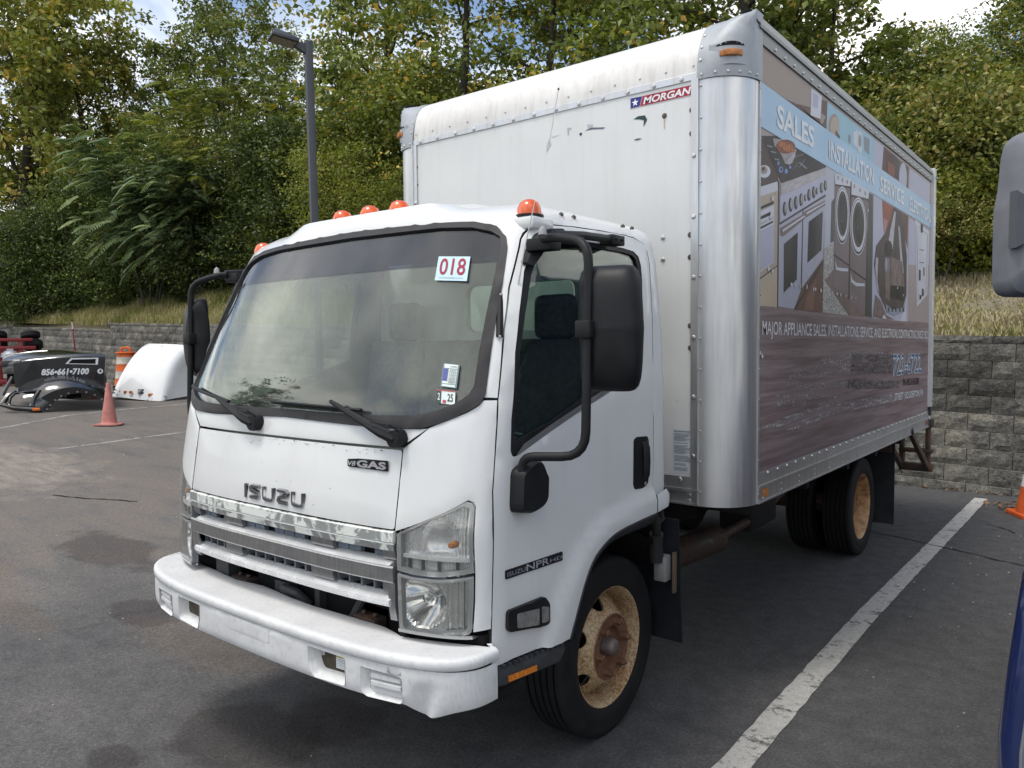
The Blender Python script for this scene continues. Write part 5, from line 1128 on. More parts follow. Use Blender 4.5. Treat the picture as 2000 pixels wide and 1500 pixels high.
('char',5,[(1.546,2.58),(1.544,2.569),(1.54,2.558),(1.533,2.549),(1.524,2.543),(1.514,2.54),(1.504,2.54),(1.495,2.544),(1.488,2.551),(1.483,2.56),(1.481,2.571),(1.482,2.582),(1.486,2.593),(1.493,2.602),(1.502,2.608),(1.512,2.611),(1.522,2.611),(1.531,2.607),(1.539,2.6),(1.544,2.591)]),
('steel',6,[(1.54,2.584),(1.539,2.576),(1.537,2.569),(1.533,2.563),(1.528,2.559),(1.523,2.557),(1.518,2.558),(1.513,2.56),(1.509,2.565),(1.506,2.572),(1.505,2.579),(1.506,2.587),(1.508,2.594),(1.512,2.6),(1.517,2.604),(1.522,2.606),(1.527,2.606),(1.532,2.603),(1.536,2.598),(1.539,2.592)]),
('char',5,[(1.6,2.598),(1.599,2.592),(1.597,2.586),(1.593,2.581),(1.588,2.577),(1.582,2.575),(1.576,2.576),(1.571,2.578),(1.567,2.582),(1.564,2.587),(1.563,2.593),(1.564,2.599),(1.566,2.605),(1.57,2.61),(1.575,2.614),(1.581,2.615),(1.587,2.615),(1.592,2.613),(1.596,2.609),(1.599,2.604)]),
('steel',6,[(1.597,2.6),(1.596,2.596),(1.595,2.592),(1.593,2.589),(1.59,2.586),(1.587,2.585),(1.584,2.585),(1.581,2.587),(1.579,2.59),(1.578,2.593),(1.577,2.598),(1.577,2.602),(1.579,2.606),(1.581,2.609),(1.583,2.612),(1.586,2.613),(1.589,2.613),(1.592,2.611),(1.594,2.608),(1.596,2.605)]),
('char',5,[(1.684,2.626),(1.682,2.615),(1.678,2.605),(1.671,2.596),(1.662,2.59),(1.652,2.587),(1.642,2.587),(1.633,2.591),(1.626,2.597),(1.621,2.606),(1.619,2.617),(1.621,2.628),(1.625,2.638),(1.632,2.647),(1.64,2.653),(1.65,2.656),(1.66,2.656),(1.669,2.652),(1.677,2.646),(1.682,2.637)]),
('steel',6,[(1.678,2.63),(1.677,2.622),(1.675,2.615),(1.671,2.61),(1.667,2.606),(1.661,2.604),(1.656,2.604),(1.651,2.607),(1.647,2.612),(1.645,2.618),(1.644,2.625),(1.644,2.633),(1.646,2.64),(1.65,2.645),(1.655,2.649),(1.66,2.651),(1.665,2.651),(1.67,2.648),(1.674,2.644),(1.677,2.637)]),
('char',5,[(1.77,2.654),(1.768,2.643),(1.764,2.633),(1.757,2.624),(1.748,2.617),(1.738,2.614),(1.727,2.615),(1.718,2.618),(1.71,2.625),(1.706,2.634),(1.704,2.645),(1.705,2.656),(1.709,2.666),(1.716,2.675),(1.725,2.681),(1.735,2.684),(1.746,2.684),(1.755,2.681),(1.763,2.674),(1.768,2.665)]),
('steel',6,[(1.764,2.658),(1.763,2.651),(1.761,2.643),(1.757,2.638),(1.752,2.633),(1.747,2.631),(1.741,2.632),(1.736,2.635),(1.732,2.639),(1.73,2.646),(1.729,2.653),(1.729,2.661),(1.731,2.668),(1.735,2.674),(1.74,2.678),(1.745,2.68),(1.751,2.679),(1.756,2.677),(1.76,2.672),(1.763,2.666)]),
('char',5,[(1.814,2.668),(1.813,2.661),(1.811,2.655),(1.806,2.65),(1.801,2.646),(1.795,2.644),(1.789,2.644),(1.783,2.646),(1.778,2.65),(1.775,2.656),(1.774,2.662),(1.775,2.669),(1.778,2.675),(1.782,2.68),(1.787,2.684),(1.793,2.686),(1.8,2.686),(1.805,2.684),(1.81,2.68),(1.813,2.674)]),
('steel',6,[(1.81,2.67),(1.81,2.666),(1.809,2.661),(1.806,2.658),(1.804,2.656),(1.8,2.654),(1.797,2.655),(1.794,2.656),(1.792,2.659),(1.79,2.663),(1.789,2.667),(1.79,2.672),(1.791,2.676),(1.793,2.679),(1.796,2.682),(1.799,2.683),(1.803,2.683),(1.806,2.681),(1.808,2.678),(1.81,2.675)]),
('char',5,[(1.914,2.701),(1.913,2.691),(1.909,2.681),(1.902,2.673),(1.894,2.668),(1.885,2.665),(1.875,2.665),(1.866,2.668),(1.859,2.674),(1.855,2.682),(1.853,2.692),(1.854,2.702),(1.858,2.711),(1.865,2.719),(1.873,2.725),(1.882,2.728),(1.892,2.728),(1.901,2.725),(1.908,2.719),(1.912,2.711)]),
('steel',6,[(1.909,2.705),(1.908,2.698),(1.906,2.691),(1.903,2.686),(1.898,2.682),(1.893,2.68),(1.888,2.681),(1.883,2.683),(1.88,2.687),(1.877,2.693),(1.876,2.7),(1.877,2.707),(1.879,2.713),(1.882,2.718),(1.887,2.722),(1.892,2.724),(1.897,2.724),(1.901,2.721),(1.905,2.717),(1.908,2.711)]),
('char',5,[(1.99,2.727),(1.989,2.717),(1.985,2.707),(1.978,2.699),(1.969,2.693),(1.96,2.69),(1.95,2.691),(1.941,2.694),(1.934,2.7),(1.929,2.708),(1.927,2.718),(1.928,2.728),(1.932,2.737),(1.939,2.746),(1.948,2.751),(1.957,2.755),(1.967,2.754),(1.976,2.751),(1.983,2.745),(1.988,2.737)]),
('steel',6,[(1.984,2.731),(1.984,2.724),(1.982,2.717),(1.978,2.712),(1.973,2.708),(1.968,2.706),(1.963,2.707),(1.958,2.709),(1.955,2.713),(1.952,2.719),(1.951,2.726),(1.951,2.733),(1.954,2.739),(1.957,2.745),(1.962,2.749),(1.967,2.75),(1.972,2.75),(1.977,2.748),(1.981,2.743),(1.983,2.738)]),
('lilac2',3,[(1.159,2.397),(1.54,2.524),(1.536,2.075),(1.408,1.955),(1.157,1.962)]),
('lilac2',3,[(1.551,2.527),(1.966,2.653),(1.934,2.285),(1.536,2.075)]),
('char',5,[(1.54,2.527),(1.553,2.531),(1.536,2.068),(1.519,2.064)]),
('black',5,[(1.237,2.301),(1.459,2.387),(1.45,2.123),(1.237,2.039)]),
('black',5,[(1.651,2.468),(1.917,2.562),(1.894,2.326),(1.632,2.229)]),
('steelbrown',6,[(1.167,2.376),(1.562,2.503),(1.581,2.477),(1.22,2.339),(1.179,2.341)]),
('white2',7,[(1.21,2.374),(1.567,2.494),(1.572,2.486),(1.22,2.364)]),
('steelbrown',6,[(1.562,2.513),(1.957,2.633),(1.958,2.604),(1.606,2.487),(1.574,2.487)]),
('white2',7,[(1.606,2.515),(1.952,2.622),(1.952,2.614),(1.61,2.505)]),
('steel2',5,[(1.722,2.247),(1.795,2.278),(1.791,2.252),(1.72,2.223)]),
('floor',2,[(1.935,2.274),(1.946,1.949),(1.409,1.953),(1.536,2.075)]),
('char',4,[(1.935,2.274),(1.936,2.248),(1.429,1.953),(1.404,1.954)]),
('floor2',3,[(1.62,2.026),(1.799,2.143),(1.758,1.959),(1.578,1.953)]),
('wall',1,[(1.973,2.843),(3.097,2.852),(3.124,1.946),(1.935,1.95)]),
('carpet',2,[(1.947,2.337),(2.147,2.399),(2.175,2.12),(2.505,1.943),(1.935,1.95)]),
('dark',3,[(2.094,2.642),(2.153,2.674),(2.147,2.404),(2.081,2.388)]),
('tile',3,[(1.976,2.148),(2.154,2.227),(2.947,1.959),(2.905,1.945),(2.504,1.946)]),
('washer',4,[(2.158,2.802),(2.521,2.836),(2.537,2.065),(2.151,2.123)]),
('washer',4,[(2.529,2.83),(2.979,2.823),(2.947,1.953),(2.5,2.055)]),
('white2',5,[(2.148,2.815),(2.232,2.838),(2.521,2.845),(2.515,2.802),(2.167,2.764)]),
('white2',5,[(2.529,2.841),(2.979,2.84),(2.973,2.784),(2.525,2.752)]),
('char',6,[(2.167,2.761),(2.516,2.798),(2.516,2.79),(2.167,2.753)]),
('char',6,[(2.526,2.747),(2.973,2.779),(2.974,2.768),(2.526,2.738)]),
('grey',6,[(2.24,2.815),(2.239,2.811),(2.237,2.806),(2.233,2.803),(2.229,2.8),(2.223,2.799),(2.218,2.798),(2.213,2.8),(2.209,2.802),(2.207,2.805),(2.206,2.81),(2.206,2.814),(2.209,2.818),(2.212,2.822),(2.217,2.824),(2.222,2.826),(2.228,2.826),(2.232,2.825),(2.236,2.823),(2.239,2.819)]),
('grey',6,[(2.338,2.816),(2.338,2.811),(2.335,2.807),(2.332,2.803),(2.327,2.801),(2.321,2.799),(2.316,2.799),(2.311,2.8),(2.307,2.803),(2.304,2.806),(2.303,2.81),(2.304,2.815),(2.306,2.819),(2.31,2.823),(2.315,2.825),(2.32,2.827),(2.326,2.827),(2.331,2.826),(2.335,2.823),(2.337,2.82)]),
('grey',6,[(2.447,2.821),(2.447,2.816),(2.444,2.812),(2.44,2.808),(2.435,2.805),(2.43,2.804),(2.424,2.804),(2.419,2.805),(2.415,2.807),(2.412,2.811),(2.411,2.815),(2.412,2.82),(2.414,2.824),(2.418,2.828),(2.423,2.83),(2.428,2.832),(2.434,2.832),(2.439,2.831),(2.443,2.829),(2.446,2.825)]),
('grey',6,[(2.618,2.818),(2.618,2.813),(2.615,2.809),(2.611,2.805),(2.606,2.802),(2.6,2.801),(2.594,2.8),(2.588,2.802),(2.584,2.804),(2.581,2.808),(2.58,2.812),(2.581,2.817),(2.583,2.821),(2.587,2.825),(2.592,2.828),(2.598,2.83),(2.604,2.83),(2.61,2.829),(2.614,2.826),(2.617,2.822)]),
('grey',6,[(2.766,2.814),(2.765,2.809),(2.762,2.804),(2.758,2.8),(2.753,2.798),(2.746,2.796),(2.74,2.796),(2.735,2.797),(2.73,2.8),(2.727,2.803),(2.726,2.808),(2.726,2.813),(2.729,2.817),(2.733,2.821),(2.739,2.824),(2.745,2.826),(2.751,2.826),(2.757,2.825),(2.762,2.822),(2.765,2.818)]),
('grey',6,[(2.903,2.812),(2.902,2.807),(2.899,2.803),(2.895,2.799),(2.889,2.796),(2.883,2.794),(2.876,2.794),(2.87,2.795),(2.866,2.798),(2.862,2.802),(2.861,2.806),(2.862,2.811),(2.865,2.816),(2.869,2.82),(2.875,2.823),(2.881,2.824),(2.888,2.825),(2.894,2.823),(2.898,2.821),(2.902,2.817)]),
('white2',6,[(2.49,2.608),(2.488,2.565),(2.477,2.524),(2.458,2.485),(2.433,2.453),(2.402,2.427),(2.367,2.41),(2.331,2.402),(2.294,2.403),(2.26,2.413),(2.229,2.432),(2.203,2.459),(2.182,2.491),(2.169,2.528),(2.164,2.568),(2.166,2.609),(2.176,2.648),(2.194,2.685),(2.217,2.717),(2.246,2.743),(2.28,2.762),(2.315,2.772),(2.352,2.773),(2.387,2.764),(2.42,2.747),(2.448,2.721),(2.47,2.688),(2.484,2.65)]),
('char',7,[(2.478,2.605),(2.476,2.564),(2.466,2.525),(2.449,2.488),(2.425,2.457),(2.396,2.433),(2.364,2.417),(2.33,2.409),(2.297,2.41),(2.264,2.42),(2.235,2.438),(2.211,2.463),(2.192,2.494),(2.18,2.529),(2.175,2.567),(2.177,2.606),(2.186,2.644),(2.202,2.679),(2.225,2.709),(2.252,2.734),(2.283,2.752),(2.316,2.761),(2.35,2.762),(2.383,2.753),(2.413,2.736),(2.439,2.712),(2.459,2.68),(2.473,2.644)]),
('white2',8,[(2.466,2.608),(2.464,2.57),(2.455,2.533),(2.439,2.498),(2.417,2.469),(2.391,2.446),(2.361,2.431),(2.33,2.423),(2.298,2.424),(2.269,2.434),(2.242,2.451),(2.219,2.475),(2.202,2.504),(2.19,2.538),(2.186,2.573),(2.188,2.61),(2.196,2.646),(2.211,2.679),(2.232,2.708),(2.257,2.731),(2.285,2.748),(2.316,2.757),(2.347,2.757),(2.378,2.749),(2.406,2.733),(2.43,2.71),(2.448,2.68),(2.461,2.646)]),
('maroon2',9,[(2.442,2.612),(2.44,2.579),(2.433,2.547),(2.42,2.518),(2.401,2.492),(2.379,2.472),(2.355,2.459),(2.329,2.453),(2.302,2.454),(2.277,2.462),(2.255,2.477),(2.236,2.497),(2.221,2.523),(2.211,2.552),(2.207,2.583),(2.209,2.615),(2.216,2.646),(2.229,2.675),(2.246,2.7),(2.267,2.72),(2.291,2.734),(2.317,2.742),(2.343,2.742),(2.368,2.735),(2.392,2.721),(2.412,2.7),(2.427,2.674),(2.438,2.645)]),
('black',10,[(2.428,2.611),(2.427,2.583),(2.421,2.556),(2.411,2.531),(2.398,2.51),(2.381,2.493),(2.362,2.482),(2.342,2.477),(2.322,2.477),(2.302,2.485),(2.285,2.497),(2.27,2.515),(2.259,2.537),(2.251,2.562),(2.248,2.588),(2.249,2.615),(2.255,2.642),(2.264,2.666),(2.277,2.687),(2.293,2.704),(2.312,2.716),(2.332,2.721),(2.352,2.721),(2.371,2.715),(2.389,2.703),(2.405,2.685),(2.417,2.663),(2.425,2.638)]),
('white2',6,[(2.923,2.584),(2.92,2.539),(2.906,2.494),(2.882,2.453),(2.849,2.418),(2.81,2.391),(2.765,2.372),(2.719,2.363),(2.673,2.364),(2.629,2.375),(2.59,2.395),(2.557,2.423),(2.532,2.457),(2.515,2.496),(2.508,2.538),(2.511,2.581),(2.524,2.623),(2.546,2.662),(2.576,2.697),(2.613,2.725),(2.655,2.745),(2.7,2.756),(2.747,2.758),(2.792,2.749),(2.833,2.731),(2.869,2.704),(2.897,2.669),(2.915,2.629)]),
('char',7,[(2.908,2.58),(2.905,2.537),(2.892,2.495),(2.87,2.456),(2.839,2.423),(2.803,2.397),(2.762,2.379),(2.719,2.371),(2.676,2.372),(2.635,2.382),(2.598,2.401),(2.567,2.428),(2.544,2.46),(2.529,2.497),(2.522,2.537),(2.525,2.578),(2.537,2.618),(2.557,2.655),(2.585,2.688),(2.619,2.715),(2.658,2.734),(2.701,2.744),(2.744,2.746),(2.786,2.737),(2.824,2.72),(2.858,2.694),(2.884,2.661),(2.901,2.623)]),
('white2',8,[(2.892,2.584),(2.89,2.543),(2.878,2.503),(2.857,2.467),(2.829,2.435),(2.796,2.411),(2.758,2.394),(2.718,2.386),(2.678,2.387),(2.64,2.397),(2.606,2.415),(2.578,2.44),(2.556,2.471),(2.542,2.506),(2.536,2.544),(2.538,2.583),(2.549,2.621),(2.568,2.656),(2.594,2.687),(2.626,2.712),(2.662,2.73),(2.701,2.74),(2.741,2.741),(2.78,2.733),(2.815,2.716),(2.846,2.692),(2.87,2.661),(2.886,2.624)]),
('maroon2',9,[(2.861,2.588),(2.859,2.553),(2.849,2.519),(2.832,2.487),(2.809,2.46),(2.781,2.439),(2.75,2.424),(2.716,2.417),(2.683,2.418),(2.651,2.427),(2.623,2.442),(2.599,2.464),(2.58,2.491),(2.568,2.521),(2.563,2.554),(2.565,2.588),(2.574,2.621),(2.59,2.652),(2.612,2.679),(2.639,2.7),(2.669,2.716),(2.702,2.724),(2.735,2.725),(2.768,2.717),(2.797,2.703),(2.823,2.681),(2.843,2.654),(2.856,2.623)]),
('black',10,[(2.841,2.586),(2.84,2.556),(2.833,2.527),(2.82,2.501),(2.802,2.478),(2.781,2.46),(2.757,2.448),(2.731,2.443),(2.706,2.443),(2.681,2.451),(2.659,2.464),(2.64,2.483),(2.626,2.506),(2.617,2.532),(2.612,2.56),(2.614,2.589),(2.621,2.617),(2.633,2.643),(2.65,2.665),(2.67,2.683),(2.694,2.696),(2.719,2.702),(2.744,2.703),(2.769,2.696),(2.792,2.683),(2.812,2.665),(2.827,2.642),(2.837,2.615)]),
('char',6,[(2.15,2.326),(2.528,2.279),(2.528,2.269),(2.15,2.314)]),
('char',6,[(2.498,2.267),(2.925,2.214),(2.926,2.201),(2.498,2.254)]),
('white2',7,[(2.178,2.288),(2.221,2.247),(2.319,2.249),(2.472,2.255),(2.473,2.237),(2.302,2.226),(2.194,2.23)]),
('white2',7,[(2.53,2.232),(2.578,2.188),(2.688,2.173),(2.893,2.179),(2.894,2.16),(2.669,2.149),(2.548,2.171)]),
('char',6,[(2.507,2.832),(2.533,2.831),(2.515,2.056),(2.492,2.061)]),
('dark',3,[(2.979,2.829),(3.098,2.829),(3.115,1.946),(2.913,1.949)]),
('char',5,[(2.938,2.536),(2.967,2.562),(2.947,1.953),(2.921,1.953)]),
('lilac',1,[(3.12,2.844),(3.411,2.833),(3.416,2.587),(3.19,2.391),(3.146,1.952),(3.115,1.946)]),
('lilac',1,[(4.034,2.83),(4.271,2.821),(4.324,1.935),(3.817,1.935),(3.147,1.941),(3.119,2.442),(3.353,2.837)]),
('redorange',2,[(3.377,2.831),(3.758,2.826),(3.711,2.74),(3.489,2.594),(3.411,2.668)]),
('pink',3,[(3.409,2.704),(3.558,2.698),(3.489,2.594),(3.44,2.595)]),
('brown',2,[(3.95,2.826),(4.271,2.821),(4.267,2.545),(4.104,2.659)]),
('mixer',4,[(3.747,2.83),(3.978,2.823),(4.133,2.662),(4.235,2.489),(4.247,2.161),(4.092,2.012),(3.814,1.979),(3.55,2.009),(3.274,2.142),(3.157,2.331),(3.209,2.473),(3.465,2.592),(3.635,2.707)]),
('steel2',5,[(3.76,2.795),(3.814,2.796),(3.727,2.496),(3.523,2.454),(3.639,2.634)]),
('steel2',5,[(3.903,2.7),(3.959,2.694),(4.127,2.338),(4.043,2.294)]),
('black',6,[(3.71,2.501),(3.705,2.482),(3.689,2.463),(3.662,2.447),(3.628,2.436),(3.59,2.43),(3.553,2.429),(3.518,2.435),(3.491,2.446),(3.473,2.461),(3.467,2.479),(3.471,2.498),(3.487,2.516),(3.513,2.532),(3.546,2.543),(3.583,2.55),(3.621,2.551),(3.656,2.545),(3.684,2.535),(3.703,2.519)]),
('steelbrown',5,[(3.475,2.414),(3.653,2.416),(3.648,2.086),(3.519,2.105)]),
('grey',6,[(3.569,2.361),(3.568,2.345),(3.561,2.329),(3.551,2.316),(3.537,2.308),(3.522,2.304),(3.506,2.305),(3.492,2.312),(3.48,2.323),(3.473,2.338),(3.469,2.354),(3.471,2.371),(3.477,2.386),(3.487,2.399),(3.5,2.408),(3.515,2.411),(3.531,2.41),(3.546,2.404),(3.557,2.392),(3.566,2.378)]),
('steel2',6,[(3.213,2.393),(3.274,2.386),(3.255,2.222),(3.323,2.121),(3.249,2.164),(3.186,2.31)]),
('steelbrown',5,[(3.678,2.431),(4.063,2.424),(4.166,2.21),(3.912,2.159),(3.666,2.209)]),
('black',6,[(3.692,2.211),(4.165,2.223),(4.144,2.104),(3.672,2.111)]),
('grey',6,[(3.522,2.057),(3.757,2.021),(4.148,2.052),(4.205,2.08),(4.18,2.014),(3.814,1.973),(3.551,1.997)]),
('black',7,[(3.6,2.035),(3.641,2.034),(3.643,2),(3.602,2.001)]),
('black',7,[(3.714,2.039),(3.756,2.038),(3.759,2.003),(3.716,2.004)]),
('black',7,[(3.837,2.043),(3.881,2.041),(3.883,2.006),(3.839,2.007)]),
('black',7,[(3.975,2.047),(4.021,2.046),(4.023,2.01),(3.978,2.011)]),
('black',7,[(4.101,2.051),(4.148,2.05),(4.15,2.013),(4.104,2.015)]),
('steelbrown',5,[(3.146,1.952),(3.206,2.115),(3.373,2.075),(3.552,1.973),(3.816,1.942),(3.504,1.938)]),
('white2',7,[(3.405,1.946),(3.477,1.977),(3.555,1.939)]),
('white2',3,[(4.217,2.081),(4.231,2.213),(4.251,1.936),(4.04,1.935)]),
('tan2',0,[(4.244,3.013),(5.169,3.01),(5.231,2.821),(5.22,1.935),(4.312,1.935)]),
('lilac',1,[(4.302,2.811),(5.188,2.802),(5.202,2.482),(4.313,2.416)]),
('white2',3,[(4.54,2.827),(5.16,2.784),(5.123,2.2),(4.678,2.072)]),
('tan2',4,[(4.602,2.78),(5.103,2.757),(5.076,2.227),(4.721,2.119)]),
('white2',5,[(4.622,2.775),(5.074,2.749),(5.047,2.232),(4.734,2.129)]),
('char',6,[(4.773,2.813),(4.869,2.816),(4.875,2.747),(4.779,2.737)]),
('char',6,[(4.737,2.587),(4.931,2.588),(4.93,2.597),(4.738,2.58)]),
('char',6,[(4.746,2.476),(4.94,2.475),(4.939,2.484),(4.747,2.469)]),
('char',6,[(4.725,2.405),(4.807,2.404),(4.814,2.313),(4.733,2.308)]),
('char',6,[(4.922,2.44),(4.972,2.44),(4.978,2.365),(4.929,2.362)]),
('char',6,[(4.868,2.245),(4.953,2.242),(4.958,2.178),(4.874,2.174)]),
('char',6,[(4.77,2.184),(4.853,2.181),(4.856,2.145),(4.774,2.142)]),
('wood',0,[(0.866,1.96),(5.207,1.936),(5.233,1.09),(0.856,1.106)])]
# ================================================================ cargo box
W2 = 1.220; YB, YE, ZB, ZT, RC = .6457, 5.26, .95, 3.385, .217
def bx_part(name, fn, m, parent, smooth=30, bevel=0):
    mb = MB(); fn(mb); return mb.build(name, m, parent, smooth=smooth, bevel=bevel)
body = MB(); body.box((-W2+.01, YB+RC, ZB+.10), (W2-.006, YE, 3.345)); body.box((-W2+RC, YB+.02, ZB+.1), (W2-RC, YB+RC+.01, 3.10)); box = body.build('cargo_box', BW, truck, smooth=0)
# front wall
def fw_panel(m): m.box((-W2+RC, YB+.001, ZB+.142), (W2-RC-.0, YB+.03, 3.072))
bx_part('front_wall', fw_panel, BW, box, 0)
# front lower rail, top strip
def fr(m):
    m.box((-W2+RC, YB-.004, ZB+.082), (W2-RC, YB+.03, ZB+.141)); m.box((-W2+RC, YB-.012, ZB+.066), (W2-RC, YB+.03, ZB+.082)); m.box((-W2+RC, YB-.004, ZB+.010), (W2-RC, YB+.03, ZB+.066)); m.box((-W2+RC, YB-.014, ZB), (W2-RC, YB+.03, ZB+.010))
bx_part('front_rail', fr, AL2, box, 0)
bx_part('top_strip', lambda m: m.box((-W2+RC, YB-.005, 3.070), (W2-RC, YB+.03, 3.106)), AL, box, 0, .002)
# rolled roof edge across the front
RR, RH = .24, 3.385-3.108
rt_ = MB(); X = np.linspace(-.995, .995, 24); A = np.linspace(0, math.pi/2, 14)
rt_.add([(x, YB+RR-RR*math.cos(a)**.8 if a < math.pi/2-.001 else YB+RR, 3.104+RH*math.sin(a)**.95) for x in X for a in A], [(i*14+j, (i+1)*14+j, (i+1)*14+j+1, i*14+j+1) for i in range(23) for j in range(13)])
rt_.build('roof_nose', ALR, box, smooth=60)
rs_ = MB(); rs_.box((-W2+.02, YB+RR-.002, 3.33), (W2-.02, YE, 3.383)); rs_.build('roof', ALR, box, smooth=0)
# corner posts
for sg in (1, -1):
    p = MB(); prof = []
    for k in range(17):
        a = math.pi/2*k/16; prof.append((W2-RC+RC*math.sin(a), YB+RC-RC*math.cos(a)))
    prof = [(W2-RC-.012, YB-.003)]+[(x, y-.002) for x, y in prof]; vs = []
    n = len(prof)
    for z in np.linspace(ZB-.002, 3.075, 12): vs += [(sg*x, y, z) for x, y in prof]
    for z in (ZB-.002, 3.075): pass
    p.add(vs, [(r*n+i, r*n+i+1, (r+1)*n+i+1, (r+1)*n+i) for r in range(11) for i in range(n-1)]); ob = p.build('corner_post', AL, box, smooth=50)
    fl_ = MB(); fl_.box((sg*(W2-RC-.043), YB-.009, ZB), (sg*(W2-RC-.010), YB+.01, 3.07)); fl_.box((sg*(W2-RC-.013), YB-.013, ZB), (sg*(W2-RC-.003), YB+.01, 3.07)); fl_.build('post_flange', AL, ob, smooth=0)
    fl_ = MB(); fl_.box((sg*(W2-.01), YB+RC-.008, ZB), (sg*(W2+.006), YB+RC+.010, 3.26)); fl_.build('post_flange', AL2, ob, smooth=0)
    rv_ = MB()
    for z in np.arange(1.02, 3.06, .155): rv_.dome((sg*(W2-RC+.006), YB-.003, z), .0065, .006, (0, -1, 0), 7)
    for z in np.arange(1.02, 3.2, .155): rv_.dome((sg*(W2+.005), YB+RC+.001, z), .0055, .006, (sg, 0, 0), 7)
    tag(rv_.build('rivet_row', RIV, ob), kind='stuff')
    for z in np.arange(1.20, 3.0, .30):
        b = MB(); b.dome((sg*(W2-RC-.028), YB-.009, z), .0125, .008, (0, -1, 0), 9); b.build('rivet', RIV, ob)
    # cast corner cap
    c = MB(); H0, H1 = 3.066, 3.395; na, nh = 18, 16; vs = []
    def cap(a, h):
        # a 0..1 from front to side, h 0..1 up
        z = H0+(H1-H0)*h; back = RR*(1-math.sqrt(max(0, 1-min(1, max(0, (z-3.10)/(3.395-3.10)))**2.0)))
        back *= (1-a)**.9; r = RC*(1-.35*h)
        an = a*math.pi/2; x = W2+.008-r+r*math.sin(an); y = YB-.008+back+r*1.05-r*1.05*math.cos(an)
        if a > .999: y = YB+RC+.004
        # brow ridge above the lamp
        br = math.exp(-((h-.66-.24*math.sin(min(1, a*1.15)*math.pi)*.9)/.035)**2)*.012*math.sin(min(1, a*1.05)*math.pi)
        x += br*math.sin(an); y -= br*math.cos(an)
        if a > .55: z2 = z
        return Vector((x, y, z))
    front = []
    for h in np.linspace(0, 1, nh+1):
        f0 = cap(0, h); row = [Vector((W2-RC-.012, f0.y, f0.z)), Vector(((W2-RC-.012+f0.x)/2, f0.y-.001, f0.z))]+[cap(a, h) for a in np.linspace(0, 1, na+1)]
        row.append(Vector((W2+.008, YB+RC+.02, row[-1].z))); front.append(row)
    n = len(front[0]); vs = [(sg*q.x, q.y, q.z) for r in front for q in r]
    top = front[-1]; vs2 = [(sg*(q.x-.09), q.y+.06, q.z+.004) for q in top]
    c.add(vs+vs2, [(r*n+i, r*n+i+1, (r+1)*n+i+1, (r+1)*n+i) for r in range(nh+1) for i in range(n-1)])
    co = c.build('corner_cap', CAPM, box, smooth=50)
    rv_ = MB()
    for a in (.0, .2, .38, .55, .72, .88): q = cap(a, .065); an = a*math.pi/2; rv_.dome((sg*q.x, q.y, q.z), .008, .006, (sg*math.sin(an), -math.cos(an), 0), 7)
    for h in (.28, .48, .68): q = cap(0, h); rv_.dome((sg*(W2-RC+.004), q.y-.001, q.z), .008, .006, (0, -1, .2), 7)
    tag(rv_.build('rivet_row', RIV, co), kind='stuff')
    # recessed lamp under the brow
    q = cap(.40, .33); an = .40*math.pi/2; nn = Vector((sg*math.sin(an), -math.cos(an), 0)); uu = Vector((sg*math.cos(an), math.sin(an), 0)); q = Vector((sg*q.x, q.y, q.z))
    pl = MB(); 
    for k in range(9):
        t = -.5+k/8; pl.add([q+uu*t*.20-nn*(t*t*.16)+nn*.004+Z1*(-.055), q+uu*t*.20-nn*(t*t*.16)+nn*.006+Z1*.045], []) 
    pl.f = [(2*k, 2*k+2, 2*k+3, 2*k+1) for k in range(8)]; pl.mi = [0]*8; pl.build('lamp_plate', CAPM, co, smooth=60)
    sl_ = MB(); P = []
    for k in range(9):
        t = -.5+k/8; P.append(q+uu*t*.165-nn*(t*t*.11)+nn*.006+Z1*(.052-.02*t*t*4)); 
    low = [q+uu*(-.5+k/8)*.165-nn*((-.5+k/8)**2*.11)+nn*.0065+Z1*.032 for k in range(9)]
    sl_.add(P+low, [(k, k+1, 10+k, 9+k) for k in range(8)]); sl_.build('lamp_slot', DK, co, smooth=0)
    lm = MB()
    for t0, t1, o in ((-.055, -.032, .012), (-.032, .032, .024), (.032, .055, .012)):
        a_, b_ = q+uu*t0-nn*(t0*t0*4), q+uu*t1-nn*(t1*t1*4); vs = []
        for pt in (a_, b_):
            vs += [pt+Z1*-.018, pt+Z1*-.018+nn*o, pt+Z1*.012+nn*o, pt+Z1*.012]
        lm.add(vs, [(0, 1, 2, 3), (7, 6, 5, 4), (0, 4, 5, 1), (1, 5, 6, 2), (2, 6, 7, 3), (3, 7, 4, 0)])
    lm.build('corner_lamp', AMB2, co, bevel=.004)
# front rivets and bolts
rv_ = MB()
for k in range(13):
    b = MB(); b.dome((-.926+.1527*k, YB-.005, 3.086), .0135, .009, (0, -1, 0), 10); b.build('rivet', RIV, box)
for k in range(14): x = -.97+.149*k; rv_.dome((x, YB+.001, 3.142), .0065, .006, (0, -1, 0), 7)
for k in range(7): rv_.dome((-.9+.3*k, YB-.004, ZB+.125), .013, .008, (0, -1, 0), 9)
tag(rv_.build('rivet_row', RIV, box), kind='stuff')
for x, z in ((.96, 2.928), (.96, 2.813), (.81, 2.927), (-.97, 2.929), (-.969, 2.816), (.952, 2.315), (.952, 2.203), (.953, 1.86), (.954, 1.749), (-.970, 2.315), (-.970, 2.203)):
    b = MB(); b.dome((x, YB+.001, z), .0145, .008, (0, -1, 0), 9); b.build('bolt', BOLT, box)
for x, z in ((.802, 2.314), (.802, 2.202), (.953, ZB+.02), (.953, ZB+.052)):
    b = MB(); b.dome((x, YB-(.0 if z > 2 else .006), z), .013, .008, (0, -1, 0), 9); b.build('bolt', RIV, box)
stn = mat('rust_streak', (.52, .42, .30), .6)
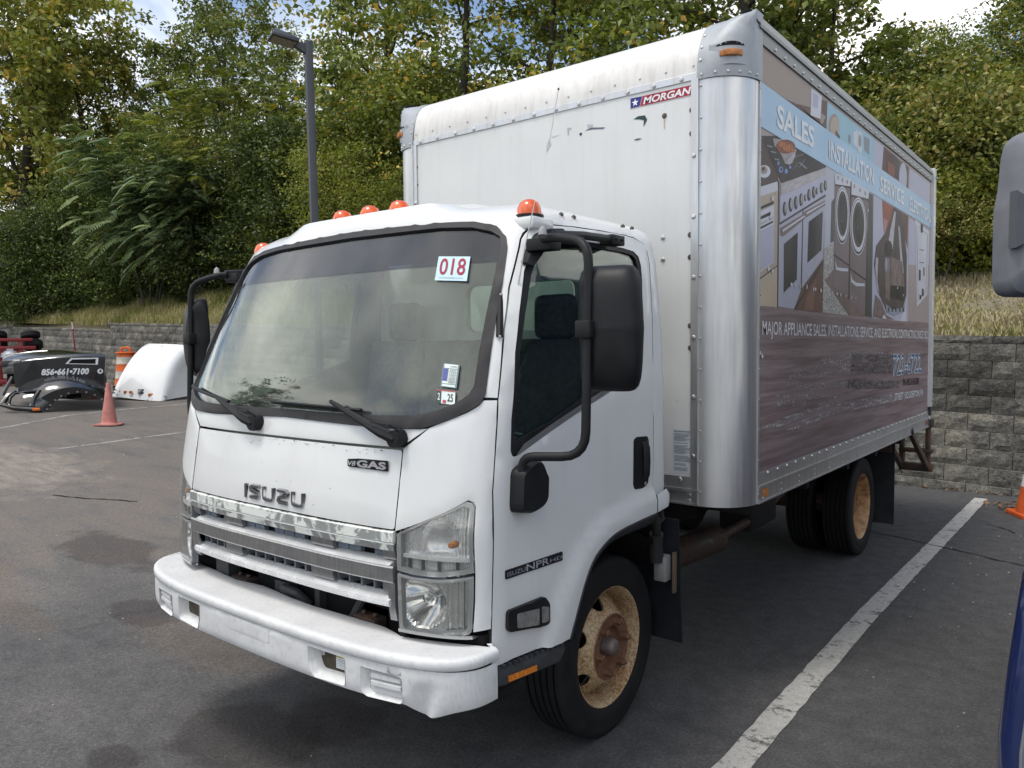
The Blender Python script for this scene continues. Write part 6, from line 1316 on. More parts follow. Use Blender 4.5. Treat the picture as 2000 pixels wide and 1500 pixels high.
for x, z, h in ((.96, 2.30, .18), (.955, 1.86, .12), (.81, 2.91, .05), (.96, 2.19, .10)):
    m = MB(); m.add([(x-.0025, YB-.0005, z-h), (x+.0025, YB-.0005, z-h), (x+.004, YB-.0005, z), (x-.004, YB-.0005, z)], [(0, 1, 2, 3)]); m.build('rust_streak', stn, box, smooth=0)
# front decal, smudges and notice
DY = YB-.0006; UX = Vector((1, 0, 0)); NF = Vector((0, -1, 0))
def fpoly(name, pts, m, par, o=0., label=None):
    mb = MB(); mb.add([(x, DY-o, z) for x, z in pts], [tuple(range(len(pts)))]); q = mb.build(name, m, par, smooth=0, fix=False)
    if label: q['label'] = label
    return q
dc = fpoly('maker_decal', [(.612, 2.998), (.974, 2.998), (.974, 3.052), (.612, 3.055)], mat('decal_grey', (.55, .56, .58), .4), box, 0, 'red and blue maker decal reading MORGAN beside a white star')
fpoly('field', [(.616, 3.001), (.668, 3.001), (.684, 3.050), (.616, 3.052)], BLUEP, dc, .0006); fpoly('field', [(.671, 3.001), (.970, 3.001), (.970, 3.049), (.687, 3.050)], REDP, dc, .0006)
star = []
for k in range(10): r_ = .021 if k % 2 == 0 else .0085; a = math.pi/2+k*math.pi/5; star.append((.643+r_*math.cos(a), 3.025+r_*math.sin(a)))
fpoly('star', star, WHITE, dc, .0012)
text('lettering', 'MORGAN', (.690, DY, 3.007), UX, Z1, .268, .035, WHITE, dc, NF, .0004, .22, .03, off=.0014)
SM = mat('marker_smudge', (.10, .11, .16), .6); SM2 = mat('marker_smudge_pale', (.42, .43, .47), .6); SM3 = mat('marker_green', (.03, .06, .065), .5)
for pts, m in (([(.632, 2.942), (.66, 2.953), (.70, 2.950), (.712, 2.925), (.69, 2.892), (.694, 2.925), (.67, 2.935)], SM3), ([(.632, 2.836), (.66, 2.840), (.685, 2.834), (.65, 2.830)], SM), ([(.33, 2.936), (.37, 2.946), (.46, 2.932), (.45, 2.926), (.38, 2.936)], SM), ([(.345, 2.968), (.385, 2.960), (.38, 2.944), (.35, 2.95)], SM2), ([(.296, 2.928), (.306, 2.932), (.314, 2.924), (.306, 2.914), (.297, 2.917)], SM3), ([(.215, 2.974), (.248, 2.966), (.226, 2.958), (.226, 2.936), (.218, 2.928)], SM2), ([(.09, 2.935), (.105, 2.90), (.07, 2.86), (.075, 2.90)], SM2), ([(.10, 2.94), (.17, 2.945), (.12, 2.936)], SM2)):
    fpoly('smudge', pts, m, box, .0002)
nt_ = fpoly('notice_plate', [(.858, 1.108), (.979, 1.108), (.979, 1.333), (.858, 1.333)], mat('notice_white', (.62, .66, .72), .45), box, 0, 'small printed maintenance notice plate')
text('lettering', 'MAINTENANCE PROCEDURE', (.866, DY, 1.318), UX, Z1, .105, .008, BLACKP, nt_, NF, .0004, 0, .01, off=.001)
r_ = random.Random(3); z = 1.308; first = True
lb = MB()
while z > 1.118:
    w = r_.uniform(.06, .098) if not first else .1; first = False
    lb.add([(.866, DY-.001, z), (.866+w, DY-.001, z), (.866+w, DY-.001, z+.0034), (.866, DY-.001, z+.0034)], [(0, 1, 2, 3)]); z -= .0068 if r_.random() < .8 else .013
lb.build('print_lines', GREYT, nt_, smooth=0, fix=False)
# side rails
def rail(sg):
    m = MB(); X = sg*(W2)
    m.box((sg*(W2-.02), YB+RC, 1.040), (sg*(W2+.004), YE-.02, 1.104)); m.box((sg*(W2-.02), YB+RC, 1.026), (sg*(W2+.012), YE-.02, 1.040)); m.box((sg*(W2-.02), YB+RC, ZB+.006), (sg*(W2+.004), YE-.02, 1.026)); m.box((sg*(W2-.02), YB+RC, ZB-.002), (sg*(W2+.012), YE-.02, ZB+.006))
    o = m.build('lower_rail', AL2, box, smooth=0)
    r = MB()
    for y in np.arange(1.001, YE-.05, .1457): r.dome((sg*(W2+.004), y, 1.092), .011, .010, (sg, 0, 0), 8)
    for y in np.arange(1.209, YE-.1, .294):
        for z in (1.006, .972): r.dome((sg*(W2+.004), y, z), .0075, .006, (sg, 0, 0), 7)
    for y, z in ((.885, 1.0), (.885, .965), (.955, 1.0), (.955, .968)): r.dome((sg*(W2+.004), y-.02, z), .009, .007, (sg, 0, 0), 8)
    tag(r.build('rivet_row', RIV, o), kind='stuff')
    m = MB(); m.box((sg*(W2-.02), YB+RC-.002, 3.253), (sg*(W2+.006), YE-.03, 3.318)); m.box((sg*(W2-.02), YB+RC-.03, 3.318), (sg*(W2+.016), YE-.03, 3.336)); m.add([(sg*(W2+.016), YB+RC-.06, 3.336), (sg*(W2+.016), YE-.03, 3.336), (sg*(W2-.015), YE-.03, 3.395), (sg*(W2-.015), YB+RC-.08, 3.400), (sg*(W2-.08), YE-.03, 3.39), (sg*(W2-.08), YB+RC-.08, 3.395)], [(0, 1, 2, 3), (3, 2, 4, 5)])
    o = m.build('top_rail', mat('rail_grey', (.24, .25, .25), .5, .5, .2, 8), box, smooth=0)
    r = MB()
    for y in np.arange(1.06, YE-.05, .1467): r.dome((sg*(W2+.006), y, 3.272), .0105, .010, (sg, 0, 0), 8)
    tag(r.build('rivet_row', RIV, o), kind='stuff')
rail(1); rail(-1)
for nm, pts, m in (('side_reflector', [(.922, 1.014), (1.002, 1.014), (1.002, .974), (.922, .974)], mat('reflector_orange', (.62, .20, .03), .35)), ('rear_reflector', [(5.12, 1.012), (5.20, 1.012), (5.20, .978), (5.12, .978)], mat('reflector_red', (.30, .03, .04), .35))):
    mb = MB(); mb.prism(pts, lambda a, b, d: (W2+.0045+d, a, b), .003); mb.build(nm, m, box, smooth=0)
nb = MB(); nb.add([(W2+.0125, 4.515, 1.015), (W2+.0125, 4.575, .945), (W2+.0125, 4.465, .945)], [(0, 1, 2)]); nb.build('rail_notch', DK, box, smooth=0)
# rear frame
def rear(m):
    for sg in (1, -1): m.box((sg*(W2-.10), YE-.012, 1.14), (sg*(W2+.022), YE+.075, 3.385))
    m.box((-W2, YE, 3.18), (W2, YE+.07, 3.37))
bx_part('rear_frame', rear, WP, box, 0, .004)
rd = MB(); rd.box((-W2+.1, YE+.005, 1.14), (W2-.1, YE+.03, 3.18)); rd.build('rear_door', BW, box, smooth=0)
rb_ = MB()
for z in np.arange(1.3, 3.3, .22): rb_.dome((W2+.022, YE+.01, z), .008, .006, (1, 0, 0), 6)
for z in (3.30, 1.20): rb_.dome((W2+.022, YE+.05, z), .014, .02, (1, .5, 0), 6)
tag(rb_.build('rivet_row', RIV, box), kind='stuff')
sk = MB(); sk.box((W2-.12, YE-.01, 1.055), (W2+.016, YE+.07, 1.139)); sk.box((W2-.12, YE-.02, .955), (W2+.006, YE+.05, 1.02)); sk.build('frame_foot', mat('foot_dark', (.05, .05, .05), .6), box, smooth=0)
sk = MB(); sk.box((W2-.12, YE-.02, 1.02), (W2+.012, YE+.05, 1.055)); sk.build('foot_plate', WP, box, smooth=0)
# rear step of welded rusty steel
rs = MB(); x0, x1 = .95, 1.22
for x in (x0, x1-.04):
    rs.box((x, YE+.10, .50), (x+.04, YE+.17, .98)); rs.add([(x, YE-.75+.02, .96), (x+.04, YE-.75+.02, .96), (x+.04, YE+.12, .50), (x, YE+.12, .50), (x, YE-.68+.02, .96), (x+.04, YE-.68+.02, .96), (x+.04, YE+.18, .54), (x, YE+.18, .54)], [(0, 1, 2, 3), (4, 7, 6, 5), (0, 3, 7, 4), (1, 5, 6, 2), (0, 4, 5, 1), (2, 6, 7, 3)])
for z, h in ((.50, .07), (.68, .035), (.93, .08)): rs.box((x0, YE+.09, z), (x1+.02, YE+.20, z+h))
rs.box((-1.16, YE+.10, .90), (1.16, YE+.20, .98)); rs.build('rear_step', BRN, truck, bevel=.004)

# ---------------------------------------------------------------- side graphics
def flat(n, c, r=.5, **k): return mat('print_'+n, c, r, 0, k.get('var', .10), k.get('vs', 3))
GM = {'tan': flat('tan', (.34, .275, .235)), 'tan2': flat('tan2', (.38, .315, .30)), 'cream': flat('cream', (.47, .38, .30)), 'cream2': flat('cream2', (.52, .43, .31)), 'brown': flat('brown', (.125, .065, .05)), 'white': flat('offwhite', (.62, .64, .70)), 'white2': flat('white2', (.60, .60, .65)), 'lilac': flat('lilac', (.46, .46, .56)), 'lilac2': flat('lilac2', (.43, .43, .51)), 'sky': flat('sky', (.32, .52, .62)), 'dark': flat('dark', (.06, .06, .055)), 'grey': flat('grey', (.30, .31, .35)), 'maroon': flat('maroon', (.085, .022, .018)), 'maroon2': flat('maroon2', (.075, .045, .043)), 'red': flat('redfood', (.22, .06, .03), var=.6, vs=40), 'orange': flat('orangefood', (.38, .13, .035), var=.6, vs=60), 'redorange': flat('redorange', (.30, .085, .05), var=.4, vs=14), 'pink': flat('pink', (.42, .20, .20)), 'char': flat('char', (.035, .028, .028)), 'black': flat('black2', (.012, .012, .013)), 'steel': flat('steel', (.34, .31, .31), var=.4, vs=12), 'steel2': flat('steel2', (.46, .44, .46), var=.25, vs=12), 'steel3': flat('steel3', (.46, .42, .42), var=.25, vs=8), 'steelbrown': flat('steelbrown', (.20, .15, .135), var=.4, vs=9), 'flame': flat('flame', (.20, .30, .62)), 'floor': flat('floor', (.13, .065, .045), var=.35, vs=5), 'floor2': flat('floor2', (.20, .10, .07), var=.3, vs=6), 'wall': flat('wall', (.47, .48, .55)), 'tile': flat('tile', (.19, .135, .12), var=.3, vs=6), 'washer': flat('washer', (.20, .155, .155), var=.3, vs=3), 'mixer': flat('mixer', (.075, .055, .055), var=.6, vs=9)}
def m_carpet():
    b = NB('print_carpet'); n = b.noise(90, 3, .7); b.set(Base_Color=b.ramp(n, [(.38, (.12, .10, .09)), (.5, (.34, .33, .31)), (.62, (.6, .6, .6))]), Roughness=.45); return b.m
def m_wood():
    b = NB('print_wood'); v = b.coord((1, .55, 14)); d = b.noise(1.6, 7, .68, v, .35); w = b.noise(3.2, 8, .72, b.coord((1, .3, 30)), .2); big = b.noise(.9, 4)
    c = b.ramp(d, [(.30, (.11, .073, .080)), (.48, (.215, .157, .162)), (.62, (.29, .228, .230)), (.76, (.38, .32, .315))])
    c = b.mix(b.math('MULTIPLY', b.ramp(w, [(.5, 0.), (.72, 1.)]), .45), c, (.27, .22, .21)); c = b.mix(b.math('MULTIPLY', b.ramp(w, [(.28, 1.), (.44, 0.)]), .55), c, (.040, .026, .030))
    b.set(Base_Color=c, Roughness=.48, Specular_IOR_Level=.3); MATS['print_wood'] = b.m; return b.m
def m_band():
    b = NB('print_band'); n = b.noise(2.5, 4); b.set(Base_Color=b.ramp(n, [(.3, (.24, .42, .60)), (.7, (.34, .52, .67))]), Roughness=.4); return b.m
GM['carpet'] = m_carpet(); GM['wood'] = m_wood(); GM['band'] = m_band()
art = MB(); art.add([(W2-.0045, .868, 1.104), (W2-.0045, YE-.02, 1.104), (W2-.0045, YE-.02, 3.253), (W2-.0045, .868, 3.253)], [(0, 1, 2, 3)]); side = art.build('side_wall', GM['tan2'], box, smooth=0); side['label'] = 'side wall covered by a printed appliance shop advertisement'
NS = Vector((1, 0, 0)); UY = Vector((0, 1, 0)); XG = W2-.004
GNAME = {'wood': 'woodgrain_print', 'band': 'blue_band'}
by = {}; gi = 0
for col, lv, pts in GFX:
    by.setdefault((col, lv), []).append(pts)
for (col, lv), pl in by.items():
    for pts in pl:
        gi += 1; m = MB(); m.add([(XG+lv*.0005+gi*.0000025, a, min(3.2525, max(1.1045, b))) for a, b in pts], [tuple(range(len(pts)))]); m.build(GNAME.get(col, 'print_field'), GM[col], side, smooth=0, fix=False)
PW = mat('letter_white', (.74, .76, .78), .45, 0, .18, 30)
def stext(s, y, z, y2, z2, h, m, off=.0045, shear=0, bold=.03, nm='lettering'):
    u = Vector((0, y2-y, z2-z)); w = u.length; return text(nm, s, (XG, y, z), u.normalized(), Z1, w, h, m, side, NS, .0004, shear, bold, off=off)
stext('SALES', 1.112, 2.896, 1.725, 2.900, .120, PW); stext('INSTALLATION', 2.019, 2.897, 3.103, 2.898, .115, PW); stext('SERVICE', 3.293, 2.884, 4.076, 2.886, .115, PW); stext('ELECTRICAL', 4.297, 2.874, 5.226, 2.874, .113, PW)
stext('MAJOR APPLIANCE SALES, INSTALLATIONS, SERVICE, AND ELECTRICAL CONTRACTING SINCE 1952', .928, 1.812, 5.167, 1.788, .070, mat('letter_bright', (.80, .80, .80), .45), .002, 0, .005)
def m_smear(name, col, lo, hi, sx=9):
    b = NB(name); n = b.noise(6, 7, .7, b.coord((1, sx, 7)), .5); n2 = b.noise(3, 6, .7, b.coord((1, 2.0, 22))); s = b.math('ADD', b.math('MULTIPLY', n, .6), b.math('MULTIPLY', n2, .4)); f = b.ramp(s, [(lo, 0.), (hi, 1.)])
    tr = b.N.new('ShaderNodeBsdfTransparent'); mxs = b.N.new('ShaderNodeMixShader'); b.set(Base_Color=b.ramp(n2, [(.35, tuple(c*.45 for c in col)), (.65, col)]), Roughness=.5); b.L.new(f, mxs.inputs[0]); b.L.new(tr.outputs[0], mxs.inputs[1]); b.L.new(b.p.outputs[0], mxs.inputs[2]); b.L.new(mxs.outputs[0], b.out.inputs[0]); return b.m
SMR = m_smear('smear_pale', (.50, .47, .46), .50, .56); SMD = m_smear('smear_dark', (.045, .04, .045), .50, .55, 16); BLT = mat('letter_blue', (.045, .11, .24), .45, 0, .3, 8); SMB = m_smear('smear_blue', (.12, .22, .40), .56, .62, 14)
stext('723-6722', 3.79, 1.488, 4.905, 1.478, .176, PW, .002, 0, .045); stext('723-6722', 3.80, 1.494, 4.897, 1.484, .166, BLT, .003, 0, .0)
stext('PA HICA 015787', 4.174, 1.394, 4.821, 1.375, .058, BLACKP, .002, 0, .01); stext('STREET | SOUDERTON, PA', 3.869, 1.286, 5.007, 1.262, .058, PW, .002, 0, .015)
def smear(name, pts, m, o): 
    mb = MB(); mb.add([(XG+o, a, b) for a, b in pts], [tuple(range(len(pts)))]); mb.build(name, m, side, smooth=0, fix=False)
smear('faded_lettering', [(1.25, 1.570), (2.4, 1.545), (3.80, 1.515), (3.80, 1.68), (2.55, 1.70), (1.9, 1.66)], SMR, .0018); smear('faded_lettering', [(2.55, 1.53), (3.80, 1.50), (3.80, 1.68), (2.6, 1.69)], SMB, .0022); smear('faded_lettering', [(2.55, 1.545), (3.8, 1.515), (3.8, 1.665), (2.6, 1.685)], SMD, .0026)
smear('faded_lettering', [(1.29, 1.505), (2.9, 1.445), (4.02, 1.380), (4.02, 1.437), (2.6, 1.50), (1.3, 1.545)], SMR, .0018); smear('faded_lettering', [(2.5, 1.45), (4.02, 1.378), (4.02, 1.440), (2.5, 1.515)], SMD, .0022)
SMW = m_smear('smear_white', (.60, .58, .58), .47, .58, 12)
smear('faded_lettering', [(2.571, 1.305), (3.86, 1.276), (3.86, 1.345), (2.569, 1.365)], SMW, .0018); smear('faded_lettering', [(1.15, 1.43), (2.24, 1.36), (2.24, 1.43), (1.15, 1.49)], SMR, .0018)
for pts in ([(.93, 1.335), (1.5, 1.375), (2.4, 1.375), (2.6, 1.35), (2.4, 1.345), (1.6, 1.345), (1.0, 1.295)], [(1.0, 1.25), (1.6, 1.32), (2.3, 1.335), (2.9, 1.33), (2.3, 1.31), (1.7, 1.285)]): smear('drag_mark', pts, SMW, .0019)
tear = mat('torn_white', (.66, .67, .72), .5); tm = MB(); r_ = random.Random(11)
for y, z in ((1.35, 2.09), (1.42, 2.085), (1.50, 2.09), (1.62, 2.088), (1.74, 2.082), (1.78, 2.085), (1.88, 2.082), (2.12, 2.08), (2.22, 2.078), (2.30, 2.075), (2.42, 2.073), (2.55, 2.07), (2.66, 2.068), (1.05, 2.52), (1.03, 2.42), (1.0, 2.15), (1.06, 2.14), (.89, 1.72), (.92, 1.70), (2.95, 2.70), (4.35, 2.80), (3.9, 2.2), (4.1, 2.15)):
    n = r_.randint(4, 7); tm.add([(XG+.0062, y+r_.uniform(.006, .019)*math.cos(2*math.pi*k/n), z+r_.uniform(.006, .02)*math.sin(2*math.pi*k/n)) for k in range(n)], [tuple(range(n))])
tm.build('torn_print', tear, side, smooth=0, fix=False)
rv_ = MB()
for y in np.arange(1.1, 5.2, .4):
    for z in (1.95, 2.55): rv_.dome((W2, y, z), .004, .003, (1, 0, 0), 6)
tag(rv_.build('rivet_row', RIV, side), kind='stuff')
# ================================================================ things about the lot
# frame used for far objects at the left: local x runs to the right in view, y away from the camera
AX = math.atan2(rt.y, rt.x)
# ---- tall pink cone
CONEP = mat('faded_cone', (.50, .205, .175), .6, 0, .22, 6, .1, 60)
pc = thing('traffic_cone', 'tall faded pink traffic cone standing alone before the black truck hood', 'traffic cone', (-11.75, 3.46, gz(-11.75)), AX)
m = MB(); m.lathe([(0, .775), (.026, .772), (.030, .765), (.034, .73), (.075, .45), (.118, .17), (.128, .08), (.134, .040), (.150, .03)], (0, 0, 0), 'z', 28)
m.build('cone_body', CONEP, pc, smooth=60)
m = MB(); pts = []
base = [(-.235, -.16), (-.05, -.22), (.12, -.19), (.245, -.10), (.21, .15), (.02, .21), (-.19, .15)]
m.prism(roundpoly(base, .05, 3), lambda a, b, d: (a, b, .012+d+.018*math.sin(a*9)*b), .022); m.build('cone_base', CONEP, pc, smooth=50)
# ---- orange and white cone at the right
CONEO = mat('orange_cone', (.60, .11, .025), .5, 0, .2, 9); CONEW = mat('cone_white', (.66, .66, .65), .45, 0, .12, 12)
oc = thing('traffic_cone', 'orange traffic cone with white collars by the block wall at right', 'traffic cone', (1.99, 6.28, 0.), .5)
rr_ = lambda z: .145-(.145-.03)*(z-.04)/.66
def band_(z0, z1, mt, nm, o=0.):
    m = MB(); m.lathe([(rr_(z0)+o, z0), (rr_((z0+z1)/2)+o, (z0+z1)/2), (rr_(z1)+o, z1)], (0, 0, 0), 'z', 28); return m.build(nm, mt, oc, smooth=60)
band_(.035, .70, CONEO, 'cone_body'); band_(.30, .42, CONEW, 'collar', .002); band_(.49, .60, CONEW, 'collar', .002)
m = MB(); m.prism(roundpoly([(-.18, -.18), (.18, -.18), (.18, .18), (-.18, .18)], .03, 3), lambda a, b, d: (a, b, d), .04); m.build('cone_base', CONEO, oc, smooth=40, bevel=.004)
# ---- orange drum by the wall
bp_ = (-19.3, 7.35); br_ = thing('traffic_drum', 'orange and white traffic drum half hidden behind the white fairing', 'traffic drum', (bp_[0], bp_[1], gz(bp_[0])+.02), AX)
DRO = mat('drum_orange', (.62, .13, .03), .5, 0, .15, 8); DRW = mat('drum_white', (.50, .47, .41), .5, 0, .2, 8)
for k, (z0, z1) in enumerate(((.06, .26), (.26, .46), (.46, .66), (.66, .86), (.86, .95))):
    m = MB(); r0 = .31-.02*k; m.lathe([(r0, z0), (r0, z0+.02), (r0-.006, z0+.03), (r0-.012, z1-.02), (r0-.012, z1)], (0, 0, 0), 'z', 28); m.build('drum_band', DRO if k % 2 == 0 or k == 4 else DRW, br_, smooth=40)
m = MB(); m.lathe([(.25, .95), (.27, .96), (.27, .985), (.24, 1.0), (0, 1.005)], (0, 0, 0), 'z', 28); m.build('drum_top', DRO, br_, smooth=40)
m = MB(); m.tube([(-.13, 0, 1.0), (-.12, 0, 1.09), (-.06, 0, 1.12), (.06, 0, 1.12), (.12, 0, 1.09), (.13, 0, 1.0)], .032, 8); m.build('drum_handle', DRO, br_)
m = MB(); m.lathe([(.36, 0), (.36, .05), (.32, .06)], (0, 0, 0), 'z', 24); m.build('drum_base', TIRE, br_, smooth=40)
# ---- red post
rp = thing('marker_post', 'thin red post with a white tip by the block wall', 'post', (-22.1, 7.1, gz(-22.1)), AX)
m = MB(); m.tube([(.10, 0, .0), (.08, 0, .62), (.05, 0, 1.15), (.02, 0, 1.62)], [.030, .028, .022, .018], 8); m.build('post_shaft', REDM, rp)
m = MB(); m.tube([(.02, 0, 1.62), (0, 0, 1.84)], .018, 8); m.build('post_tip', mat('post_white', (.6, .6, .58), .5), rp); m = MB(); m.tube([(0, 0, 1.84), (-.003, 0, 1.90)], .024, 8); m.build('post_cap', BK, rp)
m = MB(); m.box((-.75, -.05, .78), (.14, .05, .93)); m.box((-.16, -.08, .76), (.16, .08, .88)); m.build('post_bar', REDM, rp, bevel=.01)
# ---- stacked red running gear with tyres
rg = thing('axle_stack', 'stack of red steel axle frames with black tires beside the wall', 'axle stack', (-21.9, 5.65, gz(-21.9)), AX+.56)
LT = lambda px, py: ((px-52)/80., (753-py)/68.6)
for (py0, py1, xa, xb) in ((661, 667, -60, 74), (676, 683, -60, 80), (688, 694, -60, 14), (690, 693, 60, 92), (707, 716, -60, 86), (740, 750, -60, 86)):
    m = MB(); a, b = LT(xa, py1), LT(xb, py0); m.box((a[0], -.16, a[1]), (b[0], -.02, b[1])); m.box((a[0], .9, a[1]), (b[0], 1.05, b[1])); m.build('frame_rail', REDM, rg, bevel=.012)
m = MB(); a, b = LT(12, 690), LT(55, 680); m.box((a[0], -.10, a[1]), (b[0], .9, b[1]))
for xx in (8, 50): a = LT(xx, 753); m.box((a[0]-.06, -.12, 0), (a[0]+.06, 0, 1.30)); m.box((a[0]-.06, .9, 0), (a[0]+.06, 1.02, 1.30))
m.build('cross_frame', REDM, rg, bevel=.012)
for px, py, rx, tilt in ((3, 656, .30, 1), (70, 655, .26, 1), (3, 672, .30, 0), (74, 674, .27, 0)):
    m = MB(); c = LT(px, py); R0 = rx*.95
    w = .16 if tilt else .2
    m.lathe([(R0*.5, -w*.4), (R0*.55, -w*.5), (R0*.9, -w*.5), (R0, -w*.35), (R0, w*.35), (R0*.9, w*.5), (R0*.55, w*.5), (R0*.5, w*.4)], (0, 0, 0), 'z', 26)
    q = Matrix.Rotation(-.30 if tilt else -.42, 3, 'X') @ Matrix.Rotation(-.06, 3, 'Y'); m.v = [tuple(q @ Vector(v)+Vector((c[0], .15, c[1]))) for v in m.v]; m.build('tire', TIRE, rg, smooth=40)
m = MB(); c = LT(30, 692); m.lathe([(.0, .14), (.12, .12), (.22, .04), (.24, -.06)], (c[0], -.2, c[1]-.02), 'z', 16); m.box((c[0]-.08, -.32, c[1]+.08), (c[0]+.08, -.18, c[1]+.16)); m.build('hub_cover', mat('hub_pale', (.42, .43, .46), .4, .4), rg)

# ---- black truck hood with fenders lying on the lot
hd = thing('truck_hood', 'gloss black truck hood with fenders and white phone number resting on the pavement', 'truck hood', (-15.05, 3.95, gz(-15.0)), AX+.53)
HX = lambda px: (px-110)/106.; HZ = lambda py: (806-py)/93.
def hloft(name, secs, m, parent, smooth=40, close=False):
    """secs: list of cross sections (same count) of points"""
    k = len(secs[0]); mb = MB(); vs = [p for s_ in secs for p in s_]
    fs = [(i*k+j, (i+1)*k+j, (i+1)*k+j+1, i*k+j+1) for i in range(len(secs)-1) for j in range(k-1)]
    return mb.add(vs, fs).build(name, m, parent, smooth=smooth)
# hood shell: stations from nose (left) to cowl (right)
st = [(0, 706, 712, .42), (22, 697, 712, .28), (60, 692, 708, .16), (110, 691, 704, .06), (160, 696, 702, .02), (203, 701, 704, .0)]
secs = []
for px, pt, ps, yy in st:
    zt_, zs = HZ(pt), HZ(ps); x = HX(px); zl = HZ(735) if px < 30 else HZ(785)
    secs.append([(x, yy, zl), (x, yy+.0, (zl+zs)/2), (x, yy+.01, zs-.05), (x, yy+.035, zs), (x, yy+.12, zs+.035*(zt_>zs) + .02), (x, yy+.5, zt_), (x, yy+1.0, zt_+.03), (x, 2.0-yy*.3, zs), (x, 2.05-yy*.3, HZ(760))])
body_ = hloft('hood_shell', secs, GLOSSB, hd, 50)
mb = MB(); mb.add([(HX(2), .42, HZ(712)), (HX(2), .44, HZ(722)), (HX(2), 1.9, HZ(722)), (HX(2), 1.9, HZ(706)), (HX(20), .30, HZ(718))], [(0, 1, 2, 3)]); mb.box((HX(-2), .36, HZ(722)), (HX(20), 1.9, HZ(709))); mb.build('grille_surround', mat('dull_black', (.03, .032, .035), .4), body_, bevel=.02)
mb = MB(); mb.tube([(HX(2), .5, HZ(706)), (HX(22), .36, HZ(697)), (HX(60), .30, HZ(692.5)), (HX(88), .25, HZ(691.3))], .014, 6); mb.build('edge_highlight', mat('bright_silver', (.55, .55, .56), .25, .7), body_)  # pale tube laid along the hood edge as its painted highlight
mb = MB(); mb.box((HX(22), .20, HZ(713)), (HX(35), .30, HZ(707))); mb.build('hinge_block', mat('bright_silver', (.55, .55, .56), .25, .7), body_, bevel=.01)
# side panel facing the viewer
sd = MB(); spl_ = [(22, 714), (60, 708), (120, 704), (160, 702), (203, 703.5), (196, 757), (190, 790), (150, 790), (60, 780), (24, 760)]
sd.prism([(HX(a), HZ(b)) for a, b in spl_], lambda a, b, d: (a, -.02+d+.10*max(0, -(a+.6)), b), .04); sdo = sd.build('side_panel', GLOSSB, hd, smooth=0, bevel=.006)
FN = Vector((0, -1, 0)); fo = lambda px, py, o: Vector((HX(px), -.021-o, HZ(py)))
# vent with a bright frame
vo_ = [(121.5, 717), (133, 705.5), (188, 705.5), (186, 719.5)]; vi_ = [(127, 716), (135.5, 708.5), (182.5, 708), (181.5, 718)]
mb = MB(); vs = [fo(a, b, .012) for a, b in vo_]+[fo(a, b, .012) for a, b in vi_]; mb.add(vs, [(i, (i+1) % 4, (i+1) % 4+4, i+4) for i in range(4)]); mb.build('vent_frame', mat('vent_white', (.72, .73, .74), .3), sdo, smooth=0, fix=False)
mb = MB(); mb.add([fo(a, b, .004) for a, b in vi_], [(0, 1, 2, 3)]); mb.build('vent_mesh', DK, sdo, smooth=0, fix=False)
text('lettering', '856\u2022661\u20227100', fo(74.5, 738.5, .0), (1, 0, 0), (0, 0, 1), (168-74.5)/106, 12.3/93, WHITE, sdo, FN, .002, .22, .045, off=.006)
cc_ = [(HX(190.5)+.055*math.cos(2*math.pi*k/20), HZ(733)+.055*math.sin(2*math.pi*k/20)) for k in range(20)]
mb = MB(); mb.add([(a, -.030, b) for a, b in cc_], [tuple(range(20))]); nd = mb.build('number_disc', WHITE, sdo, smooth=0, fix=False)
text('lettering', '4', fo(187.6, 736, 0), (1, 0, 0), (0, 0, 1), 5.8/106, 6.4/93, BLACKP, nd, FN, .001, 0, .03, off=.0105)
# fender: bulging arch in front of the side panel
ao = [(2, 795), (10, 775), (24, 767), (32, 755), (60, 745), (95, 739.5), (130, 739), (160, 745), (185, 757), (204, 771), (204, 800)]
def fender_pts():
    o = []
    top = [(26, 766), (45, 753), (75, 743), (110, 738.5), (145, 741), (175, 750), (195, 762), (204, 769)]
    crest = [(34, 770), (60, 766), (82, 754), (112, 749), (145, 752), (172, 760), (193, 771), (205, 780)]
    low = [(57, 793), (66, 785), (84, 773), (108, 764), (135, 761), (162, 766), (185, 778), (204, 793)]
    lip = [(82, 806), (90, 797), (103, 785), (120, 777), (142, 773.5), (165, 776), (185, 786), (200, 799)]
    for a, b, c, d in zip(top, crest, low, lip):
        o.append([(HX(a[0]), -.02, HZ(a[1])), (HX(a[0]*.5+b[0]*.5), -.16, HZ(a[1]*.55+b[1]*.45)), (HX(b[0]), -.42, HZ(b[1])), (HX(b[0]*.5+c[0]*.5), -.56, HZ(b[1]*.45+c[1]*.55)), (HX(c[0]), -.62, HZ(c[1])), (HX(d[0]), -.60, HZ(d[1])), (HX(d[0]), -.5, HZ(d[1]-2))])
    return o
fsec = fender_pts(); ft = [np.array(s_) for s_ in fsec]; fine_ = []
for i in range(len(ft)-1):
    p0 = ft[max(i-1, 0)]; p1 = ft[i]; p2 = ft[i+1]; p3 = ft[min(i+2, len(ft)-1)]
    for t in np.linspace(0, 1, 5)[:-1]: fine_.append(.5*((2*p1)+(-p0+p2)*t+(2*p0-5*p1+4*p2-p3)*t*t+(-p0+3*p1-3*p2+p3)*t**3))
fine_.append(ft[-1])
fe = hloft('fender', [[tuple(q) for q in s_] for s_ in fine_], GLOSSB, hd, 40)
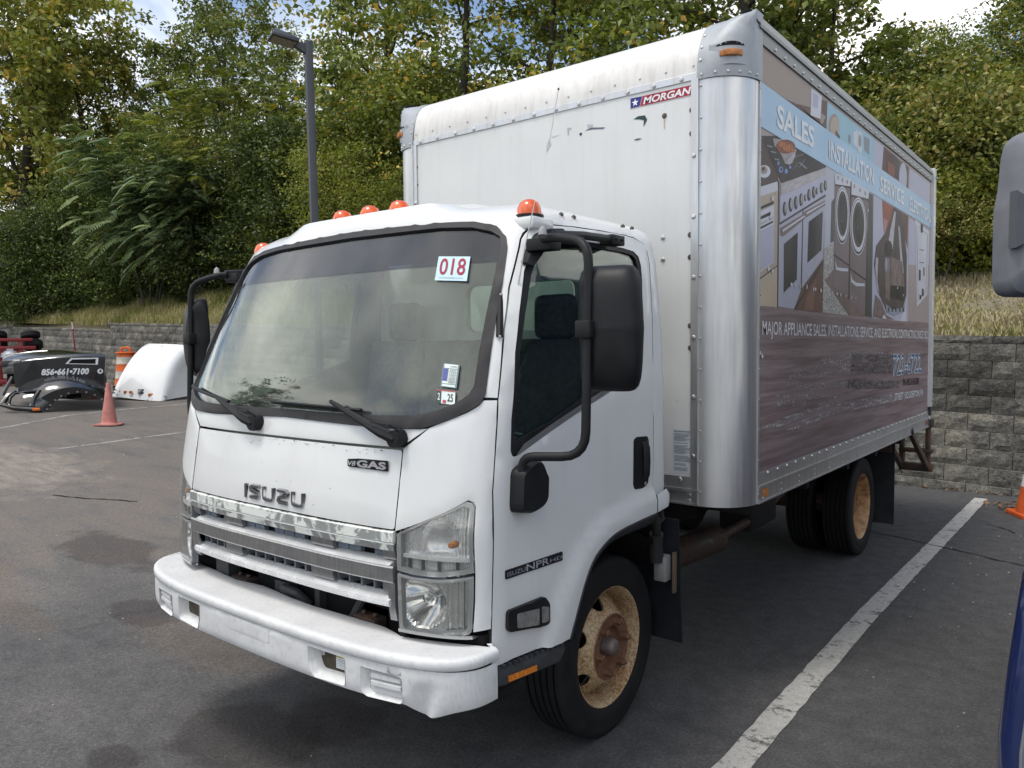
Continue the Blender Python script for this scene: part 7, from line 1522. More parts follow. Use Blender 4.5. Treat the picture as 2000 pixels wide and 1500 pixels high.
# bumper end / headlamp opening: bars round an open hole
def bar(name, pts, r, m=GLOSSB, par=None): mb = MB(); mb.tube([(HX(a), y, HZ(b)) for a, b, y in pts], r, 8); return mb.build(name, m, par or fe)
bar('nose_bar', [(0, 791, -.35), (25, 797, -.55), (55, 800, -.62), (75, 803, -.62)], [.045, .055, .06, .05]); bar('lamp_frame', [(13, 793, -.42), (17, 778, -.36), (25, 771, -.3), (45, 767.5, -.42), (71, 766, -.5)], .026); bar('lamp_frame', [(71, 766, -.5), (62, 778, -.58), (56, 795, -.62)], .045); bar('lamp_frame', [(2, 790, -.3), (12, 775, -.22), (25, 768, -.12)], .05)
bar('strut', [(0, 775, .1), (10, 757, .1), (20, 740, .1)], [.035, .035, .028], mat('strut_grey', (.14, .14, .145), .4, .5), hd)
mb = MB(); mb.add([(HX(58), .3, HZ(782)), (HX(200), .3, HZ(782)), (HX(200), .3, HZ(745)), (HX(58), .3, HZ(745))], [(0, 1, 2, 3)]); mb.box((HX(122), -.3, HZ(784)), (HX(150), .3, HZ(776))); mb.build('inner_fender', DK, hd, smooth=0)
mb = MB(); mb.box((HX(56.5), -.70, HZ(803)), (HX(71), -.60, HZ(797.5))); mb.build('marker_light', AMB, fe, bevel=.012)
mb = MB()
for s_ in fine_[1::3]: mb.dome(Vector(s_[5])+Vector((0, -.01, .03)), .022, .012, (0, -1, 0), 6)
mb.build('fender_fastener', mat('fastener_grey', (.25, .25, .26), .4, .5), fe)
mb = MB(); mb.box((HX(153), -.50, HZ(763)), (HX(169), -.44, HZ(757.5))); mb.build('fender_clip', BK, fe, bevel=.006)

# ---- white roof fairing
fr_ = thing('roof_fairing', 'glossy white truck roof fairing with orange marker lights resting on the pavement', 'roof fairing', (-15.45, 6.35, gz(-15.45)), AX+.42)
GW = mat('gloss_white', (.74, .755, .77), .16, 0, .05, 3, coat=.8)
FX = lambda px: (px-330)/90.; FZ = lambda py: (787-py)/83.
# silhouette at the left edge and ridge, swept towards the rear
prof_t = np.linspace(0, 1, 15)
edge = [(232, 778), (240, 757), (250, 736), (262, 716), (276, 697), (292, 681), (305, 673), (330, 672.5), (360, 675), (400, 680), (440, 690)]
secs = []
def lerp_pl(pl, n):
    d = [0]
    for a, b in zip(pl, pl[1:]): d.append(d[-1]+math.dist(a, b))
    return [(float(np.interp(t*d[-1], d, [p[0] for p in pl])), float(np.interp(t*d[-1], d, [p[1] for p in pl]))) for t in np.linspace(0, 1, n)]
L1 = lerp_pl([(232, 778), (240, 757), (251, 735), (263, 715), (278, 695), (293, 680), (305, 673)], 22)            # far left edge
L2 = lerp_pl([(318, 786.5), (322, 768), (330, 745), (340, 722), (353, 702), (370, 688), (390, 679)], 22)           # ridge line towards the viewer
L3 = lerp_pl([(352, 784), (362, 770), (372, 750), (380, 735), (392, 720), (405, 710), (420, 702)], 22)
L4 = lerp_pl([(420, 778), (430, 762), (440, 745), (448, 735), (452, 725), (456, 715), (460, 708)], 22)
for i in range(22):
    a, b, c, d = L1[i], L2[i], L3[i], L4[i]; v = i/21
    ya, yb_, yc_, yd = .55+.55*v, -.25+.75*v, -.05+.8*v, .6+.9*v
    P = [np.array((FX(a[0])-.01, ya+.35, FZ(a[1])-.02)), np.array((FX(a[0]), ya, FZ(a[1]))), np.array((FX(b[0]), yb_, FZ(b[1]))), np.array((FX(c[0]), yc_, FZ(c[1]))), np.array((FX(d[0]), yd, FZ(d[1])))]
    row = [P[0]]
    for k in range(1, 4):
        p0, p1, p2, p3 = P[k-1], P[k], P[k+1], P[min(k+2, 4)]
        for t in np.linspace(0, 1, 7)[:-1]: row.append(.5*((2*p1)+(-p0+p2)*t+(2*p0-5*p1+4*p2-p3)*t*t+(-p0+3*p1-3*p2+p3)*t**3) if k < 3 else p1+(p2-p1)*t)
    row.append(P[4]); secs.append([tuple(q) for q in row])
fs_ = hloft('fairing_shell', secs, GW, fr_, 60)
mb = MB(); back = [Vector(s_[1])+Vector((.0, .03, 0)) for s_ in secs]; 
top_e = [Vector(q) for q in secs[-1]]; mb.add(top_e+[v+Vector((.25, .9, -.02)) for v in top_e], [(i, i+1, i+1+len(top_e), i+len(top_e)) for i in range(len(top_e)-1)]); mb.build('fairing_top', GW, fr_, smooth=60)
def on_fair(px, py):
    best = min(((FX(px)-p[0])**2+(FZ(py)-p[2])**2, p) for s_ in secs for p in s_); return Vector((FX(px), best[1][1], FZ(py)))
for px in (250, 259, 270, 309):
    q = on_fair(px, 769.5 if px < 300 else 774.5); mb = MB(); mb.box(q+Vector((-.038 if px < 300 else -.055, -.035, -.032)), q+Vector((.038 if px < 300 else .055, .02, .032))); mb.build('marker_light', mat('marker_orange', (.55, .17, .035), .3, 0, .2, 30), fs_, bevel=.008)
for px, n in ((236.5, 3), (290, 4)):
    for k in range(n):
        q = on_fair(px+(k*-.5 if px < 250 else -1.0*k*.2), 764.5+k*(2.6 if px > 250 else 3)); mb = MB(); mb.box(q+Vector((-.03 if px < 250 else -.065, -.02, -.008)), q+Vector((.03 if px < 250 else .065, .02, .008))); mb.build('vent_slit', BK, fs_, smooth=0)
bt = MB()
for px, py in ((242, 774), (262, 779), (276, 781.5), (303, 784), (334, 680), (340, 680.5)): q = on_fair(px, py); bt.dome(q+Vector((0, -.004, 0)), .014, .01, (0, -1, 0), 6)
bt.build('fastener', mat('fastener_grey', (.25, .25, .26), .4, .5), fs_)
q = on_fair(337, 781); mb = MB(); mb.lathe([(.03, 0), (.05, 0), (.05, -.01), (.03, -.01)], q+Vector((0, -.01, 0)), 'y', 14); mb.build('port_ring', mat('fastener_grey', (.25, .25, .26), .4, .5), fs_)
# white trim strip lying between hood and fairing
tw_ = thing('loose_trim', 'white window trim piece lying on the pavement behind the pink cone', 'trim piece', (-16.9, 6.25, gz(-16.9)), AX)
mb = MB(); 
for a, b in (((-.30, 0), (.35, .25)), ((-.05, -.2), (.42, .12)), ((-.30, 0), (-.05, -.2))): mb.tube([(a[0], a[1], .04), (b[0], b[1], .10 if b[1] > .1 else .05)], .035, 6)
mb.build('trim_bar', mat('trim_white', (.62, .63, .65), .4), tw_)

# ---- light pole
pb = Vector((-8.6, 5.75, gz(-8.6))); ptop = Vector((-8.72, 5.76, 7.09)); 
lp = thing('street_lamp', 'square dark bronze parking lot light pole rising behind the truck cab', 'street lamp', pb, AX+.52)
pz = ptop.z-pb.z; mb = MB(); h = .063; lean = -.012
mb.add([(sx*h+(lean*z), sy*h, z) for z in (0, pz) for sx, sy in ((-1, -1), (1, -1), (1, 1), (-1, 1))], [(0, 1, 5, 4), (1, 2, 6, 5), (2, 3, 7, 6), (3, 0, 4, 7), (4, 5, 6, 7), (3, 2, 1, 0)]); po = mb.build('pole', POLE, lp, bevel=.006)
mb = MB(); mb.box((-.14, -.14, 0), (.14, .14, .03)); mb.build('base_plate', POLE, po, bevel=.01)
xo_ = lean*pz
mb = MB(); mb.add([(xo_-h, -.045, pz-.05), (xo_-h, .045, pz-.05), (xo_-h, -.045, pz-.22), (xo_-h, .045, pz-.22), (xo_-.26, -.045, pz-.05), (xo_-.26, .045, pz-.05), (xo_-.26, -.045, pz-.11), (xo_-.26, .045, pz-.11)], [(0, 1, 5, 4), (2, 6, 7, 3), (0, 4, 6, 2), (1, 3, 7, 5), (4, 5, 7, 6)]); mb.build('lamp_arm', POLE, lp)
mb = MB(); q = Matrix.Rotation(.12, 3, 'Y')
hp_ = lambda x, y, z: tuple(q @ Vector((x, y, z))+Vector((xo_-.20, 0, pz-.06)))
o_ = [(-.46, -.20), (.0, -.20), (.0, .20), (-.46, .20)]
vs = [hp_(x, y, -.05) for x, y in o_]+[hp_(x, y, 0) for x, y in o_]+[hp_(-.38, -.11, .10), hp_(-.04, -.11, .07), hp_(-.04, .11, .07), hp_(-.38, .11, .10)]
mb.add(vs, [(0, 1, 5, 4), (1, 2, 6, 5), (2, 3, 7, 6), (3, 0, 4, 7), (4, 5, 9, 8), (5, 6, 10, 9), (6, 7, 11, 10), (7, 4, 8, 11), (8, 9, 10, 11), (3, 2, 1, 0)]); lh = mb.build('lamp_head', POLE, lp, bevel=.01)
mb = MB(); mb.add([hp_(x*.86-.03, y*.78, -.058) for x, y in o_], [(0, 1, 2, 3)]); mb.build('lamp_lens', mat('lens_dusty', (.26, .23, .19), .3, 0, .4, 40), lh, smooth=0)

# ---- neighbouring dark blue truck at the right edge
bt_ = thing('blue_truck', 'dark blue truck nose with a big grey mirror at the right edge of the lot', 'truck', (2.9, .6, 0))
nz_ = thing; T0 = Vector((2.9, .6, 0))
mb = MB(); secs = []
# fender: sections along y, front to back; each runs from outer lower edge up over the top
for y, xo2, zt2 in ((-.74, 2.56, 1.02), (-.735, 2.50, 1.10), (-.71, 2.455, 1.18), (-.64, 2.435, 1.24), (-.45, 2.425, 1.27), (.0, 2.415, 1.30), (.5, 2.41, 1.30), (1.0, 2.41, 1.28)):
    s_ = []
    for k, (dx, z) in enumerate(((.10, .42), (.03, .50), (.0, .60), (.0, .75), (.015, .90), (.04, zt2-.14), (.085, zt2-.05), (.17, zt2), (.30, zt2+.03), (.55, zt2+.05))): s_.append((xo2+dx-T0.x, y-T0.y, z))
    secs.append(s_)
fb_ = hloft('fender', secs, NAVY, bt_, 60)
mb = MB(); mb.add([tuple(p) for p in secs[0]]+[(p[0]+.35, p[1]+.02, p[2]) for p in secs[0]], [(i, i+1, i+11, i+10) for i in range(9)]); mb.build('fender_nose', NAVY, fb_, smooth=60)
mb = MB(); P = [Vector(s_[5])+Vector((-.004, 0, .0)) for s_ in secs]; mb.tube([Vector(p)+Vector((-.004, 0, 0)) for p in [secs[1][j] for j in range(1, 8)]], .006, 6); mb.build('fender_seam', mat('seam_grey', (.16, .17, .20), .4), fb_)
mb = MB(); mb.box((2.62-T0.x, -.35-T0.y, 1.0), (4.2-T0.x, 1.0-T0.y, 1.55)); mb.box((2.45-T0.x, 1.0-T0.y, .5), (4.5-T0.x, 2.8-T0.y, 2.6)); mb.build('hood', NAVY, bt_, bevel=.08, bseg=4)
tt = MB(); tire(tt, 2.46-T0.x, 2.74-T0.x, .50, .30, (0, .35-T0.y, .50), 40); tt.build('wheel', TIRE, bt_, smooth=40)
# mirror
mp_ = Vector((2.40, .84, 2.30)); u_ = Vector((.76, .65, 0)).normalized(); f_ = Vector((u_.y, -u_.x, 0))
if f_.dot(CAM-mp_) < 0: f_ = -f_
mb = MB(); cols = 14; rows_ = 18; vs = []
outl = [(-.165, .0), (-.165, -.30), (-.150, -.335), (-.12, -.35), (.20, -.36), (.24, -.33), (.24, .30), (.22, .345), (-.02, .33), (-.08, .31), (-.125, .275), (-.138, .22), (-.150, .08)]
outl = roundpoly(outl, .02, 3); n = len(outl)
for k, (sc_, d) in enumerate(((1., -.06), (1., .02), (.97, .05), (.84, .085), (.60, .10))):
    for a, b in outl: vs.append(mp_+u_*(.03+(a-.03)*sc_)+Z1*(b*sc_)+f_*d)
mb.add(vs, [(r*n+i, r*n+(i+1) % n, r*n+n+(i+1) % n, r*n+n+i) for r in range(4) for i in range(n)]+[tuple(4*n+i for i in range(n)), tuple(range(n))]); mo_ = mb.build('mirror_head', MIRG, bt_, smooth=30); mo_.location = -T0
mb = MB(); nt2 = [(-.170, .06), (-.105, .02), (-.098, -.10), (-.105, -.135), (-.172, -.165)]
vs = [mp_+u_*a+Z1*b+f_*d for d in (.045, .088) for a, b in nt2]; mb.add(vs, [(0, 1, 2, 3, 4), (9, 8, 7, 6, 5)]+[(i, (i+1) % 5, (i+1) % 5+5, i+5) for i in range(5)]); o = mb.build('mirror_notch', mat('mirror_grey_dark', (.10, .104, .118), .55), bt_); o.location = -T0; o.parent = mo_; o.location = (0, 0, 0)
mb = MB(); mb.box(mp_+u_*(.03)+Z1*.325+f_*.01-Vector((.012, .012, 0)), mp_+u_*(.03)+Z1*.39+f_*.01+Vector((.012, .012, 0))); mb.tube([mp_+u_*.10+Z1*.36, mp_+u_*.8+Z1*.40], .02, 8); mb.tube([mp_+u_*.17+Z1*(-.34), mp_+u_*.22+Z1*(-.47), mp_+u_*.45+Z1*(-.62)], [.06, .05, .05], 10); o = mb.build('mirror_bracket', BK, bt_); o.location = -T0
# ---- litter on the asphalt
chips = MB(); r_ = random.Random(5)
for k in range(230):
    if k < 110: x, y = r_.uniform(-9, 0), r_.uniform(-2.2, 3.5)
    elif k < 160: x, y = r_.uniform(1.5, 2.4), r_.uniform(.8, 6)
    else: x, y = r_.uniform(-16, -8), r_.uniform(1, 6.5)
    s_ = r_.uniform(.003, .009)*(1.8 if k >= 160 else 1); n = 5; a0 = r_.random()*6; pts = [(x+s_*r_.uniform(.6, 1.2)*math.cos(a0+2*math.pi*i/n), y+s_*r_.uniform(.6, 1.2)*math.sin(a0+2*math.pi*i/n), gz(x)+.002) for i in range(n)]
    chips.add(pts+[(x, y, gz(x)+s_*.9)], [(i, (i+1) % n, n) for i in range(n)])
tag(chips.build('gravel', mat('chip_stone', (.33, .32, .30), .8, 0, .6, .8), None, smooth=0), kind='stuff')
lv_ = MB()
for k in range(260):
    if k < 90: x, y = r_.gauss(1.78, .10), r_.gauss(6.62, .12)
    elif k < 180: x = r_.uniform(.8, 2.4); y = wy(x)-.16+r_.gauss(0, .07)
    else: x = r_.uniform(-21.5, -17.5); y = wy(x)-.25+r_.gauss(0, .15)
    s_ = r_.uniform(.012, .03)*(1.8 if k >= 180 else 1); a0 = r_.random()*6; q = Matrix.Rotation(a0, 3, 'Z') @ Matrix.Rotation(r_.uniform(-.6, .6), 3, 'X')
    lv_.add([q @ Vector(p)*s_+Vector((x, y, gz(x)+.012+.02*r_.random())) for p in ((-1, 0, 0), (0, -.5, .1), (1, 0, 0), (0, .5, .1))], [(0, 1, 2), (0, 2, 3)])
tag(lv_.build('leaf_litter', mat('dead_leaf', (.22, .13, .065), .8, 0, .5, 30), None, smooth=0, fix=False), kind='stuff')
# ================================================================ vegetation
def m_leaf(name, stops, rough=.5, trans=.22):
    b = NB(name); at = b.N.new('ShaderNodeAttribute'); at.attribute_name = 'tint'; oi = b.N.new('ShaderNodeObjectInfo')
    c = b.ramp(at.outputs['Fac'], stops); c = b.mix(1., c, b.ramp(oi.outputs['Random'], [(0., .85), (1., 1.15)]), 'MULTIPLY')
    b.set(Base_Color=c, Roughness=rough, Specular_IOR_Level=.35)
    tr = b.N.new('ShaderNodeBsdfTranslucent'); ct = b.mix(1., c, (1.5, 1.55, .7), 'MULTIPLY'); b.L.new(ct, tr.inputs[0])
    mxs = b.N.new('ShaderNodeMixShader'); mxs.inputs[0].default_value = trans; b.L.new(b.p.outputs[0], mxs.inputs[1]); b.L.new(tr.outputs[0], mxs.inputs[2]); b.L.new(mxs.outputs[0], b.out.inputs[0]); MATS[name] = b.m; return b.m
LF = {'oak': m_leaf('leaf_oak', [(0., (0.066, 0.090, 0.027)), (.6, (0.139, 0.177, 0.048)), (.9, (0.249, 0.275, 0.071)), (1., (0.433, 0.312, 0.083))]),
      'hick': m_leaf('leaf_hickory', [(0., (0.107, 0.129, 0.028)), (.55, (0.236, 0.261, 0.058)), (.88, (0.425, 0.409, 0.101)), (1., (0.693, 0.471, 0.135))]),
      'ail': m_leaf('leaf_ailanthus', [(0., (0.067, 0.103, 0.051)), (.6, (0.136, 0.188, 0.095)), (.92, (0.258, 0.301, 0.143)), (1., (0.424, 0.366, 0.119))]),
      'sum': m_leaf('leaf_sumac', [(0., (0.092, 0.123, 0.026)), (.6, (0.218, 0.250, 0.051)), (.88, (0.377, 0.344, 0.076)), (1., (0.637, 0.237, 0.064))]),
      'bush': m_leaf('leaf_bush', [(0., (0.083, 0.107, 0.019)), (.6, (0.178, 0.207, 0.033)), (1., (0.335, 0.314, 0.054))]),
      'yel': m_leaf('leaf_yellow', [(0., (.075, .115, .025)), (.35, (.17, .20, .045)), (.75, (.32, .31, .085)), (1., (.40, .32, .12))]),
      'dark': m_leaf('leaf_dark', [(0., (0.036, 0.056, 0.017)), (.7, (0.092, 0.127, 0.034)), (1., (0.203, 0.242, 0.055))]),
      'map': m_leaf('leaf_maple', [(0., (0.077, 0.104, 0.026)), (.6, (0.168, 0.208, 0.046)), (.93, (0.304, 0.332, 0.068)), (1., (0.579, 0.379, 0.086))])}
BARK = mat('bark', (.060, .050, .042), .9, 0, .35, 14, .5, 30, bdist=.02)
def leaf_mesh(name, pos, nrm_bias, size, mtl, seed, shape='leaf', tint_c=None):
    """one mesh of many separate leaf blades: pos (n,3)"""
    g = np.random.default_rng(seed); n = len(pos)
    d = g.normal(size=(n, 3)); d[:, 2] = d[:, 2]*.5-.35; d /= np.linalg.norm(d, axis=1)[:, None]
    r = g.normal(size=(n, 3))+np.array([0, 0, nrm_bias]); u = np.cross(r, d); u /= np.linalg.norm(u, axis=1)[:, None]+1e-9; nn = np.cross(d, u)
    L_ = (size*g.uniform(.65, 1.3, n))[:, None]; Wd = L_*.30
    base = pos; mid = base+d*L_*.45; tip = base+d*L_-np.array([0, 0, 1])*L_*.12
    a = mid+u*Wd+nn*L_*.07; c = mid-u*Wd+nn*L_*.07
    V = np.stack([base, a, tip, c], 1).reshape(-1, 3)
    idx = np.arange(n)[:, None]*4; F = np.concatenate([idx+np.array([[0, 1, 2]]), idx+np.array([[0, 2, 3]])], 1).reshape(-1, 3)
    me = bpy.data.meshes.new(name); me.vertices.add(len(V)); me.vertices.foreach_set('co', V.astype(np.float32).ravel())
    me.loops.add(F.size); me.loops.foreach_set('vertex_index', F.astype(np.int32).ravel()); me.polygons.add(len(F)); me.polygons.foreach_set('loop_start', np.arange(0, F.size, 3, dtype=np.int32))
    at = me.attributes.new('tint', 'FLOAT', 'POINT'); t = np.clip((g.random(n)*.75+(tint_c if tint_c is not None else .12)), 0, 1); at.data.foreach_set('value', np.repeat(t, 4).astype(np.float32))
    me.materials.append(mtl); me.update(); me.validate(); return me
def branch_skeleton(h, r, seed, trunk_r, lean=.08, first=.25, nl=9, multi=1, spread=.9):
    g = random.Random(seed); mb = MB(); tips = []
    for t_ in range(multi):
        az = g.uniform(0, 6.28); le = lean*(1 if multi == 1 else 3.2); P = []; x = y = 0.
        for i in range(8):
            z = h*.86*i/7; x += math.cos(az)*le*h/8+g.gauss(0, .03)*h/8; y += math.sin(az)*le*h/8+g.gauss(0, .03)*h/8; P.append(Vector((x, y, z-.25 if i == 0 else z)))
        R0 = trunk_r/(multi**.5); mb.tube(P, [R0*(1-.82*i/7) for i in range(8)], 8)
        for k in range(nl):
            f = first+(1-first)*(k+.5)/nl; i = min(6, int(f*7)); p = P[i].lerp(P[i+1], f*7-i); a = k*2.4+g.uniform(-.5, .5); Lb = r*spread*(1.05-.62*abs(f-.45))*g.uniform(.75, 1.15)
            el = R(g.uniform(15, 55)); d = Vector((math.cos(a)*math.cos(el), math.sin(a)*math.cos(el), math.sin(el))); Q = [p]
            for s_ in range(1, 5): d = (d+Vector((g.gauss(0, .18), g.gauss(0, .18), g.gauss(-.03, .12)))).normalized(); Q.append(Q[-1]+d*Lb/4)
            rb = max(.012, R0*(1-.82*f)*.55); mb.tube(Q, [rb*(1-.85*s_/4) for s_ in range(5)], 6, cap=False); tips += [(Q[2], .5), (Q[3], .75), (Q[4], 1.)]
            for w in range(3):
                q = Q[2+(w % 2)]; dd = (d+Vector((g.gauss(0, .7), g.gauss(0, .7), g.gauss(0, .4)))).normalized(); e = q+dd*Lb*.38; mb.tube([q, q.lerp(e, .5)+Vector((0, 0, .03)), e], [rb*.4, rb*.25, .006], 5, cap=False); tips.append((e, .8))
        tips.append((P[-1], 1.))
    return mb, tips
def clumps(tips, h, r, seed, n_leaf, cr=.55, fill=.0, hang=0., lowz=.2):
    g = np.random.default_rng(seed); T = np.array([tuple(t[0]) for t in tips]); 
    extra = []
    for t in T:
        for _ in range(3): extra.append(t+g.normal(size=3)*np.array([.20, .20, .16])*r)
    if fill:
        m = int(len(T)*fill*3); a = g.uniform(0, 2*np.pi, m); rr = r*np.sqrt(g.random(m))*.95; z = h*(lowz+(1-lowz)*g.random(m)); k = np.sqrt(np.clip(1-((z/h-.5)/.56)**2, .05, 1)); extra += list(np.stack([rr*k*np.cos(a), rr*k*np.sin(a), z], 1))
    Cn = np.concatenate([T, np.array(extra)]); Cn = Cn[Cn[:, 2] > h*lowz*.5]
    k = g.integers(0, len(Cn), n_leaf); v = g.normal(size=(n_leaf, 3)); v /= np.linalg.norm(v, axis=1)[:, None]; rad = cr*g.random(n_leaf)**.5
    sz = g.uniform(.6, 1.25, len(Cn)); P = Cn[k]+v*(rad*sz[k])[:, None]*np.array([1, 1, .62]); P[:, 2] -= hang*g.random(n_leaf)
    ct = g.normal(0, .20, len(Cn)); return P, np.clip(.12+ct[k], -.4, .6)
TEMPL = {}
def make_template(kind, h, r, seed, nleaf, lsize, leafm, trunk_r=.16, cr=.55, fill=.3, first=.25, nl=9, multi=1, lowz=.2, hang=0., spread=.9, nb=.8):
    mb, tips = branch_skeleton(h, r, seed, trunk_r, first=first, nl=nl, multi=multi, spread=spread)
    P, tc_ = clumps(tips, h, r, seed+50, nleaf, cr, fill, hang, lowz); me = leaf_mesh('crown', P, nb, lsize, LF[leafm], seed, tint_c=tc_)
    t = mb.build('trunk', BARK, None, smooth=60); tm = t.data; bpy.data.objects.remove(t); TEMPL[kind] = (tm, me, h)
def fronds(P, D, n_pair, L0, wleaf, mtl, seed, droop=.5):
    """pinnate leaves: a drooping stalk with two rows of leaflets"""
    g = np.random.default_rng(seed); V = []; F = []; tint = []; 
    for p, d in zip(P, D):
        d = d/np.linalg.norm(d); L_ = L0*g.uniform(.7, 1.2); s_ = np.cross(d, [0, 0, 1.]); s_ /= np.linalg.norm(s_)+1e-9; tn = .75*g.random()
        for k in range(1, n_pair+1):
            t = k/n_pair; q = p+d*L_*t+np.array([0, 0, -1])*L_*droop*t*t; ax = d+np.array([0, 0, -1])*2*droop*t; ax /= np.linalg.norm(ax); ll = wleaf*(.6+.9*math.sin(math.pi*min(1, t*.92+.08)))*g.uniform(.85, 1.15)
            for sg in (1, -1):
                e = s_*sg*.80+ax*.45+np.array([0, 0, -.28]); e /= np.linalg.norm(e); w = np.cross(e, [0, 0, 1.]); w /= np.linalg.norm(w)+1e-9; w = w*ll*.17+np.array([0, 0, .03*ll])
                o = len(V); V += [q, q+e*ll*.42+w, q+e*ll+np.array([0, 0, -.1*ll]), q+e*ll*.42-w]; F += [(o, o+1, o+2), (o, o+2, o+3)]; tint += [min(1, max(0, tn+g.normal(0, .07)+.08))]*4
    V = np.array(V); F = np.array(F); me = bpy.data.meshes.new('crown'); me.vertices.add(len(V)); me.vertices.foreach_set('co', V.astype(np.float32).ravel()); me.loops.add(F.size); me.loops.foreach_set('vertex_index', F.astype(np.int32).ravel()); me.polygons.add(len(F)); me.polygons.foreach_set('loop_start', np.arange(0, F.size, 3, dtype=np.int32))
    at = me.attributes.new('tint', 'FLOAT', 'POINT'); at.data.foreach_set('value', np.array(tint, np.float32)); me.materials.append(mtl); me.update(); me.validate(); return me
def frond_template(kind, h, r, seed, n, n_pair, L0, wl_, leafm, trunk_r=.06, multi=3, first=.3, nl=7, droop=.5, lowz=.2):
    mb, tips = branch_skeleton(h, r, seed, trunk_r, first=first, nl=nl, multi=multi, spread=.8); g = np.random.default_rng(seed+9); T = np.array([tuple(t[0]) for t in tips]); k = g.integers(0, len(T), n); P = T[k]+g.normal(size=(n, 3))*np.array([.13, .13, .12])*r
    P = P[P[:, 2] > h*lowz*.6]; c = np.array([0, 0, h*.45]); D = P-c; D[:, 2] *= .35; D /= np.linalg.norm(D, axis=1)[:, None]+1e-9; D += g.normal(size=D.shape)*.45; D[:, 2] += .15
    me = fronds(P, D, n_pair, L0, wl_, LF[leafm], seed, droop); t = mb.build('trunk', BARK, None, smooth=60); tm = t.data; bpy.data.objects.remove(t); TEMPL[kind] = (tm, me, h)
make_template('oak1', 11, 3.3, 1, 16000, .165, 'oak', .20, .50, .2, .30, 12)
make_template('oak2', 12, 3.0, 2, 12000, .16, 'oak', .20, .46, .12, .35, 12)
make_template('hick', 12, 3.4, 3, 16000, .19, 'hick', .20, .50, .2, .22, 12, hang=.25)
make_template('maple1', 10, 2.6, 4, 10000, .155, 'map', .15, .42, .16, .25, 12)
make_template('maple2', 10.5, 2.4, 5, 7500, .145, 'map', .15, .40, .06, .30, 12)
make_template('maple3', 9, 2.5, 15, 12000, .155, 'map', .14, .42, .16, .2, 11, lowz=.1)
make_template('bush', 3.4, 1.5, 6, 20000, .06, 'bush', .05, .38, .6, .08, 8, 3, .02)
make_template('yellow', 2.6, 1.5, 7, 7000, .09, 'yel', .04, .30, .4, .5, 8, 3, .5)
make_template('dark1', 3.6, 1.9, 8, 26000, .095, 'dark', .06, .50, 1.0, .05, 9, 3, .0)
make_template('dark2', 4.2, 1.8, 9, 26000, .10, 'dark', .06, .50, 1.0, .05, 9, 2, .0)
make_template('mid', 5.0, 2.1, 10, 30000, .095, 'map', .08, .50, .9, .05, 10, 2, .0)
make_template('vine', 2.6, 1.3, 16, 9000, .13, 'bush', .04, .42, .8, .05, 8, 3, .0)
frond_template('ail', 5.2, 2.1, 11, 560, 11, .72, .17, 'ail', .07, 4, .25, 8, .55)
frond_template('sum', 6.5, 2.3, 12, 620, 12, .62, .13, 'sum', .08, 4, .3, 8, .5)
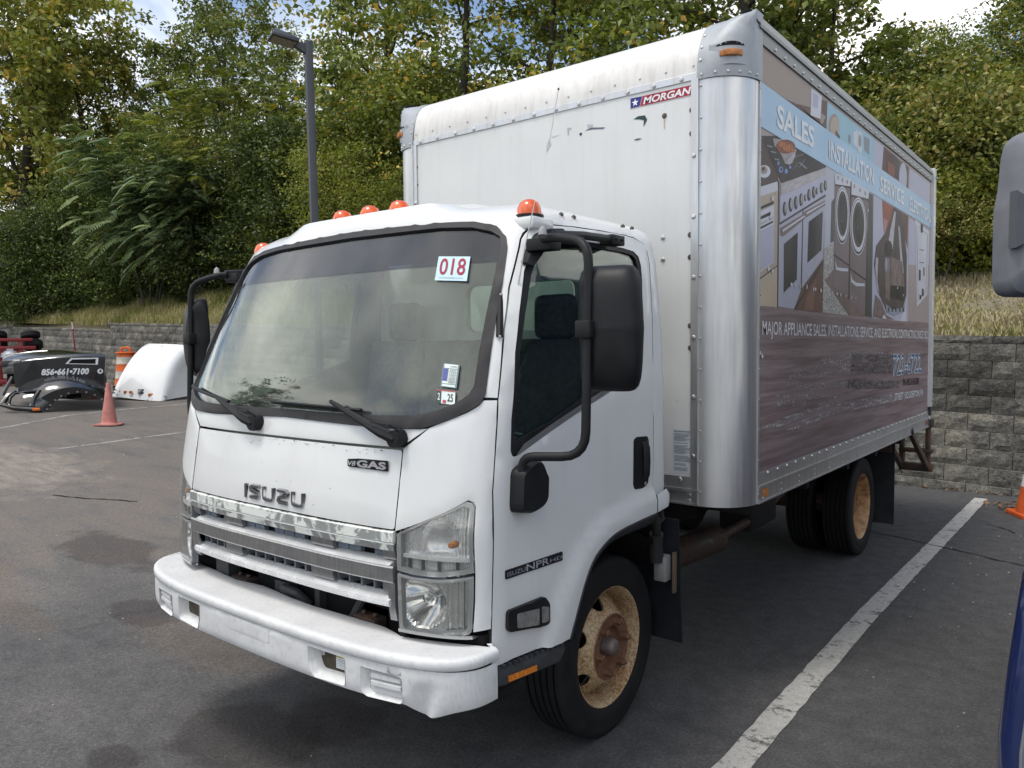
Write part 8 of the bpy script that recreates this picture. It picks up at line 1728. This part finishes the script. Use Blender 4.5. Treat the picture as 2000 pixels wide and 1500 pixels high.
# placement: compass direction of view (as tangent of the angle right of the view axis) and distance
hx_ = Vector((fw.x, fw.y)).normalized(); hr_ = Vector((hx_.y, -hx_.x))
def spot(t, d):
    x = CAM.x+hx_.x*d+hr_.x*d*t; y = CAM.y+hx_.y*d+hr_.y*d*t; return x, y
def tree(name, kind, px, d, scale, rot, label, cat='tree', group=None, dz=0., sxy=1.):
    x, y = spot((px-1000)/1510., d)
    if y < wy(x)+.7: y = wy(x)+.7
    z = hill(x, y)+dz; tm, cm, h = TEMPL[kind]
    o = thing(name, label, cat, (x, y, z), rot, group); o.scale = (scale*sxy, scale*sxy, scale)
    a = link_mesh('trunk', tm, o); b = link_mesh('crown' if cat == 'tree' else 'foliage', cm, o); return o
TREES = [
 ('hickory_tree', 'hick', 40, 31, 1.34, .3, 'tall yellow-green tree with hanging catkins at the left end of the tree line'),
 ('hickory_tree', 'hick', 215, 34, 1.04, 2.2, 'yellow-green tree with a bent bare trunk left of the ailanthus'),
 ('oak_tree', 'oak1', 430, 34, 1.14, 1.1, 'dark rounded oak topping the tree line left of the light pole'),
 ('oak_tree', 'oak2', 140, 39, 1.0, 3.9, 'dark tree showing between the two yellow-green trees at left'),
 ('oak_tree', 'oak1', 330, 37, .92, 5.0, 'dark tree filling the gap behind the ailanthus'),
 ('oak_tree', 'oak2', 545, 31, .74, .4, 'dark leafy tree right behind the lamp head of the light pole'),
 ('ailanthus_tree', 'ail', 300, 25.5, 1.08, .5, 'ailanthus sapling with long drooping feathered leaves above the grassy bank'),
 ('ailanthus_tree', 'ail', 405, 25, .80, 2.4, 'smaller ailanthus close to the left mirror of the box truck'),
 ('sumac_tree', 'sum', 470, 26.5, 1.02, 1.2, 'olive sumac with reddish tinged leaves below the dark oak'),
 ('sumac_tree', 'sum', 575, 24, .86, 4.0, 'olive sumac crossed by the light pole'),
 ('sumac_tree', 'sum', 690, 23.5, .92, 2.8, 'olive sumac standing over the bright green bush'),
 ('maple_tree', 'maple1', 735, 23, 1.24, .2, 'tall green tree right of the light pole'),
 ('maple_tree', 'maple2', 890, 20.5, 1.10, 2.0, 'airy tree over the left top corner of the cargo box'),
 ('maple_tree', 'maple2', 1030, 19, 1.04, 3.3, 'airy tree above the middle of the cargo box roof'),
 ('maple_tree', 'maple1', 1160, 20, 1.02, .9, 'tree with dense leaves above the maker decal of the box'),
 ('maple_tree', 'maple2', 1275, 17.5, 1.02, 5.1, 'thick dark trunked tree above the box front right half'),
 ('maple_tree', 'maple2', 1430, 17, .98, 1.7, 'tree with forked trunks above the right corner casting of the box'),
 ('maple_tree', 'maple1', 1480, 16.5, 1.05, 3.0, 'leafy tree above the front of the side advertisement'),
 ('maple_tree', 'maple3', 1570, 15.5, .75, .7, 'leafy tree over the middle of the side advertisement'),
 ('maple_tree', 'maple3', 1815, 16.5, .34, 4.6, 'lower green tree beneath the blue patch of sky'),
 ('maple_tree', 'maple3', 2195, 14.0, .92, 2.5, 'bushy tree rising above the grey mirror of the blue truck'),
 ('maple_tree', 'maple1', 660, 29, .88, 5.6, 'green tree seen just right of the light pole top'),
]
for i, (nm, kd, px, d, s_, r_, lb) in enumerate(TREES): tree(nm, kd, px, d, s_, r_, lb)
def lone(name, kind, x, y, scale, rot, label):
    tm, cm, h = TEMPL[kind]; o = thing(name, label, 'tree', (x, y, gz(x)), rot); o.scale = (scale,)*3; link_mesh('trunk', tm, o); link_mesh('crown', cm, o)
lone('oak_tree', 'oak1', -17.5, -10.2, .80, 1.0, 'dark tree across the lot mirrored in the lower left of the windshield')
SHR = [
 ('yellow_shrub', 'yellow', 1865, 12.6, 1.05, .2, 'yellowing shrub with autumn leaves beside the rear of the box', 0.), ('yellow_shrub', 'yellow', 1775, 13.4, .95, 1.9, 'yellow leaved branches peeking over the rear top corner of the box', 0.), ('yellow_shrub', 'yellow', 1935, 12.3, .82, 2.9, 'pale yellow shrub branches left of the grey mirror', 0.), ('yellow_shrub', 'yellow', 1838, 11.6, .42, 4.9, 'small browning yellow sprig low beside the rear post of the box', .1),
 ('vine_shrub', 'vine', 1850, 12.2, .58, 3.3, 'green broad-leaved vine mound under the yellowing shrub', 0.), ('vine_shrub', 'vine', 1925, 11.9, .55, .8, 'broad-leaved vine mound left of the grey mirror', 0.), ('vine_shrub', 'vine', 2000, 11.8, .58, 4.1, 'broad-leaved vine mound behind the grey mirror', 0.),
 ('green_bush', 'bush', 690, 20.5, 1.10, 0., 'bright yellow-green bush right of the light pole', 0.), ('green_bush', 'bush', 770, 19.5, .80, 2., 'small bright bush half hidden by the left post of the box', 0.), ('green_bush', 'bush', 560, 23, .62, 4.1, 'pale broad-leaved bush just left of the light pole above the cab', 0.),
]
for nm, kd, px, d, s_, r_, lb, dz in SHR: tree(nm, kd, px, d, s_, r_, lb, 'shrub', None, dz)
UND = [(-60, 31, 'dark1', 'dark shrub at the wood edge just past the left end of the wall'), (30, 29.5, 'dark2', 'dark shrub behind the grass bank above the red axle stack'), (95, 29, 'dark1', 'dark shrub on the bank above the phone number of the black hood'), (170, 28.5, 'dark2', 'dark shrub on the bank above the thin red post'), (235, 27.5, 'dark1', 'dark shrub on the bank above the orange drum'), (330, 27, 'dark2', 'dark shrub under the feathered leaves of the ailanthus'), (400, 26, 'dark1', 'dark shrub behind the left mirror of the box truck'), (470, 25.5, 'dark2', 'dark shrub at the left top corner of the windshield'), (540, 24.5, 'dark1', 'dark shrub left of the light pole over the cab roof'), (610, 23.5, 'dark2', 'dark shrub right behind the light pole'), (690, 22.5, 'dark1', 'dark shrub behind the bright green bush'), (760, 22, 'mid', 'leafy shrub beside the left post of the cargo box'), (60, 33, 'mid', 'taller shrub under the yellow-green tree at far left'), (180, 33, 'mid', 'taller shrub below the gap between the two yellow-green trees'), (290, 31, 'mid', 'taller shrub rising behind the ailanthus'), (400, 30, 'mid', 'taller shrub under the dark rounded oak'), (500, 28.5, 'mid', 'taller shrub behind the sumac with reddish leaves'), (600, 27, 'mid', 'taller shrub behind the middle of the light pole'), (830, 21, 'mid', 'leafy shrub hidden behind the left part of the cargo box'), (1750, 15, 'mids', 'leafy shrub over the rear half of the box top rail'), (1830, 14.6, 'mids', 'leafy shrub above the rear post of the box'), (1900, 14.6, 'mids', 'leafy shrub behind the yellowing shrub'), (1970, 13.6, 'mids', 'leafy shrub behind the grey mirror'), (1840, 13.2, 'dark2s', 'dark shrub behind the vine mound beside the box'), (1905, 13.0, 'dark1s', 'dark shrub between the vine mounds left of the grey mirror'), (2030, 13, 'mids', 'leafy shrub at the right edge above the wall'), (1690, 15.5, 'mids', 'leafy shrub over the middle of the box top rail')]
for k, (px, d, kd, lb) in enumerate(UND):
    tree('undergrowth_shrub', kd.rstrip('s'), px, d, (1.0+.18*math.sin((k+1)*2.1))*(.62 if kd == 'mids' else .52 if kd[-1] == 's' else 1), (k+1)*1.3, lb, 'shrub')
# far leafy backdrop of the wood, one mass
g_ = np.random.default_rng(77); n = 50000; px = g_.uniform(-150, 2150, n); dd = np.where(px < 700, 44, 30)*g_.uniform(.95, 1.12, n)-np.where(px > 1400, 5, 0); tt = (px-1000)/1510.
X_ = CAM.x+hx_.x*dd+hr_.x*dd*tt; Y_ = CAM.y+hx_.y*dd+hr_.y*dd*tt; Z_ = g_.uniform(2.0, 5.0, n)+.9*np.sin(px*.021)+np.where(px < 700, 2.0, 0)*g_.random(n)
me = leaf_mesh('far_wood', np.stack([X_, Y_, Z_], 1), .6, .26, LF['oak'], 5); fwo = link_mesh('far_wood', me); tag(fwo, kind='stuff')
# grass on the bank
def m_grass():
    b = NB('grass'); at = b.N.new('ShaderNodeAttribute'); at.attribute_name = 'tint'; b.set(Base_Color=b.ramp(at.outputs['Fac'], [(0., (.10, .135, .035)), (.35, (.23, .24, .075)), (.7, (.44, .38, .19)), (1., (.46, .39, .28))]), Roughness=.7, Specular_IOR_Level=.2)
    tr = b.N.new('ShaderNodeBsdfTranslucent'); tr.inputs[0].default_value = (.30, .28, .10, 1); mxs = b.N.new('ShaderNodeMixShader'); mxs.inputs[0].default_value = .25; b.L.new(b.p.outputs[0], mxs.inputs[1]); b.L.new(tr.outputs[0], mxs.inputs[2]); b.L.new(mxs.outputs[0], b.out.inputs[0]); return b.m
GRM = m_grass()
def grass(name, n, xr, dr, hh, dry, seed):
    g = np.random.default_rng(seed); x = g.uniform(*xr, n); d = dr[0]+(dr[1]-dr[0])*g.random(n); y = 7.5+.022*(1.3-x)+d
    cl = np.sin(x*2.3+np.sin(d*3.1))*np.sin(d*2.9+x*.7); dz = np.maximum(0, d-.2); z = 1.825+.032*(1.3-x)-.05+.30*dz+.02*dz**1.5+.10*np.sin(x*1.7+d*1.3)*np.minimum(1, d/2)-.02
    h = hh*g.uniform(.4, 1.3, n)*(1+.35*cl); a = g.uniform(0, 2*np.pi, n); bend = g.uniform(.1, .9, n)*h; w = .006+.008*g.random(n)
    B = np.stack([x, y, z], 1); S = np.stack([np.cos(a), np.sin(a), 0*a], 1); Dv = np.stack([np.cos(a+1.57), np.sin(a+1.57), 0*a], 1)
    M1 = B+Dv*(bend*.3)[:, None]; M1[:, 2] += h*.6; T = B+Dv*bend[:, None]; T[:, 2] += h*.92
    V = np.stack([B-S*w[:, None], B+S*w[:, None], M1+S*(w*.7)[:, None], M1-S*(w*.7)[:, None], T], 1).reshape(-1, 3); i = np.arange(n)[:, None]*5
    F = np.concatenate([i+np.array([[0, 1, 2]]), i+np.array([[0, 2, 3]]), i+np.array([[3, 2, 4]])], 1).reshape(-1, 3)
    me = bpy.data.meshes.new(name); me.vertices.add(len(V)); me.vertices.foreach_set('co', V.astype(np.float32).ravel()); me.loops.add(F.size); me.loops.foreach_set('vertex_index', F.astype(np.int32).ravel()); me.polygons.add(len(F)); me.polygons.foreach_set('loop_start', np.arange(0, F.size, 3, dtype=np.int32))
    at = me.attributes.new('tint', 'FLOAT', 'POINT'); t = np.clip(dry+.28*cl+g.normal(0, .18, n)-.10*d/ dr[1], 0, 1); at.data.foreach_set('value', np.repeat(t, 5).astype(np.float32)); me.materials.append(GRM); me.update(); tag(link_mesh(name, me), kind='stuff')
grass('grass', 60000, (-30, -4), (.15, 4.6), .30, .48, 1); grass('grass', 17000, (-.2, 3.6), (.15, 4.5), .13, .88, 2); grass('grass', 5000, (-30, 3.6), (.10, .45), .17, .55, 3)
